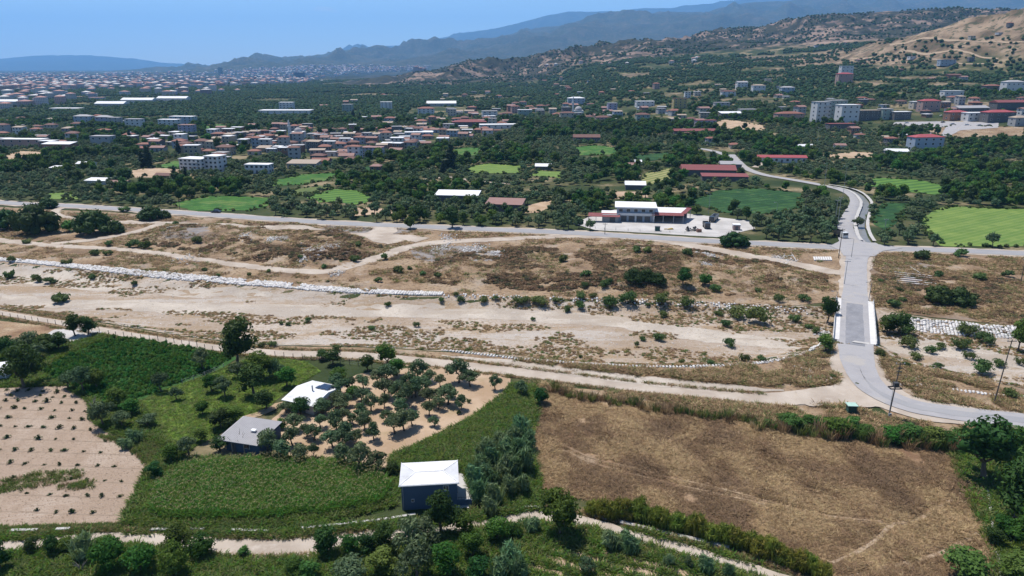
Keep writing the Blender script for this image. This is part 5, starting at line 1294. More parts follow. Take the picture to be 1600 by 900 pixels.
def trunk_mesh(h, r0, limbs, seed, m='bark'):
    r = random.Random(seed); q = MB()
    top = (r.uniform(-.15, .15) * h, r.uniform(-.1, .1) * h, h)
    q.tube([(0, 0, -.25), (0, 0, .15), (top[0] * .5, top[1] * .5, h * .5), top], [r0 * 1.5, r0 * 1.05, r0 * .85, r0 * .65], 7)
    for k in range(limbs):
        a = 2 * pi * k / limbs + r.uniform(-.4, .4)
        e = (top[0] + cos(a) * h * .75, top[1] + sin(a) * h * .75, h * r.uniform(1.5, 1.9))
        mid = (top[0] + cos(a) * h * .3, top[1] + sin(a) * h * .3, h * 1.2)
        q.tube([(top[0], top[1], h * .93), mid, e], [r0 * .55, r0 * .4, r0 * .18], 5)
    return q.mesh('trunk', m, True)
# kind: natural width, natural height, crown variants near / mid / far, trunk
SPEC = {'olive': (4.3, 4.0, 'leaf_olive', 900, .17, 1.3, 1.3, .17), 'broad': (5.6, 6.6, 'leaf_broad', 1500, .22, 1.1, 1.7, .22), 'dark': (5.6, 6.6, 'leaf_dark', 1500, .22, 1.1, 1.7, .22),
        'bright': (5.6, 6.6, 'leaf_bright', 1500, .25, 1.1, 1.7, .2), 'round': (3.9, 3.9, 'leaf_broad', 1100, .17, 1.0, .8, .14), 'pine': (11.5, 8.4, 'leaf_pine', 3000, .24, 1.5, 3.0, .38),
        'cypress': (2.9, 14.5, 'leaf_cypress', 1500, .22, 1.6, 1.0, .2), 'shrub': (2.3, 1.55, 'leaf_shrub', 420, .11, 1.4, 0, 0)}
CR, TR, CRM = {}, {}, {}
for kd, (w, h, m, n, s, e, th, tr) in SPEC.items():
    CR[kd] = [crown('crown', lobes_for(kd, 100 + v * 7), n, s, e, m, v + 5, out=.6) for v in range(7)]
    CRM[kd] = [crown('crown', lobes_for(kd, 100 + v * 7), max(90, n // 5), s * 2.0, e, m, v + 9, core=.78, out=.65) for v in range(7)]
    if th: TR[kd] = [trunk_mesh(th, tr, 4, v) for v in range(2)]
def fan(name, h, w, n, size, m, seed, nb):
    r = np.random.RandomState(seed)
    L = [(cos(a) * q * w, sin(a) * q * w, h * z, w * .42, w * .42, h * .3) for a, q, z in [(r.uniform(0, 6.28), r.uniform(.1, .75), r.uniform(.32, .78)) for _ in range(9)]]
    V, Q = cards(L, n, size, 2.4, r, out=.35, rmin=.3, up=.9)
    V2, Q2 = blades(nb, h * 1.05, .09, w * .7, .3, r)
    return np_mesh(name, np.concatenate([V, V2]), np.concatenate([Q, Q2 + len(V)]), m)
REED = [fan('reed_clump', 3.5, 1.35, 620, .19, 'leaf_reed', 3 + v, 60) for v in range(3)]
CANE = [fan('cane_clump', 2.5, 1.1, 420, .15, 'leaf_cane', 13 + v, 60) for v in range(3)]
HERB = [blade_mesh('weed_clump', 60, 1.1, .07, .5, .5, m, 23 + v) for v, m in enumerate(('leaf_weed', 'straw_brown', 'leaf_shrub', 'leaf_weed', 'straw'))]

TREE_NAME = {'olive': 'olive_tree', 'broad': 'broadleaf_tree', 'dark': 'dark_tree', 'bright': 'leafy_tree', 'round': 'citrus_tree', 'pine': 'pine_tree', 'cypress': 'cypress_tree', 'shrub': 'shrub'}
TREE_CAT = {'shrub': 'shrub'}
TREES = []       # (x, y, r) standing trees
def tree(kind, x, y, wm, label, group=None, hf=1.0, name=None, mid=None):
    z = H(x, y)
    w, h = SPEC[kind][:2]
    s = wm / w
    far = math.hypot(x, y) > 230 if mid is None else mid
    nm = name or TREE_NAME[kind]
    rz = rng.uniform(0, 6.28)
    if kind == 'shrub':
        o = put(nm, rng.choice((CRM if far else CR)[kind]), None, (x, y, z - .05), rz, (s, s, s * hf))
        tag(o, label, 'shrub', group)
    else:
        o = empty(nm, (x, y, z), rz, label, TREE_CAT.get(kind, 'tree'), group)
        o.scale = (s * rng.uniform(.88, 1.12), s * rng.uniform(.88, 1.12), s * hf * rng.uniform(.9, 1.12))
        o.rotation_euler = (rng.uniform(-.07, .07), rng.uniform(-.07, .07), rz)
        put('trunk', rng.choice(TR[kind]), o)
        put('crown', rng.choice((CRM if far else CR)[kind]), o)
    TREES.append((x, y, wm * .5))
    return o
def tree_px(kind, px, py, wpx, label, group=None, hf=1.0, **k):
    x, y, z = G(px, py)
    return tree(kind, x, y, wpx * mpp(x, y), label, group, hf, **k)
def clump(meshes, name, px, py, wpx, natural, label, cat, group=None, hf=1.0):
    x, y, z = G(px, py)
    s = wpx * mpp(x, y) / natural
    o = put(name, rng.choice(meshes), None, (x, y, z - .05), rng.uniform(0, 6.28), (s, s, s * hf))
    TREES.append((x, y, s * natural * .4))
    return tag(o, label, cat, group)

# ------------------------------------------------------------------ trees placed one by one
# tall landmark trees
for a in ((702, 268, 22, 2.05, 'tall dark poplar standing above the small green field'), (692, 276, 11, 1.4, 'shorter dark poplar left of the tallest one'), (233, 262, 13, 1.1, 'left dark cypress of the pair above the sheds'),
          (224, 262, 10, .95, 'slim dark cypress beside its taller twin'), (274, 285, 9, 1.1, 'pointed green poplar right of the maroon hut'), (290, 283, 8, 1.0, 'second pointed poplar beside the apartment block'),
          (204, 222, 7, 1.0, 'small cypress at the left village edge'), (278, 240, 8, 1.0, 'dark cypress within the left village'), (552, 188, 6, 1.0, 'dark cypress beyond the dense village roofs'), (563, 190, 6, .9, 'second dark cypress beyond the dense village roofs')):
    tree_px('cypress', *a[:3], a[4], None, {22: .44, 11: .5, 13: .46}.get(a[2], .52))
# dark stone pines on the dry bank
for px, py, w, hf, lb in ((58, 365, 64, .95, 'large dark stone pine left of the dirt track loop'), (14, 358, 50, .95, 'dark stone pine at the left edge'), (148, 366, 58, .95, 'dark stone pine in the middle of the bank trees'), (180, 364, 34, .9, 'smaller stone pine touching its larger neighbour'),
                          (236, 343, 40, .9, 'stone pine beside the main road'), (258, 341, 22, .9, 'small pine leaning on the roadside stone pine'), (1146, 385, 46, .8, 'dark bushy pine on the roadside verge below the depot'), (1160, 384, 26, .8, 'smaller bushy pine right beside the verge pine'),
                          (990, 442, 40, .9, 'dark rounded thicket tree on the scrub bank'), (1010, 440, 34, .95, 'middle dark thicket tree on the scrub bank'), (1028, 444, 32, .9, 'right dark thicket tree on the scrub bank'),
                          (1466, 474, 44, .95, 'dark rounded tree beside the concrete beams'), (1497, 476, 46, .95, 'large dark rounded tree right of the concrete beams'), (76, 325, 26, .9, 'dark tree overhanging the main road at left')):
    tree_px('pine', px, py, w, lb, None, hf)
for px, py, w, hf, k, lb in ((641, 358, 20, 1.0, 'round', 'round dark roadside tree beside the dirt ramp'), (707, 357, 26, 1.15, 'dark', 'tall dark roadside tree right of the round one'), (108, 362, 20, .8, 'round', 'round bush between the stone pines'),
                             (1067, 447, 32, .8, 'dark', 'broad dark bush right of the bank thicket'), (1102, 446, 22, .9, 'round', 'upright dark bush on the bank'), (1292, 505, 30, 1.3, 'dark', 'dark tree hugging the left bridge rail'), (1290, 550, 28, .9, 'bright', 'leafy bush at the near left bridge end'),
                             (1403, 522, 44, .7, 'dark', 'wide dark bush right of the bridge'), (1385, 520, 30, .7, 'broad', 'green bush against the right bridge wall'), (1590, 550, 34, 1.1, 'bright', 'leafy green bush at the right edge of the river bed')):
    tree_px(k, px, py, w, lb, None, hf)
# foreground trees
FG = [
    ('broad', 874, 836, 62, 1.05, 'tall leafy tree overhanging the farm track junction'), ('round', 172, 893, 42, 1.0, 'leftmost of three round citrus trees at the bottom'), ('round', 222, 893, 42, 1.0, 'middle of three round citrus trees at the bottom'),
    ('round', 276, 900, 44, 1.05, 'rightmost of three round citrus trees at the bottom'), ('broad', 278, 862, 42, .8, 'dark tree behind the right citrus tree beside the track'), ('round', 316, 868, 36, .9, 'small dark tree touching the farm track'),
    ('dark', 51, 862, 22, .8, 'left small dark tree along the farm track'), ('dark', 82, 866, 24, .9, 'second small dark tree along the farm track'), ('broad', 107, 862, 22, .8, 'third small tree along the farm track'), ('dark', 2, 892, 30, 1.0, 'dark tree cut by the lower left edge'),
    ('round', 165, 858, 24, .8, 'low bush beside the farm track reeds'), ('bright', 382, 868, 18, .7, 'spiky young tree alone on the track edge'),
    ('dark', 511, 868, 42, .8, 'dark tree at the left of the bottom thicket'), ('broad', 546, 866, 36, .75, 'green tree in the bottom thicket'), ('dark', 575, 862, 34, .8, 'dark tree in the middle of the bottom thicket'), ('dark', 600, 858, 42, .8, 'dark tree in front of the maize corner'),
    ('olive', 642, 868, 56, 1.1, 'large grey olive tree before the slate blue house'), ('olive', 668, 850, 44, 1.1, 'grey olive tree under the slate blue house wall'), ('dark', 690, 832, 52, .95, 'dark rounded tree covering the house corner'), ('broad', 724, 836, 38, .85, 'leafy tree right of the house corner'),
    ('olive', 652, 905, 58, 1.0, 'grey olive tree at the bottom centre edge'), ('olive', 545, 910, 48, .9, 'pale olive tree cut by the bottom edge'), ('bright', 600, 895, 46, .7, 'bright green tree at the bottom edge'), ('broad', 700, 900, 50, .85, 'dense green tree right of the bottom olives'),
    ('broad', 738, 872, 44, .8, 'green tree below the concrete yard'), ('dark', 745, 905, 40, .8, 'dark tree cut by the bottom edge below the yard'), ('broad', 462, 897, 34, .6, 'low green tree left of the bottom thicket'), ('bright', 484, 905, 34, .6, 'bright low tree cut by the bottom edge'),
    ('olive', 918, 897, 28, 1.0, 'small blue grey olive tree on the tilled strips'), ('round', 776, 845, 40, .9, 'rounded shrub tree beside the yard reeds'), ('round', 802, 838, 26, .8, 'small shrub tree beside the farm track junction'),
    ('dark', 1536, 748, 78, .95, 'huge dark tree at the hay field corner'), ('bright', 1582, 722, 52, .7, 'bright broad-leaved thicket behind the huge dark tree'), ('dark', 1584, 815, 76, .95, 'huge dark tree at the right edge'), ('broad', 1604, 860, 60, .9, 'green tree cut by the lower right edge'),
    ('dark', 1552, 850, 26, .7, 'small dark palm-like tree over the concrete ditch'), ('broad', 1572, 838, 34, .6, 'low shrub tree under the right edge tree'), ('bright', 1510, 905, 62, .45, 'low green bush at the hay field bottom corner'), ('bright', 1590, 905, 50, .6, 'green bush in the lower right corner'),
    ('dark', 371, 571, 54, .95, 'big dark tree between crop field and track'), ('dark', 38, 606, 48, .95, 'dark tree right of the white shed'), ('olive', 131, 612, 34, 1.0, 'dark olive tree at the ploughed field corner'), ('olive', 106, 608, 24, 1.0, 'olive tree at the corner of the crop field'),
    ('broad', 152, 608, 30, .9, 'green tree against the crop field corner'), ('olive', 162, 666, 36, 1.0, 'olive tree beside the ploughed field edge'), ('broad', 182, 640, 32, .8, 'bushy tree between crop field and meadow'), ('broad', 205, 650, 28, .7, 'bushy tree at the lower meadow corner'),
    ('olive', 252, 612, 26, 1.1, 'olive tree on the path between crop and meadow'), ('olive', 318, 578, 26, 1.2, 'tall olive tree at the upper meadow hedge'), ('olive', 276, 625, 18, 1.2, 'young slim tree at the meadow edge'), ('broad', 317, 648, 21, .8, 'young round tree alone on the meadow'),
    ('dark', 397, 618, 50, .8, 'large dark tree in the middle of the meadow'), ('olive', 352, 620, 28, 1.1, 'pale olive tree on the meadow'), ('broad', 331, 612, 24, .9, 'small dark tree left on the meadow'), ('broad', 408, 592, 44, .8, 'leafy tree at the top of the meadow'),
    ('olive', 432, 592, 30, 1.0, 'olive tree behind the white roofed house'), ('broad', 448, 604, 34, .7, 'green bush tree behind the white roofed house'), ('olive', 372, 590, 26, 1.0, 'olive tree beneath the big dark tree'), ('dark', 416, 640, 34, .8, 'dark tree between the two farm houses'),
    ('dark', 470, 650, 34, .72, 'dark tree in front of the white roofed house'), ('broad', 530, 598, 28, .7, 'round tree right of the white roofed house'), ('dark', 346, 668, 40, .6, 'dark bush behind the grey roofed building'), ('broad', 368, 662, 34, .6, 'green bush behind the grey roofed building'),
    ('dark', 343, 706, 32, .6, 'dark bush before the grey roofed building'), ('olive', 296, 714, 30, 1.0, 'grey olive tree at the maize plot corner'), ('broad', 268, 722, 30, .7, 'green shrub tree left of the maize plot'), ('dark', 245, 745, 24, .7, 'dark shrub tree on the ploughed field edge'),
    ('broad', 315, 690, 26, .6, 'shrub tree left of the grey roofed building'), ('olive', 232, 668, 26, .8, 'pale shrub olive at the meadow corner'), ('olive', 192, 668, 28, .8, 'grey shrub olive beside the ploughed field'), ('dark', 845, 632, 30, .8, 'dark tree at the upper corner of the hay field'),
    ('olive', 815, 618, 26, .9, 'grey olive tree at the top of the weed strip'), ('dark', 612, 742, 26, .7, 'dark shrub tree behind the slate blue house'), ('dark', 520, 570, 30, .7, 'dark roadside tree above the olive grove'), ('dark', 505, 562, 22, .6, 'low dark tree on the track fence'),
    ('olive', 503, 648, 30, .8, 'olive tree under the near eave of the white roofed house'), ('olive', 528, 636, 30, .8, 'olive tree at the right eave of the white roofed house'), ('broad', 550, 620, 26, .6, 'round shrub tree at the right gable of the white roofed house'), ('olive', 447, 646, 26, .7, 'olive tree at the left eave of the white roofed house'),
    ('broad', 605, 572, 36, .8, 'dark tree at the top of the olive grove'), ('dark', 575, 580, 26, .8, 'dark tree above the grove on its left'), ('broad', 620, 588, 30, .8, 'broad tree amid the upper olive rows'), ('broad', 440, 670, 20, .7, 'small tree by the sandy lane'),
    ('dark', 12, 560, 34, .7, 'dark garden tree at the left edge'), ('olive', 45, 548, 28, .9, 'olive tree before the white slab'), ('dark', 72, 548, 30, .7, 'dark garden tree below the white slab'), ('dark', 92, 548, 30, .7, 'dark tree at the slab corner'),
    ('dark', 118, 526, 26, .9, 'dark tree on the white slab'), ('dark', 138, 524, 26, .8, 'dark tree right on the white slab'), ('olive', 58, 562, 30, .8, 'grey garden olive near the white slab'), ('olive', 28, 570, 28, .9, 'grey garden olive near the left edge'),
]
for k, px, py, w, hf, lb in FG: tree_px(k, px, py, w * 1.1, lb, None, hf)
# olive grove in front of the track
OG = [(646, 598), (676, 600), (714, 603), (741, 606), (766, 610), (695, 622), (672, 634), (655, 622), (632, 612), (620, 630), (600, 618), (640, 640), (665, 650), (690, 640), (706, 632), (718, 640), (587, 640), (560, 628), (545, 640), (572, 655), (600, 660), (625, 652), (652, 668), (632, 672),
      (612, 680), (578, 672), (552, 668), (528, 660), (510, 650), (498, 666), (520, 678), (545, 688), (560, 692), (478, 680), (462, 672), (490, 690), (536, 700), (515, 700), (497, 712), (455, 694), (430, 700), (585, 690), (570, 605), (590, 598), (612, 600), (552, 612), (536, 622), (660, 612), (685, 608), (640, 622), (606, 640), (674, 664), (526, 640)]
for i, (px, py) in enumerate(OG):
    tree_px('olive', px + rng.uniform(-8, 8), py + rng.uniform(-5, 5), rng.uniform(20, 42), 'olive tree in the bare tan soil grove', 'olive trees of the bare soil grove', rng.uniform(.85, 1.1))
for px, py, w, lb in ((418, 712, 42, 'olive tree pressed against the grey roofed building'), (440, 720, 36, 'olive tree right of the grey roofed building'), (470, 722, 30, 'olive tree at the maize plot fence'), (560, 735, 44, 'large olive tree at the lower edge of the bare grove'), (590, 738, 34, 'dark olive tree beside the large grove edge olive'), (538, 728, 34, 'olive tree left of the large grove edge olive')): tree_px('olive', px, py, w, lb, None, 1.05)
for px, py in ((733, 630), (717, 648)): tree_px('shrub', px, py, 8, 'dry yellow sapling on the bare grove soil', 'dry saplings on the bare grove soil', 1.6)
# reeds and canes
for px, py, w, hf, lb in ((133, 872, 44, .8, 'fan of pale reeds beside the farm track'), (958, 858, 40, .75, 'left reed fan beside the lower track'), (985, 864, 42, .75, 'right reed fan beside the lower track'), (1045, 884, 22, .9, 'small reed tuft by the lower track'),
                          (1075, 886, 18, 1.0, 'dark narrow tuft by the lower track'), (1106, 896, 32, .9, 'reed fan near the bottom of the lower track'), (1137, 899, 22, .9, 'last reed tuft on the lower track'), (800, 890, 44, .9, 'pale reeds at the bottom centre edge'), (778, 905, 40, .9, 'reeds cut by the bottom edge'),
                          (768, 805, 34, .9, 'reed clump below the giant cane thicket'), (830, 830, 30, .8, 'reed clump left of the leafy track tree'), (812, 900, 36, .9, 'lower reed clump at the bottom edge'), (200, 700, 26, .6, 'pale reed clump beside the meadow corner'), (215, 690, 30, .6, 'wide reed clump beside the meadow corner')):
    clump(REED, 'reed_clump', px, py, w, 3.4, lb, 'reeds', None, hf)
for i, (px, py) in enumerate(((748, 765), (765, 758), (785, 752), (802, 745), (752, 742), (772, 730), (790, 722), (808, 716), (760, 722), (780, 706), (798, 700), (812, 690), (818, 735), (795, 775), (815, 770), (775, 785), (822, 705), (745, 782))):
    clump(REED, 'giant_cane', px, py, rng.uniform(34, 46), 3.4, 'giant cane clump in the thicket right of the slate blue house', 'reeds', 'giant canes right of the slate blue house', .95)
def hedge(line, n, w, label, group, meshes=CANE, name='cane_clump', hf=1.0, jx=2.5, jy=4, cat='reeds', nat=2.9):
    L = smooth([np.array(p, float) for p in line], 3)
    for i in range(n):
        p = L[int((i + rng.random()) / n * (len(L) - 1))]
        clump(meshes, name, p[0] + rng.uniform(-jx, jx), p[1] + rng.uniform(-jy, jy), w * rng.uniform(.75, 1.25), nat, label, cat, group, hf * rng.uniform(.8, 1.2))
hedge([(918, 802), (960, 808), (1000, 812), (1040, 824), (1090, 836), (1150, 856), (1210, 876), (1290, 905)], 74, 27, 'yellow green cane in the hedge below the hay field', 'canes in the hedge below the hay field', hf=1.05)
hedge([(855, 612), (950, 630), (1050, 645), (1150, 658), (1180, 660)], 54, 15, 'dry weed stalks along the upper hay field edge', 'weed stalks along the upper hay field edge', HERB, 'weed_clump', 1.5, cat='weeds', nat=1.6)
for i, (px, py, w, hf) in enumerate(((1240, 672, 40, .8), (1262, 662, 26, .7), (1283, 668, 30, .9), (1306, 682, 46, .9), (1330, 672, 34, .9), (1350, 684, 36, .8), (1392, 692, 40, .8), (1420, 690, 44, .8), (1452, 694, 40, .8), (1480, 698, 40, .8), (1505, 694, 36, .9), (1540, 690, 40, .8), (1225, 658, 24, .7), (1200, 664, 20, .6), (1560, 690, 40, .9))):
    tree_px(('broad', 'bright', 'round')[i % 3] if i % 4 else 'bright', px, py, w, 'roadside shrub in the hedge between hay field and road', 'roadside shrubs between hay field and road', hf * .62)
hedge([(1180, 668), (1300, 684), (1400, 696), (1480, 702), (1580, 700)], 46, 22, 'tall verge weed in the roadside hedge', 'verge weeds in the roadside hedge', HERB, 'weed_clump', 1.5, cat='weeds', nat=1.6)
# shrubs of the river bed and banks
SH = [(196, 22, 468), ]
RB = [(98, 471, 26), (145, 434, 12), (210, 446, 12), (60, 440, 14), (78, 442, 18), (18, 409, 12), (40, 380, 11), (105, 412, 14), (16, 434, 14), (55, 436, 10), (482, 503, 13), (582, 514, 14), (650, 510, 12), (525, 546, 16), (440, 506, 9), (451, 508, 9), (425, 540, 14), (408, 542, 12), (730, 548, 10),
      (887, 487, 14), (905, 481, 16), (951, 479, 24), (981, 474, 26), (1033, 475, 26), (1036, 495, 14), (1072, 480, 22), (1012, 478, 9), (814, 474, 24), (844, 474, 26), (870, 470, 14), (908, 466, 18), (925, 464, 14), (1003, 531, 13), (1027, 530, 22), (994, 538, 9), (1141, 541, 18), (1108, 568, 12), (1162, 564, 16), (1190, 562, 14),
      (1064, 567, 11), (1033, 568, 9), (908, 558, 8), (832, 500, 9), (1132, 508, 18), (1152, 496, 28), (1184, 503, 34), (1124, 492, 14), (1258, 470, 18), (1420, 542, 24), (1453, 552, 16), (1500, 545, 24), (1540, 536, 26), (1512, 522, 24), (1470, 545, 18), (1430, 560, 18), (1465, 575, 16), (1532, 582, 28), (1512, 560, 16), (1560, 572, 16), (1575, 620, 18), (1595, 570, 16), (1415, 571, 12),
      (1396, 479, 18), (1410, 470, 14), (1405, 455, 10), (1375, 440, 10), (1467, 432, 16), (1502, 400, 20), (1530, 437, 16), (1575, 432, 14), (1440, 405, 20), (600, 405, 14), (623, 425, 18), (592, 440, 14), (660, 430, 12), (685, 432, 14), (640, 420, 10), (506, 418, 10), (555, 408, 16), (560, 385, 12), (470, 402, 9), (512, 440, 6), (420, 425, 8), (390, 430, 8), (320, 422, 9), (342, 431, 7),
      (170, 384, 14), (210, 386, 18), (225, 388, 16), (150, 398, 12), (168, 398, 12), (310, 378, 14), (274, 350, 10), (194, 330, 14), (1375, 555, 14), (916, 432, 16), (915, 447, 14), (945, 448, 18), (880, 408, 14), (1010, 394, 14), (996, 392, 16), (1075, 398, 14), (950, 442, 12), (1120, 455, 16), (1215, 470, 16), (1185, 455, 12), (720, 470, 14), (755, 472, 18), (712, 462, 10), (605, 478, 12), (774, 468, 12), (690, 470, 12),
      (1240, 502, 18), (1262, 512, 14), (1275, 520, 12), (1290, 470, 12), (1390, 508, 14), (1415, 520, 16), (1300, 590, 9), (1340, 600, 6)]
for i, (px, py, w) in enumerate(RB):
    wh = ('beside the stacked beams right of the bridge road' if py < 485 else 'in the river bed right of the bridge') if px > 1360 else ('on the scrub bank above the white boulders' if py < 405 + max(0, (px - 150)) * .06 else
          ('near the left side of the bridge' if px > 1080 else 'in the middle of the dry river bed' if px > 560 else 'at the left end of the dry river bed'))
    tree_px('shrub', px, py + 1, w * (1.25 if 1080 < px < 1310 or 780 < px < 1080 and py < 500 else 1.15), 'green shrub ' + wh, 'green shrubs ' + wh, rng.uniform(.65, 1.05))
# seedlings in the ploughed field
SEED = [crown('seedling', [(0, 0, .3, .5, .3, .28), (.1, 0, .55, .2, .2, .25)], 60, .1, 1.5, 'leaf_seedling', 43 + v, core=.6, out=.4) for v in range(4)]
for row in range(15):
    y0 = 610 + row * 6.6 + row * row * .95
    stepx = 20 + row * .9
    for i in range(15):
        px = -12 + i * stepx + rng.uniform(-4, 4) + (row % 2) * 9; py = y0 + px * .035 + rng.uniform(-1.2, 1.2)
        if px > plough_limit(py) - 4 or py > 822 or rng.random() < .1: continue
        clump(SEED, 'seedling', px, py, rng.uniform(6, 12), 1.15, 'small green seedling in the tan ploughed field', 'seedling', 'seedlings in the ploughed field', rng.uniform(.5, .9))

# ------------------------------------------------------------------ scattered stuff (instanced over points)
def scatter(name, P, sc, meshes, label, cat, rz=None, tilt=0.0, pick=None):
    P = np.asarray(P, np.float32)
    n = len(P)
    me = bpy.data.meshes.new(name)
    me.vertices.add(n); me.vertices.foreach_set('co', P.ravel())
    a = me.attributes.new('scl', 'FLOAT_VECTOR', 'POINT')
    sc = np.asarray(sc, np.float32)
    if sc.ndim == 1: sc = np.stack([sc, sc, sc], 1)
    a.data.foreach_set('vector', sc.ravel())
    a = me.attributes.new('rot', 'FLOAT_VECTOR', 'POINT')
    rot = np.zeros((n, 3), np.float32); rot[:, 2] = nr.uniform(0, 6.28, n) if rz is None else rz
    if tilt: rot[:, 0] = nr.uniform(-tilt, tilt, n); rot[:, 1] = nr.uniform(-tilt, tilt, n)
    a.data.foreach_set('vector', rot.ravel())
    a = me.attributes.new('pick', 'INT', 'POINT'); a.data.foreach_set('value', (nr.randint(0, len(meshes), n) if pick is None else pick).astype(np.int32))
    me.update()
    col = bpy.data.collections.new(name + '_variants')
    for k, q in enumerate(meshes):
        v = bpy.data.objects.new(f'{name}_variant', q); col.objects.link(v)
    ng = bpy.data.node_groups.new(name, 'GeometryNodeTree')
    ng.interface.new_socket('Geometry', in_out='INPUT', socket_type='NodeSocketGeometry')
    ng.interface.new_socket('Geometry', in_out='OUTPUT', socket_type='NodeSocketGeometry')
    N, Lk = ng.nodes, ng.links
    gi, go = N.new('NodeGroupInput'), N.new('NodeGroupOutput')
    ip = N.new('GeometryNodeInstanceOnPoints'); ci = N.new('GeometryNodeCollectionInfo')
    ci.inputs['Collection'].default_value = col
    ci.inputs['Separate Children'].default_value = True; ci.inputs['Reset Children'].default_value = True
    ip.inputs['Pick Instance'].default_value = True
    def attr(nm, ty):
        q = N.new('GeometryNodeInputNamedAttribute'); q.data_type = ty; q.inputs['Name'].default_value = nm
        return [s for s in q.outputs if s.enabled and s.name == 'Attribute'][0]
    Lk.new(gi.outputs[0], ip.inputs['Points']); Lk.new(ci.outputs[0], ip.inputs['Instance'])
    Lk.new(attr('pick', 'INT'), ip.inputs['Instance Index'])
    e2r = N.new('FunctionNodeEulerToRotation'); Lk.new(attr('rot', 'FLOAT_VECTOR'), e2r.inputs[0]); Lk.new(e2r.outputs[0], ip.inputs['Rotation'])
    Lk.new(attr('scl', 'FLOAT_VECTOR'), ip.inputs['Scale'])
    Lk.new(ip.outputs[0], go.inputs[0])
    o = put(name, me)
    md = o.modifiers.new('scatter', 'NODES'); md.node_group = ng
    return tag(o, label, cat, kind='stuff')
def in_poly(pxs, n, z=None):
    poly = [p[:2] for p in Gs(pxs)]
    return in_world(poly, n)
def in_world(poly, n):
    P = np.array(poly); lo, hi = P.min(0), P.max(0)
    out = np.zeros((0, 2))
    while len(out) < n:
        q = nr.uniform(lo, hi, (n * 3, 2)); out = np.concatenate([out, q[inside(poly, q[:, 0], q[:, 1])]])
    return out[:n]
def free(q, margin=0.0, blocks=True, houses=True):
    ok = np.ones(len(q), bool)
    if blocks:
        for b in BLOCK:
            lo, hi = b.min(0), b.max(0)
            k = np.where((q[:, 0] > lo[0]) & (q[:, 0] < hi[0]) & (q[:, 1] > lo[1]) & (q[:, 1] < hi[1]))[0]
            if len(k): ok[k] &= ~inside(b, q[k, 0], q[k, 1])
    if houses:
        for x, y, r in HOUSES:
            ok &= (q[:, 0] - x) ** 2 + (q[:, 1] - y) ** 2 > (r * .95 + margin) ** 2
    return ok
def on_ground(q, dz=0.0): return np.column_stack([q, hz(q[:, 0], q[:, 1]) + dz])
def pix(q, z=None):
    z = hz(q[:, 0], q[:, 1]) if z is None else z
    d = cos(PITCH) * q[:, 1] - sin(PITCH) * (z - CAM_H); e = sin(PITCH) * q[:, 1] + cos(PITCH) * (z - CAM_H)
    return 800 + FOC * q[:, 0] / d, 450 - FOC * e / d

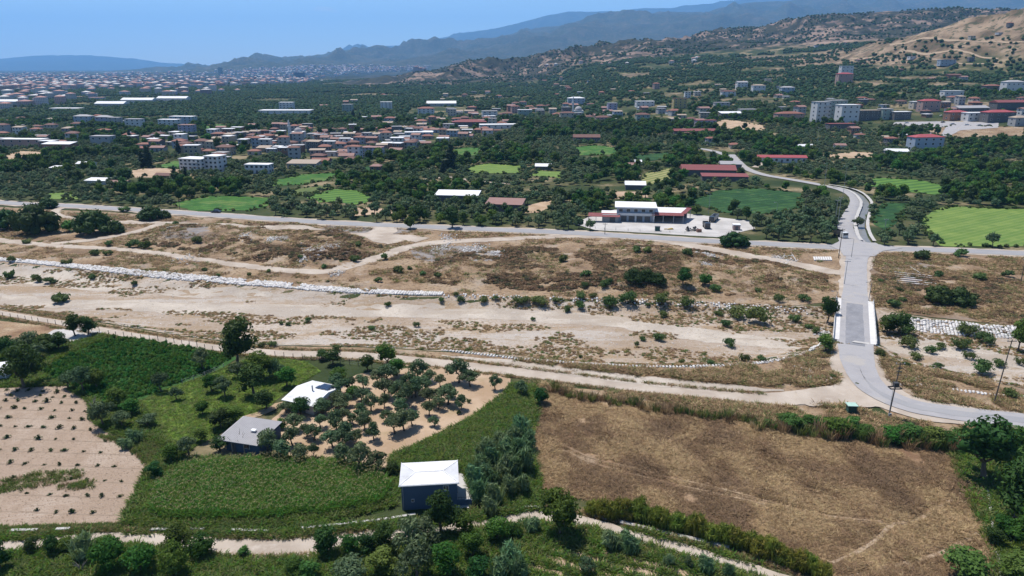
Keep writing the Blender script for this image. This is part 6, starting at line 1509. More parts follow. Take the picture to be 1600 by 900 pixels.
# wooded plain between road and hills: nearest trees one by one, the rest as a mass
SPOTS = [(*G(px, py)[:2], lb) for px, py, lb in ((30, 300, 'above the main road at the left edge'), (170, 300, 'around the low white roofed farm shed'), (345, 322, 'around the bright green crop field beside the main road'), (450, 330, 'along the main road below the vineyard plot'), (560, 320, 'around the lighter green meadow'),
         (640, 330, 'between the bare tan field and the long white roofed shed'), (716, 325, 'around the long white roofed shed'), (850, 345, 'between the tan earth yard and the depot'), (960, 320, 'behind the depot'), (1100, 340, 'along the back edge of the depot yard'), (1170, 330, 'around the large deep green field'), (1250, 350, 'left of the canal road junction'),
         (1270, 300, 'along the upper canal road'), (1390, 340, 'around the deep green canal field'), (1440, 370, 'at the corner of the pale green striped field'), (1400, 300, 'around the striped green field beyond the canal'), (1560, 315, 'above the pale green striped field'))]
def woods():
    def field(ymin, ymax, step, jit):
        gy = np.arange(ymin, ymax, step); out = []
        for yy in gy:
            xm = .82 * yy + 40
            gx = np.arange(-xm, xm, step)
            out.append(np.column_stack([gx, np.full(len(gx), yy)]))
        q = np.concatenate(out)
        return q + nr.uniform(-jit, jit, q.shape) * step
    q = field(228, 960, 6.2, .42)
    side = dist_line(np.array([p[:2] for p in R_MAIN]), q[:, 0], q[:, 1]) > 6
    my = np.interp(q[:, 0], [p[0] for p in R_MAIN], [p[1] for p in R_MAIN])
    q = q[side & (q[:, 1] > my)]
    q = q[free(q, 1.5)]
    px, py = pix(q)
    vis = (px > -240) & (px < 1840)
    q, px, py = q[vis], px[vis], py[vis]
    dens = fbm(q[:, 0] / 60, q[:, 1] / 60, 3, 61) + .5
    px_, py_ = px, py
    built = np.zeros(len(q))
    for poly in ([(385, 224), (412, 202), (480, 199), (560, 207), (640, 198), (700, 188), (790, 190), (800, 206), (740, 217), (660, 231), (600, 247), (520, 260), (470, 257), (430, 243)],
                 [(800, 160), (900, 162), (1060, 172), (1130, 180), (1090, 196), (980, 192), (880, 186), (805, 184)], [(1240, 170), (1600, 160), (1600, 205), (1420, 196), (1240, 196)], [(195, 216), (290, 214), (400, 206), (425, 245), (380, 256), (300, 246), (220, 242)]):
        built = np.where(inside(poly, px, py), 1, built)
    keep = (dens > .27) & (nr.uniform(size=len(q)) > built * .88)
    s = .80 * q[:, 0] + .60 * q[:, 1] - 640
    keep &= ~((s > 100) & (fbm(q[:, 0] / 70, q[:, 1] / 70, 4, 77) > .12))
    tx, ty = pix(q, hz(q[:, 0], q[:, 1]) + 4.2)
    for pp, *_ in FIELDS: keep &= ~(inside(pp, tx, ty) & (nr.uniform(size=len(q)) < .85))
    for ln in ([(1323, 345), (1336, 325), (1339, 314), (1331, 304), (1312, 296), (1280, 289), (1235, 281), (1195, 274), (1168, 265), (1152, 254), (1142, 246), (1120, 238), (1095, 233)], [(1362, 368), (1348, 345), (1352, 325), (1344, 306)]):
        for f_ in (0, .25, .5, .75, 1.0, 1.25): keep &= dist_line(ln, px_ + (tx - px_) * f_, py_ + (ty - py_) * f_) > 4.2
    q = q[keep]
    # groves of one kind, decided over patches
    kind = fbm(q[:, 0] / 45, q[:, 1] / 45, 2, 201) + .12 * nr.normal(size=len(q)) * .4
    isol = (kind > -.06)
    order = np.argsort(np.hypot(q[:, 0], q[:, 1]))
    q, isol = q[order], isol[order]
    # individuals near the road
    done = {'olive': 0, 'broad': 0}
    rest_o, rest_b = [], []
    for (x, y), ol in zip(q, isol):
        if any((x - a) ** 2 + (y - b) ** 2 < (c * .6) ** 2 for a, b, c in TREES if abs(x - a) < 8 and abs(y - b) < 8): continue
        k = 'olive' if ol else 'broad'
        lim = 225 if k == 'olive' else 190
        if done[k] < lim:
            done[k] += 1
            if k == 'olive':
                side_ = min(SPOTS, key=lambda s: (s[0] - x) ** 2 + (s[1] - y) ** 2)[2]
                tree('olive', x, y, rng.uniform(4.6, 6.6), 'grey green olive tree ' + side_, 'olive trees ' + side_, rng.uniform(.9, 1.1))
            else:
                side_ = min(SPOTS, key=lambda s: (s[0] - x) ** 2 + (s[1] - y) ** 2)[2]
                kk = rng.choice(('broad', 'dark', 'round'))
                tree(kk, x, y, rng.uniform(4.4, 7.0), {'broad': 'green broadleaf', 'dark': 'dark broadleaf', 'round': 'rounded citrus'}[kk] + ' tree ' + side_, {'broad': 'green broadleaf', 'dark': 'dark broadleaf', 'round': 'rounded citrus'}[kk] + ' trees ' + side_, rng.uniform(.8, 1.1))
        else:
            (rest_o if ol else rest_b).append((x, y))
    for nm, rest, ks, lo, hi, lb in (('olive_orchard', rest_o, ('olive',), 4.6, 6.8, 'grey green olive orchards spreading around the villages'), ('garden_wood', rest_b, ('broad', 'dark', 'round'), 4.6, 8.0, 'dark green garden and roadside trees spreading around the villages')):
        a = np.array(rest)
        w = nr.uniform(lo, hi, len(a)) / 5.0
        scatter(nm, on_ground(a), np.stack([w, w, w * nr.uniform(.8, 1.1, len(a))], 1), [m for k in ks for m in CRM[k]], lb, 'trees')
    # ragged hedges and weeds along the field margins
    hp = []
    for pp, *_ in FIELDS:
        P_ = np.array([p[:2] for p in Gs(pp)])
        for a_, b_ in zip(P_, np.roll(P_, -1, 0)):
            n_ = int(np.linalg.norm(b_ - a_) / 1.7); t_ = nr.uniform(size=n_)[:, None]
            hp.append(a_ + (b_ - a_) * t_ + nr.normal(0, 1.6, (n_, 2)))
    hp = np.concatenate(hp); hp = hp[(fbm(hp[:, 0] / 15, hp[:, 1] / 15, 3, 88) > -.12)]
    w = nr.uniform(.35, 1.3, len(hp))
    scatter('field_hedges', on_ground(hp), np.stack([w, w, w * nr.uniform(.6, 1.0, len(hp))], 1), CRM['shrub'], 'bushy weeds and hedges along the far field margins', 'hedge')
    # distant wood
    FARO = [crown('far_crown', [(0, 0, 2.2, 2.4, 2.4, 1.9), (1.6, .6, 1.8, 1.6, 1.6, 1.4), (-1.2, 1.0, 2.0, 1.7, 1.7, 1.5)], 46, .75, 1.1, 'leaf_far', v, core=.85, out=.7) for v in range(4)]
    q = field(955, 3900, 9.6, .45)
    px, py = pix(q)
    q = q[(px > -200) & (px < 1800) & (py > 60)]
    q = q[free(q, 3)]
    czc, fC = ridge(CR_C, q[:, 0], q[:, 1], 1150, 900)
    czD, fD = ridge(CR_D, q[:, 0], q[:, 1], 470, 500)
    dens = fbm(q[:, 0] / 130, q[:, 1] / 130, 4, 301)
    px, py = pix(q)
    cityz = inside([(-60, 118), (250, 115), (430, 108), (640, 106), (560, 120), (480, 124), (500, 130), (330, 138), (150, 142), (-60, 148)], px, py)
    keep = (dens > -.17) & (fC < .05 + dens * .2) & ~(cityz & (nr.uniform(size=len(q)) > .12))
    s = .80 * q[:, 0] + .60 * q[:, 1] - 640
    keep &= ~((s > 0) & (fbm(q[:, 0] / 70, q[:, 1] / 70, 4, 77) > .13))
    keep &= ~((fD + fbm(q[:, 0] / 120, q[:, 1] / 120, 4, 70) * .5 > .30) & (q[:, 1] < 2050) & (nr.uniform(size=len(q)) > .5))
    keep &= nr.uniform(size=len(q)) < np.where(q[:, 1] > 2400, .75, .95)
    q = q[keep]
    w = nr.uniform(.9, 1.6, len(q)) * np.where(q[:, 1] > 2000, 1.35, 1.0)
    scatter('distant_wood', on_ground(q, -.2), np.stack([w, w, w * nr.uniform(.8, 1.15, len(q))], 1), FARO, 'dark olive wood covering the far plain up to the hills', 'trees')
    # scrub on the near badlands and the dry hill
    q = field(2300, 4000, 17, .5)
    px, py = pix(q)
    q = q[(px > 620) & (px < 1620)]
    czc, fC = ridge(CR_C, q[:, 0], q[:, 1], 1150, 900)
    n = fbm(q[:, 0] / 60, q[:, 1] / 60, 4, 401)
    q = q[(fC > .05) & (n > -.02)]
    w = nr.uniform(.8, 1.9, len(q))
    scatter('hill_scrub', on_ground(q, -.5), w, FARO, 'dark scrub dotted over the eroded hills', 'scrub')
woods()

# grass, crops, weeds, stones
TUFT = [blade_mesh('dry_tuft', 22, .55, .06, .42, 1.1, m, 71 + i) for i, m in enumerate(('straw', 'straw', 'straw_brown', 'straw_brown', 'straw_dark'))]
TUFTG = [blade_mesh('green_tuft', 22, .6, .085, .42, .95, m, 81 + i) for i, m in enumerate(('leaf_grass', 'leaf_weed', 'leaf_grass', 'leaf_shrub'))]
def maize_mesh(v):
    V, Q = blades(12, 1.9, .13, .10, .85, np.random.RandomState(91 + v))
    V2, Q2 = cards([(0, 0, 2.05, .2, .2, .2)], 6, .085, 1.5, np.random.RandomState(191 + v), out=.6)
    me = np_mesh('maize_plant', np.concatenate([V, V2]), np.concatenate([Q, Q2 + len(V)]), 'leaf_maize')
    me.materials.append(MATS['tassel'])
    for p in me.polygons[-6:]: p.material_index = 1
    return me
MAIZE = [maize_mesh(v) for v in range(4)]
def rows(pxs, drow, dplant, ang, jit=.2):
    poly = [p[:2] for p in Gs(pxs)]
    P = np.array(poly); c = P.mean(0); R = np.linalg.norm(P - c, axis=1).max()
    a, b = np.meshgrid(np.arange(-R, R, dplant), np.arange(-R, R, drow))
    a, b = a.ravel() + nr.uniform(-jit, jit, a.size) * dplant, b.ravel() + nr.uniform(-jit, jit, a.size) * drow
    q = np.column_stack([c[0] + a * cos(ang) - b * sin(ang), c[1] + a * sin(ang) + b * cos(ang)])
    return q[inside(poly, q[:, 0], q[:, 1])]
q = rows([(242, 768), (300, 728), (400, 722), (520, 727), (590, 742), (610, 765), (598, 786), (500, 806), (380, 813), (250, 812), (236, 800)], .68, .42, .06)
scatter('maize_crop', on_ground(q), nr.uniform(.75, 1.15, len(q)), MAIZE, 'tasselled maize plants filling the plot left of the slate blue house', 'crop')
CROPM = [crown('crop_bush', [(0, 0, .25, .5, .5, .4)], 46, .12, 1.3, 'leaf_crop', 61 + v, core=.7, out=.5) for v in range(3)]
q = rows([(66, 582), (98, 563), (152, 538), (187, 527), (260, 536), (332, 550), (362, 561), (326, 582), (268, 602), (213, 626), (172, 637), (114, 606)], 1.0, .8, .5, .45)
scatter('leafy_crop', on_ground(q), np.stack([nr.uniform(.8, 1.4, len(q)), nr.uniform(.8, 1.4, len(q)), nr.uniform(.8, 1.9, len(q)) * (1 + fbm(q[:, 0] / 6, q[:, 1] / 6, 3, 9))], 1), CROPM, 'dark leafy plants of the crop field by the track', 'crop')
hay = [(832, 660), (845, 612), (900, 614), (1000, 627), (1130, 645), (1200, 665), (1300, 676), (1400, 690), (1490, 704), (1510, 745), (1530, 765), (1545, 850), (1550, 920), (1290, 920), (1280, 880), (1150, 838), (1040, 812), (915, 780), (845, 765), (832, 710)]
q = in_poly(hay, 42000)
n = fbm(q[:, 0] / 5, q[:, 1] / 9, 4, 501)
q, n = q[n > -.26], n[n > -.26]
paths = [Gs(a) for a in ([(1535, 752), (1536, 790), (1541, 822), (1500, 850), (1450, 872), (1380, 890), (1320, 905)], [(1532, 758), (1480, 785), (1430, 815), (1395, 822), (1350, 858), (1300, 880)], [(880, 695), (920, 715), (980, 730), (1060, 750), (1140, 768), (1220, 790), (1300, 808), (1380, 816)], [(876, 702), (920, 723), (980, 739), (1060, 759), (1140, 777), (1200, 790)])]
ok = np.ones(len(q), bool)
for a in paths: ok &= dist_line(a, q[:, 0], q[:, 1]) > .45
q, n = q[ok], n[ok]
h = .85 + 1.8 * np.clip(n + .1, 0, 1)
scatter('dry_hay', on_ground(q), np.stack([h * nr.uniform(.8, 1.6, len(q)), h * nr.uniform(.8, 1.6, len(q)), h * nr.uniform(.35, .8, len(q))], 1), TUFT, 'matted dry brown hay covering the large field', 'grass', tilt=.25, pick=np.clip(np.round(1.9 - 13 * fbm(q[:, 0] / 6, q[:, 1] / 8, 4, 77) + nr.normal(0, .9, len(q))), 0, 4))
# dry grass over the banks
bank = [[(-60, 325), (250, 338), (520, 354), (760, 363), (1000, 376), (1316, 392), (1316, 470), (1000, 466), (720, 461), (500, 452), (200, 428), (-60, 402)], [(1362, 392), (1620, 402), (1620, 512), (1430, 492), (1362, 478)],
        [(1372, 545), (1400, 566), (1500, 590), (1640, 615), (1640, 668), (1480, 652), (1400, 636), (1368, 606)], [(800, 562), (1000, 577), (1200, 569), (1258, 554), (1312, 543), (1312, 600), (1230, 606), (1080, 596), (900, 578)],
        [(820, 598), (1000, 616), (1200, 634), (1320, 634), (1400, 656), (1500, 668), (1640, 680), (1640, 710), (1400, 690), (1200, 664), (950, 626)]]
P, S = [], []
for pl, cnt in zip(bank, (30000, 9000, 6500, 5500, 6000)):
    q = in_poly(pl, cnt)
    q = q[free(q, 0, True, False)]
    n = fbm(q[:, 0] / 8, q[:, 1] / 8, 4, 601)
    q = q[n > -.03]
    P.append(q); S.append(nr.uniform(.8, 2.1, len(q)))
P, S = np.concatenate(P), np.concatenate(S)
scatter('dry_grass', on_ground(P, .02), np.stack([S * 1.15, S * 1.15, S * .7], 1), TUFT + TUFT[:1] + TUFTG[1:2], 'dry grass tufts over the scrubby banks and verges', 'grass', tilt=.2)
# sparse weeds in the river bed
q = np.concatenate([in_world(RIVER, 30000)])
px, py = pix(q)
n = fbm(q[:, 0] / 14, q[:, 1] / 6, 4, 701)
gr = inside([(0, 462), (420, 476), (800, 482), (1040, 508), (1265, 543), (960, 512), (560, 496), (0, 476)], px, py)
k = (n > .03) & ~gr & (px > -30) & (px < 1640)
q = q[k]; S = nr.uniform(.35, 1.25, len(q))
WEED = [crown('river_weed', [(0, 0, .2, .4, .4, .3), (.3, .1, .15, .3, .3, .22)], 36, .10, 1.5, m, 64 + v, core=.6, out=.4) for v, m in enumerate(('straw', 'leaf_weed', 'straw_brown', 'straw'))]
scatter('river_weeds', on_ground(q), np.stack([S * 1.2, S * 1.2, S * .8], 1), WEED, 'low weeds dotted over the dry river bed', 'weeds')
# green weeds
gp = [([(800, 602), (835, 604), (842, 640), (825, 690), (838, 730), (845, 795), (770, 805), (700, 722), (615, 735), (612, 715), (660, 694), (730, 660), (785, 620)], 9000), ([(200, 735), (290, 718), (400, 716), (520, 720), (600, 735), (622, 750), (620, 790), (500, 818), (380, 826), (260, 828), (195, 818)], 8000),
      ([(-40, 838), (200, 832), (400, 830), (640, 812), (740, 800), (850, 800), (930, 815), (1050, 840), (1180, 880), (1250, 925), (1200, 960), (-60, 960)], 15000), ([(1480, 700), (1640, 690), (1640, 960), (1560, 960), (1545, 850)], 3000),
      ([(-60, 538), (130, 522), (180, 527), (95, 562), (60, 582), (105, 606), (-60, 606)], 4000), ([(110, 606), (215, 630), (255, 690), (300, 702), (230, 740), (245, 700), (180, 682), (145, 660)], 4500)]
P = np.concatenate([in_poly(a, c) for a, c in gp])
P = P[free(P, 0, True, True)]
px, py = pix(P)
S = nr.uniform(.8, 1.9, len(P))
scatter('green_weeds', on_ground(P), np.stack([S * 1.1, S * 1.1, S * .9], 1), TUFTG, 'rank green weeds along field edges and under the near trees', 'weeds', tilt=.15)
q = in_poly([(200, 635), (250, 612), (330, 583), (372, 565), (420, 556), (480, 566), (500, 580), (470, 600), (430, 625), (410, 650), (385, 652), (332, 684), (300, 700), (255, 690), (215, 665)], 9000)
S = nr.uniform(.5, 1.0, len(q))
scatter('meadow_grass', on_ground(q), np.stack([S, S, S * .5], 1), TUFTG[:3], 'short grass of the bright orchard meadow', 'grass', tilt=.2)
# fringe of grass along the tracks
P = []
for pts, w, c in (([(0, 489), (150, 515), (300, 539), (430, 552), (560, 556), (700, 569), (850, 587), (1000, 606), (1200, 625)], 2.4, 2600), ([(0, 855), (80, 847), (150, 843), (260, 846), (380, 856), (490, 853), (640, 836), (830, 808), (900, 814), (1000, 841), (1140, 880), (1240, 912)], 1.9, 1800)):
    L = np.array(smooth([p[:2] for p in Gs(pts)], .5))
    d = np.gradient(L, axis=0); d /= np.linalg.norm(d, axis=1)[:, None]
    k = nr.randint(0, len(L), c); sg = nr.choice([-1, 1], c) * (w + np.abs(nr.normal(0, .55, c)))
    P.append(L[k] + np.stack([-d[k, 1], d[k, 0]], 1) * sg[:, None])
P = np.concatenate(P)
S = nr.uniform(.5, 1.3, len(P))
scatter('verge_grass', on_ground(P), S, TUFT[:3] + TUFTG[1:2], 'dry grass fringe along the dirt tracks', 'grass', tilt=.2)
# rows of dark stubble weeds in the ploughed field
q = np.concatenate([in_poly(a, c) for a, c in (([(0, 752), (60, 738), (130, 735), (130, 748), (60, 762), (0, 772)], 260), ([(90, 758), (150, 750), (145, 764), (95, 768)], 70), ([(150, 680), (250, 690), (262, 706), (235, 735), (222, 720), (200, 700)], 800), ([(-20, 826), (190, 820), (195, 830), (-20, 838)], 900))])
scatter('field_weeds', on_ground(q), nr.uniform(.6, 1.2, len(q)), TUFTG[1:] + TUFT[2:3], 'weed patches within the ploughed field', 'weeds')
q = in_poly([(-30, 606), (100, 604), (140, 626), (150, 660), (245, 692), (230, 735), (190, 815), (0, 830), (-30, 832)], 9000)
def stone_mesh(seed, f=.7):
    r = np.random.RandomState(seed)
    V, Q = cores([(0, 0, .12, .5, .42, .34)], 1.0, r, 6, 4)
    V = V * r.uniform(.8, 1.2, V.shape)
    return V, Q
def stone(seed, m):
    V, Q = stone_mesh(seed); me = np_mesh('stone', V, Q, m)
    bm = bmesh.new(); bm.from_mesh(me); bmesh.ops.holes_fill(bm, edges=bm.edges, sides=12); bm.to_mesh(me); bm.free()
    return me
STONE = [stone(v, 'limestone') for v in range(5)]; CLOD = [stone(v + 9, 'ploughed_soil') for v in range(3)]; RUB = [stone(v + 20, 'rubble_grey') for v in range(5)]
scatter('soil_clods', on_ground(q, -.03), nr.uniform(.12, .36, len(q)), CLOD, 'clods of tan soil over the ploughed field', 'soil')
def band(pts, w, n, smin, smax, z=0.0):
    L = np.array(smooth([p[:2] for p in Gs(pts)], .8)); d = np.gradient(L, axis=0); d /= np.linalg.norm(d, axis=1)[:, None]
    k = nr.randint(0, len(L), n); off = nr.uniform(-.5, .5, n) * (np.interp(k / len(L), np.linspace(0, 1, len(w)), w) if isinstance(w, list) else w)
    q = L[k] + np.stack([-d[k, 1], d[k, 0]], 1) * off[:, None]
    return q, nr.uniform(smin, smax, n)
q1, s1 = band([(-60, 400), (0, 406), (60, 411), (150, 420), (250, 430), (350, 439), (440, 446), (520, 453), (620, 458), (690, 460)], [2.6, 3.2, 4, 5.5, 6, 5, 4, 2.5], 6500, .4, 1.4)
kk = fbm(q1[:, 0] / 6, q1[:, 1] / 6, 3, 55) > -.22
q1, s1 = q1[kk], s1[kk]
q2, s2 = band([(1415, 508), (1470, 513), (1530, 517), (1590, 520), (1640, 523)], [5, 6, 5, 4], 1300, .4, 1.3)
q3, s3 = band([(690, 462), (780, 464), (900, 468), (1000, 472), (1120, 478), (1260, 486)], 3, 380, .35, 1.1)
scatter('rock_embankment', on_ground(np.concatenate([q1, q2, q3]), .05), np.concatenate([s1, s2, s3]), STONE, 'band of white limestone boulders lining the river bank', 'rocks', tilt=.5)
q1, s1 = band([(690, 548), (800, 560), (900, 568), (1000, 573), (1100, 573), (1200, 566), (1262, 550), (1285, 536)], 1.0, 820, .45, .85)
q2, s2 = band([(1400, 600), (1470, 607), (1540, 616), (1600, 622)], 1.0, 160, .4, .9)
scatter('stone_row', on_ground(np.concatenate([q1, q2]), .05), np.concatenate([s1, s2]), STONE, 'row of white stones edging the south river bank', 'rocks', tilt=.5)
P, S = [], []
for (px, py, rx, n) in ((440, 372, 8, 160), (425, 373, 8, 120), (490, 392, 22, 260), (520, 382, 18, 200), (473, 405, 4, 90), (740, 390, 20, 260), (690, 388, 16, 200), (1108, 399, 12, 150), (1225, 405, 14, 130), (700, 371, 14, 120), (778, 396, 14, 160), (380, 370, 10, 90), (1105, 412, 8, 60), (290, 405, 18, 60), (528, 428, 10, 80), (1285, 520, 8, 90), (1270, 585, 16, 120), (1430, 595, 10, 30)):
    x, y, z = G(px, py); m = mpp(x, y)
    q = np.column_stack([nr.normal(x, rx * m * .55, n), nr.normal(y, rx * m * .9, n)])
    P.append(q); S.append(nr.uniform(.25, 1.1, n))
scatter('rubble', on_ground(np.concatenate(P), .03), np.concatenate(S), RUB + STONE[:2], 'heaps of dumped white and grey rubble on the scrub bank', 'rubble', tilt=.6)
q = in_world(RIVER, 7000)
scatter('river_pebbles', on_ground(q), nr.uniform(.12, .5, len(q)), STONE[:3] + RUB[:3], 'loose pebbles over the dry river bed', 'pebbles', tilt=.5)

# brown brush on the mounds of the scrub bank
BRUSH = [crown('brush', [(0, 0, .35, .8, .8, .5), (.6, .3, .3, .6, .6, .4), (-.5, .4, .3, .6, .6, .45)], 120, .13, 1.6, m, 164 + v, core=.7, out=.45) for v, m in enumerate(('straw_brown', 'straw_dark', 'brush_olive', 'straw_brown', 'straw_dark'))]
P = []
for pl, cnt, sd in ((MOUND, 5200, 3), (MOUND2, 9000, 5), (flats([(1365, 430), (1640, 440), (1640, 500), (1430, 490), (1365, 475)]), 2600, 6)):
    q = in_world(pl, cnt); n = fbm(q[:, 0] / 11, q[:, 1] / 7, 4, 800 + sd)
    P.append(q[n > .05])
P = np.concatenate(P)
P = P[free(P, 0, True, False)]
S = nr.uniform(.5, 1.25, len(P))
scatter('brown_brush', on_ground(P), np.stack([S, S, S * .8], 1), BRUSH, 'low brown brush over the mounds of the scrub bank', 'brush')

# ------------------------------------------------------------------ bridge, poles, vehicles, small things
def bridge():
    a, b = Vector((*BR_A, 0)), Vector((*BR_B, 0))
    mid = (a + b) / 2; L = (a - b).length + 1.2
    rz = atan2((a - b).y, (a - b).x) - pi / 2
    r = empty('bridge', (mid.x, mid.y, 0), rz, 'concrete road bridge with white walkways and railings over the dry river', 'bridge')
    W = 3.6
    MB().box(-W - 1.75, W + 1.75, -L / 2, L / 2, -.55, .44).build('deck', 'concrete', r)
    for s in (-1, 1):
        x0, x1 = (W + .15, W + 1.45) if s > 0 else (-W - 1.45, -W - .15)
        MB().box(x0, x1, -L / 2 - .1, L / 2 + .1, .445, .66).build('walkway', 'concrete_white', r)
        rail = MB()
        xr = s * (W + 1.6)
        pw = MB().box(xr - .14, xr + .14, -L / 2 - .1, L / 2 + .1, .446, .95).build('parapet', 'concrete_white', r)
        for zz in (1.25, 1.55): rail.obox((xr, -L / 2, zz), (xr, L / 2, zz), .07, .07)
        ro = rail.build('rail', 'metal_grey', r)
        n = 11
        for k in range(n):
            yy = -L / 2 + .2 + k * (L - .4) / (n - 1)
            MB().box(xr - .05, xr + .05, yy - .05, yy + .05, .95, 1.58).build('post', 'metal_grey', ro)
        for k in range(2):
            yy = -L / 2 + L * (.3 + .4 * k)
    for yy in (-L / 2 + .5, L / 2 - .5):
        MB().box(-W - 1.6, W + 1.6, yy - .5, yy + .5, -3.2, -.56).build('abutment', 'concrete', r)
    MB().box(-W - 1.2, W + 1.2, -.4, .4, -3.2, -.56).build('pier', 'concrete', r)
    for sx in (-1, 1):
        for sy in (-1, 1):
            MB().add([(sx * (W + 1.62), sy * (L / 2 - .2), -3), (sx * (W + 1.62), sy * (L / 2 - .2), .4), (sx * (W + 3.6), sy * (L / 2 + 2.4), .1), (sx * (W + 3.6), sy * (L / 2 + 2.4), -3),
                      (sx * (W + 1.92), sy * (L / 2 - .3), -3), (sx * (W + 1.92), sy * (L / 2 - .3), .4), (sx * (W + 3.9), sy * (L / 2 + 2.2), .1), (sx * (W + 3.9), sy * (L / 2 + 2.2), -3)],
                     [(0, 1, 2, 3), (4, 7, 6, 5), (1, 5, 6, 2), (0, 4, 5, 1), (3, 2, 6, 7)]).build('wing_wall', 'concrete', r)
bridge()

def pole(px, py, top, label, kind='wood', name='utility_pole', cat='utility pole', lean=0.0):
    x, y, z = G(px, py)
    h = (py - top) * mpp(x, y) * 1.08
    r = empty(name, (x, y, z), 0, label, cat)
    m = {'wood': 'pole_wood', 'concrete': 'pole_concrete', 'steel': 'metal_grey'}[kind]
    MB().tube([(0, 0, -.4), (lean * h, 0, h)], [.16 if kind != 'steel' else .11, .10 if kind != 'steel' else .06], 8).build('mast', m, r)
    if name == 'street_lamp':
        MB().tube([(0, 0, h - .1), (-.6, -.25, h + .35), (-1.5, -.6, h + .45)], [.05, .045, .04], 6).build('arm', m, r)
        MB().box(-2.1, -1.35, -.75, -.45, h + .38, h + .52).build('lamp_head', 'metal_grey', r)
    else:
        cx = lean * h
        c = MB().box(cx - 1.0, cx + 1.0, -.08, .08, h - .45, h - .30).build('crossarm', m, r)
        for X in (-.85, 0, .85):
            MB().tube([(cx + X, 0, h - .3), (cx + X, 0, h - .05)], [.07, .05], 6).build('insulator', 'frame_white', c)
    return r, h
r, h = pole(1388, 652, 577, 'dark wooden pole carrying a transformer beside the curving road', 'wood', lean=.045)
t = MB(); t.box(-.45, .5, -.95, -.15, h * .58, h * .58 + 1.0); t.build('transformer', 'metal_dark', r)
t = MB(); t.box(-1.15, 1.25, -1.05, -.97, h * .55, h * .57); t.box(-1.15, 1.25, .12, .2, h * .55, h * .57)
for X in (-1.15, 1.15): t.box(X, X + .09, -1.0, .15, h * .55, h * .57); t.box(X, X + .06, -1.0, -.94, h * .57, h * .68)
t.build('platform', 'metal_dark', r)
t = MB()
for k in range(3): t.box(-.1, .95, -.06 - .3, .06 - .3, h * (.78 + .06 * k), h * (.78 + .06 * k) + .14)
t.build('switchgear', 'metal_dark', r)
t = MB(); t.box(-.25, .3, -.55, -.2, 0, 1.1); t.build('meter_box', 'metal_grey', r)
t = MB(); t.tube([(-.2, -.3, 1.0), (-.25, -.35, h * .55)], [.04, .04], 5); t.build('conduit', 'frame_white', r)
t = MB(); t.box(-1.6, .9, -1.0, .3, -.1, .15); t.build('footing', 'concrete_white', r)
pole(1553, 629, 549, 'plain dark pole right of the curving road', 'wood', lean=.06)
for a in ((1310, 404, 364, 'pole at the junction corner left of the bridge road', 'wood', 'utility_pole', 'utility pole'), (1330, 403, 378, 'thin lamp post at the junction corner', 'steel', 'street_lamp', 'street lamp'), (1315, 320, 270, 'tall lamp mast beside the canal road bend', 'steel', 'street_lamp', 'street lamp'),
          (1304, 352, 318, 'lamp post left of the canal road', 'concrete', 'utility_pole', 'utility pole'), (1308, 356, 315, 'second pole left of the canal road', 'concrete', 'utility_pole', 'utility pole'), (1288, 290, 262, 'lamp post at the upper road bend', 'steel', 'street_lamp', 'street lamp'), (1213, 339, 320, 'lamp post at the deep green field edge', 'steel', 'street_lamp', 'street lamp'),
          (1107, 335, 306, 'white lamp mast behind the depot yard', 'steel', 'street_lamp', 'street lamp'), (1256, 342, 310, 'double pole with transformer in the olive trees', 'wood', 'utility_pole', 'utility pole'), (945, 367, 350, 'pole on the road verge left of the depot', 'wood', 'utility_pole', 'utility pole'), (616, 346, 326, 'roadside pole beside the dirt ramp', 'wood', 'utility_pole', 'utility pole'),
          (281, 327, 315, 'short roadside pole beside the bright crop field', 'wood', 'utility_pole', 'utility pole'), (1304, 488, 460, 'slim lamp post at the left bridge rail', 'steel', 'street_lamp', 'street lamp'), (1357, 472, 446, 'slim lamp post at the far right bridge end', 'steel', 'street_lamp', 'street lamp'), (1319, 445, 412, 'thin pole beside the bridge approach', 'steel', 'utility_pole', 'utility pole'),
          (1595, 440, 412, 'pole at the right edge of the scrub ground', 'wood', 'utility_pole', 'utility pole'), (1383, 355, 344, 'short white post in the deep green canal field', 'concrete', 'utility_pole', 'utility pole'), (1276, 232, 205, 'thin mast above the hillside olives', 'steel', 'utility_pole', 'utility pole'), (1408, 222, 188, 'tall street pole on the right slope', 'steel', 'utility_pole', 'utility pole'), (1470, 205, 178, 'street pole beside the parking square', 'steel', 'utility_pole', 'utility pole')):
    pole(*a)
# mint roofed green cabinet by the track
x, y, z = G(1329, 646)
r = empty('transformer_cabinet', (x, y, z), radians(-4), 'dark green cabinet with mint roof beside the road junction', 'cabinet')
MB().box(-.85, .85, -.7, .7, 0, 2.0).build('body', 'paint_green', r)
MB().box(-1.05, 1.05, -.9, .9, 2.003, 2.16).build('roof', 'roof_mint', r)
MB().box(-.6, -.03, -.74, -.703, .15, 1.8).build('door', 'paint_green', r); MB().box(.03, .6, -.74, -.703, .15, 1.8).build('door', 'paint_green', r)

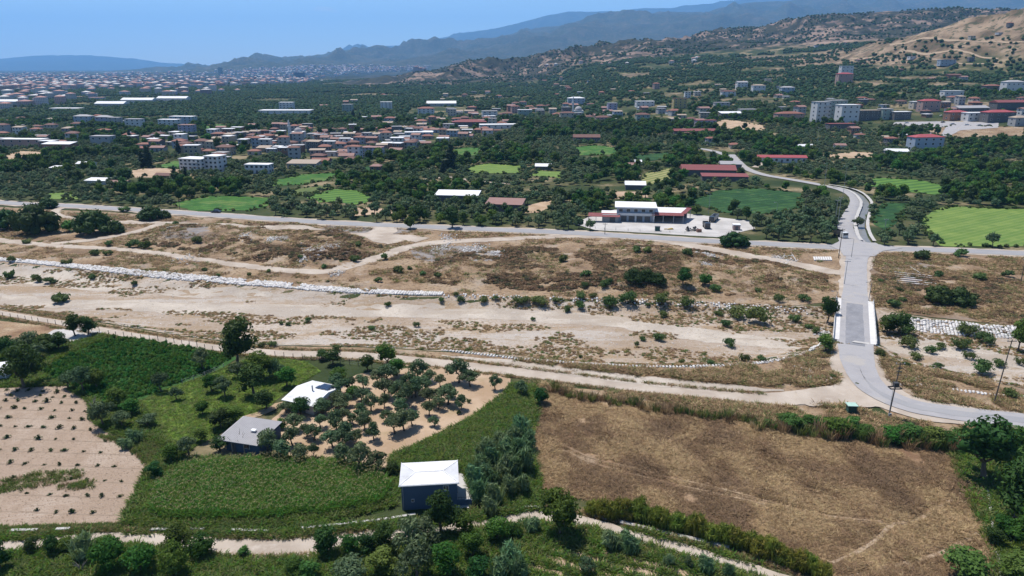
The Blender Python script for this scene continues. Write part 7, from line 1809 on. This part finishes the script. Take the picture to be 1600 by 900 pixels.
# irrigation pipes and ditches in the foreground
def low_wall(pxs, w, h, label, name='concrete_channel', m='concrete', cat='channel', gap=.0):
    L = np.array(smooth([p[:2] for p in Gs(pxs)], 2.0))
    r = empty(name, (0, 0, 0), 0, label, cat)
    i = 0
    while i < len(L) - 1:
        if rng.random() < .14: i += 1; continue
        p, q = L[i], L[min(i + 1, len(L) - 1)]
        z0, z1 = H(*p), H(*q)
        s = MB().obox((p[0], p[1], z0 + h / 2), (q[0] + (p[0] - q[0]) * .03, q[1] + (p[1] - q[1]) * .03, z1 + h / 2), w, h)
        s.build('segment', m, r)
        i += 1
low_wall([(-30, 833), (60, 831), (110, 829), (150, 828), (190, 826)], .55, .5, 'white concrete irrigation channel at the foot of the ploughed field')
low_wall([(235, 830), (320, 829), (420, 832), (470, 828), (540, 821), (600, 814), (650, 806)], .5, .45, 'white concrete irrigation channel below the maize plot')
low_wall([(918, 803), (950, 812), (990, 822), (1040, 834), (1090, 845), (1140, 856)], .7, .3, 'broken white channel below the cane hedge')
low_wall([(818, 793), (845, 795), (860, 798)], .6, .4, 'short white channel piece left of the leafy tree')
low_wall([(1540, 740), (1546, 790), (1552, 835), (1560, 880), (1568, 930)], .35, .35, 'narrow concrete ditch wall along the hay field', m='concrete')
low_wall([(1532, 852), (1540, 890), (1548, 930)], 1.2, .12, 'grey concrete ditch floor at the lower right', m='concrete')

# concrete beams lying by the track
for k in range(8):
    px = 1272 + k * 3.6
    a, b = Vector(G(px - 1, 401)), Vector(G(px + 2, 410))
    d = (b - a).normalized(); c = (a + b) / 2
    o = MB().obox((-2.6 * d.x, -2.6 * d.y, .25), (2.6 * d.x, 2.6 * d.y, .25), .62, .4).build('concrete_beam', 'concrete_white', None, (c.x, c.y, c.z + .05))
    tag(o, 'white concrete beam lying side by side near the junction', 'beam', 'white concrete beams beside the junction')
for k in range(6):
    a = Vector(G(1404 + k * .6, 427 + k * 3.2)); b = Vector(G(1450 + k * 1.5, 432 + k * 3.0)); d = (b - a); c = (a + b) / 2; d = d.normalized() * 6.0
    o = MB().obox((-d.x, -d.y, .2), (d.x, d.y, .2), .55, .38).build('concrete_beam', 'concrete_white', None, (c.x, c.y, c.z + .05))
    tag(o, 'long pale concrete beam stacked right of the bridge road', 'beam', 'long concrete beams right of the bridge road')
for p, q, lb in (((1236, 396), (1244, 409), 'single leaning pale beam left of the white beams'), ((1205, 403), (1240, 400), 'thin white pipe lying on the dry grass'), ((1422, 418), (1438, 428), 'fallen post left of the stacked beams')):
    a, b = Vector(G(*p)), Vector(G(*q)); c = (a + b) / 2; d = (b - a) / 2
    tag(MB().obox((-d.x, -d.y, .2), (d.x, d.y, .2), .35, .3).build('concrete_beam', 'concrete', None, (c.x, c.y, c.z + .05)), lb, 'beam')
for p, q, lb in (((50, 552), (64, 544), 'white pipe lying in the garden below the slab'), ((352, 703), (374, 692), 'pale board leaning before the grey roofed building')):
    a, b = Vector(G(*p)), Vector(G(*q)); c = (a + b) / 2; d = (b - a) / 2
    tag(MB().obox((-d.x, -d.y, .5), (d.x, d.y, .9), .3, .08).build('board', 'concrete_white', None, (c.x, c.y, c.z + .05)), lb, 'board')

# fences
def fence(pxs, gap, h, label, m='pole_wood', wires=3):
    L = np.array(smooth([p[:2] for p in Gs(pxs)], gap))
    r = empty('wire_fence', (0, 0, 0), 0, label, 'fence')
    pm = MB().box(-.06, .06, -.06, .06, -.2, h).mesh('post', m)
    for p in L: put('post', pm, r, (p[0], p[1], H(*p)), rng.uniform(0, 1), (1, 1, rng.uniform(.85, 1.1)))
    w = MB()
    for k in range(wires):
        zz = h * (.3 + .3 * k)
        for p, q in zip(L[:-1], L[1:]): w.obox((p[0], p[1], H(*p) + zz), (q[0], q[1], H(*q) + zz), .02, .02)
    w.build('wire', 'metal_grey', r)
fence([(-30, 490), (60, 503), (110, 511), (170, 523), (260, 534), (345, 550)], 2.6, 1.4, 'wire fence on wooden posts along the left bank track')
fence([(430, 557), (500, 564), (560, 572), (600, 578)], 2.4, 1.5, 'wire fence above the olive grove')
fence([(285, 600), (320, 588), (350, 575)], 2.2, 1.2, 'low fence between crop field and meadow', 'pole_concrete')
fence([(455, 728), (500, 732), (600, 742)], 2.5, 1.2, 'wire fence between maize plot and olive grove')

# dead branches
def dead_tree(px, py, hgt, label, seed):
    x, y, z = G(px, py); r = random.Random(seed); q = MB()
    for k in range(6):
        a = r.uniform(0, 6.28); e = (cos(a) * hgt * .45, sin(a) * hgt * .45, hgt * r.uniform(.7, 1.1))
        q.tube([(0, 0, -.1), (e[0] * .3, e[1] * .3, hgt * .45), e], [.09, .06, .02], 5)
        q.tube([(e[0] * .3, e[1] * .3, hgt * .45), (e[0] * .2 + r.uniform(-.5, .5), e[1] * .8, hgt * .8)], [.04, .012], 4)
    tag(q.build('dead_tree', 'dead_wood', None, (x, y, z)), label, 'tree')
dead_tree(372, 704, 3.6, 'bare dead tree before the grey roofed building', 3)
dead_tree(128, 893, 2.0, 'pile of bare branches beside the citrus trees', 5)
dead_tree(146, 640, 2.6, 'bare grey branch heap at the ploughed field corner', 8)

# vehicles
WH = MB().tube([(0, -.11, 0), (0, .11, 0)], [.34, .34], 12).mesh('wheel', 'tyre_rubber')
def car(x, y, rz, paint, label, group=None, name='parked_car', cat='car', s=1.0):
    r = empty(name, (x, y, H(x, y) + .05), rz, label, cat, group); r.scale = (s, s, s)
    prof = [(-2.1, .35), (-2.1, .8), (-1.3, .92), (-.75, 1.42), (.7, 1.46), (1.45, .98), (2.1, .85), (2.15, .35)]
    V = [(px_, sy * (.84 if z < 1.2 else .66), z) for sy in (-1, 1) for px_, z in prof]; n = len(prof)
    MB().add(V, [tuple(range(n)), tuple(reversed(range(n, 2 * n)))] + [((i + 1) % n, i, i + n, (i + 1) % n + n) for i in range(n)]).build('body', paint, r)
    g = MB()
    for sy in (-1, 1): g.add([(-1.15, sy * .83, .95), (1.2, sy * .83, .98), (.66, sy * .69, 1.40), (-.7, sy * .69, 1.37)], [(0, 1, 2, 3) if sy < 0 else (3, 2, 1, 0)])
    g.add([(1.40, -.70, 1.02), (1.40, .70, 1.02), (.78, .6, 1.44), (.78, -.6, 1.44)], [(0, 1, 2, 3)])
    g.add([(-1.3, .70, .97), (-1.3, -.70, .97), (-.84, -.6, 1.38), (-.84, .6, 1.38)], [(0, 1, 2, 3)])
    g.build('window', 'glass_dark', r)
    for X in (-1.3, 1.35):
        for Y in (-.78, .78): put('wheel', WH, r, (X, Y, .34))
for px, py, pt, rz, lb in ((1416, 193, 'paint_white', .1, 'white car parked on the right street below the dark building'), (1473, 192, 'paint_dark', .4, 'dark car at the lane corner of the parking square'), (1488, 195, 'paint_silver', .2, 'silver car entering the parking square'), (1510, 196, 'paint_white', .1, 'white car in front of the kiosk building'),
                           (1530, 197, 'paint_silver', .1, 'silver car right of the white one on the square'), (1545, 197, 'paint_dark', .1, 'dark car at the right end of the square'), (1470, 182, 'paint_white', .9, 'white car climbing the lane'), (338, 333, 'paint_dark', -.06, 'dark car on the main road beside the bright crop field')):
    x, y, z = G(px, py); car(x, y, rz, pt, lb, None, 'parked_car' if px != 338 else 'moving_car', s=1.15)
def truck(px, py, rz, cab, box, label, blen=7.0, boxh=2.4):
    x, y, z = G(px, py)
    r = empty('truck', (x, y, z + .1), rz, label, 'truck')
    MB().box(.2, 2.3, -1.2, 1.2, .6, 2.8).build('cab', cab, r)
    MB().add([(2.31, -1.05, 1.6), (2.31, 1.05, 1.6), (2.31, 1.0, 2.55), (2.31, -1.0, 2.55)], [(0, 1, 2, 3)]).build('windscreen', 'glass_dark', r)
    b = MB().box(-blen, 0, -1.22, 1.22, 1.0, 1.15); b.box(-blen, 0, -1.22, -1.14, 1.15, boxh + .3); b.box(-blen, 0, 1.14, 1.22, 1.15, boxh + .3); b.box(-blen, -blen + .1, -1.14, 1.14, 1.15, boxh + .3); b.box(-.1, 0, -1.14, 1.14, 1.15, boxh + .3)
    b.build('load_bed', box, r)
    for X in (1.4, -1.2, -blen + 1.2, -blen + 2.3):
        for Y in (-1.05, 1.05): put('wheel', WH, r, (X, Y, .45), 0, (1.45, 1.4, 1.45))
truck(1113, 347, radians(-118), 'paint_dark', 'metal_grey', 'grey tipper truck parked at the back of the depot yard', 8.0, 2.4)
truck(1104, 357, radians(-95), 'paint_dark', 'metal_dark', 'black truck standing in the depot yard', 4.5, 2.2)
truck(1316, 372, radians(-85), 'paint_white', 'metal_dark', 'white cab truck at the junction under the trees', 6.0, 2.4)
x, y, z = G(1027, 361)
r = empty('storage_bin', (x, y, z), radians(-8), 'dark green storage bin on the depot verge', 'bin')
MB().box(-1.1, 1.1, -.9, .9, .1, 2.0).build('body', 'paint_green', r); MB().box(-1.2, 1.2, -1.0, 1.0, 2.003, 2.15).build('lid', 'metal_dark', r)
x, y, z = G(1047, 359)
r = empty('loader_bucket', (x, y, z), .2, 'yellow digger part lying on the depot yard', 'machine part')
MB().add([(-1.6, -.6, 0), (1.6, -.6, 0), (1.2, .6, 0), (-1.2, .6, 0), (-1.4, -.5, .55), (1.1, -.5, .8), (.9, .4, .8), (-1.0, .4, .55)], [(0, 3, 2, 1), (4, 5, 6, 7), (0, 1, 5, 4), (1, 2, 6, 5), (2, 3, 7, 6), (3, 0, 4, 7)]).build('body', 'paint_yellow', r)
MB().obox((-1.4, 0, .5), (-2.8, .3, .4), .35, .3).build('arm', 'paint_yellow', r)
x, y, z = G(1080, 361)
q = MB()
rr_ = random.Random(4)
for k in range(26):
    c = (rr_.uniform(-2.4, 2.4), rr_.uniform(-1.2, 1.2), rr_.uniform(.2, 1.9) * .8)
    q.obox(c, (c[0] + rr_.uniform(-1.2, 1.2), c[1] + rr_.uniform(-.8, .8), c[2] + rr_.uniform(-.5, .9)), rr_.uniform(.2, .7), rr_.uniform(.2, .6))
o = tag(q.build('scrap_heap', 'metal_dark', None, (x, y, z)), 'heap of black scrap metal at the depot roadside', 'scrap heap'); o['kind'] = 'stuff'
x, y, z = G(1092, 363)
r = empty('crate', (x, y, z), .1, 'rusty crate right of the scrap heap', 'crate')
MB().box(-1.0, 1.0, -.7, .7, .1, 1.3).build('body', 'wall_brick', r); MB().box(-1.06, 1.06, -.76, .76, 1.303, 1.4).build('lid', 'roof_rust', r)
fence([(905, 352), (930, 358), (1000, 362), (1070, 365)], 5, 1.2, 'low wire fence along the depot verge', 'metal_grey', 2)

# ------------------------------------------------------------------ haze and the small cloud
ZT = float(GZ.max()) + 60
q = MB().box(-34000, 34000, -3000, 37000, -8, ZT)
hz_me = q.mesh('haze')
hm = bpy.data.materials.new('haze'); hm.use_nodes = True
hn = hm.node_tree; hn.nodes.remove(hn.nodes['Principled BSDF'])
pv = hn.nodes.new('ShaderNodeVolumePrincipled')
pv.inputs['Color'].default_value = (.26, .57, 1.0, 1)
pv.inputs['Density'].default_value = 5.0e-5
pv.inputs['Anisotropy'].default_value = 0.0
hn.links.new(pv.outputs[0], hn.nodes['Material Output'].inputs['Volume'])
hz_me.materials.append(hm)
tag(put('haze', hz_me), 'pale blue summer haze filling the valley air', 'haze', kind='stuff')
def cloud():
    u, v = (509 - 800) / FOC, (450 - 15) / FOC
    dy, dz = cos(PITCH) + v * sin(PITCH), -sin(PITCH) + v * cos(PITCH)
    t = (ZT + 260 - CAM_H) / dz
    x, y, z = u * t, dy * t, CAM_H + dz * t
    k = t / FOC
    L = [(-11, 0, 0, 7, 30, 2.5), (-4, 0, 1, 8, 40, 3.5), (4, 0, .5, 9, 40, 3.2), (11, 0, -1.5, 6, 30, 2.6), (7, 0, 2.2, 4, 20, 1.6), (14, 0, -3, 3, 20, 1.6)]
    V, Q = cores([tuple(c * k for c in l) for l in L], 1.0, np.random.RandomState(3), 16, 10)
    me = np_mesh('cloud', V, Q)
    bm = bmesh.new(); bm.from_mesh(me); bmesh.ops.holes_fill(bm, edges=bm.edges, sides=20); bm.to_mesh(me); bm.free()
    m = bpy.data.materials.new('cloud'); m.use_nodes = True
    nt = m.node_tree; nt.nodes.remove(nt.nodes['Principled BSDF'])
    p = nt.nodes.new('ShaderNodeVolumePrincipled'); p.inputs['Density'].default_value = 5.0e-4
    p.inputs['Color'].default_value = (1, 1, 1, 1); p.inputs['Anisotropy'].default_value = .35
    nt.links.new(p.outputs[0], nt.nodes['Material Output'].inputs['Volume'])
    me.materials.append(m)
    tag(put('cloud', me, None, (x, y, z)), 'small thin white wisp of cloud in the blue sky', 'cloud', kind='stuff')
cloud()
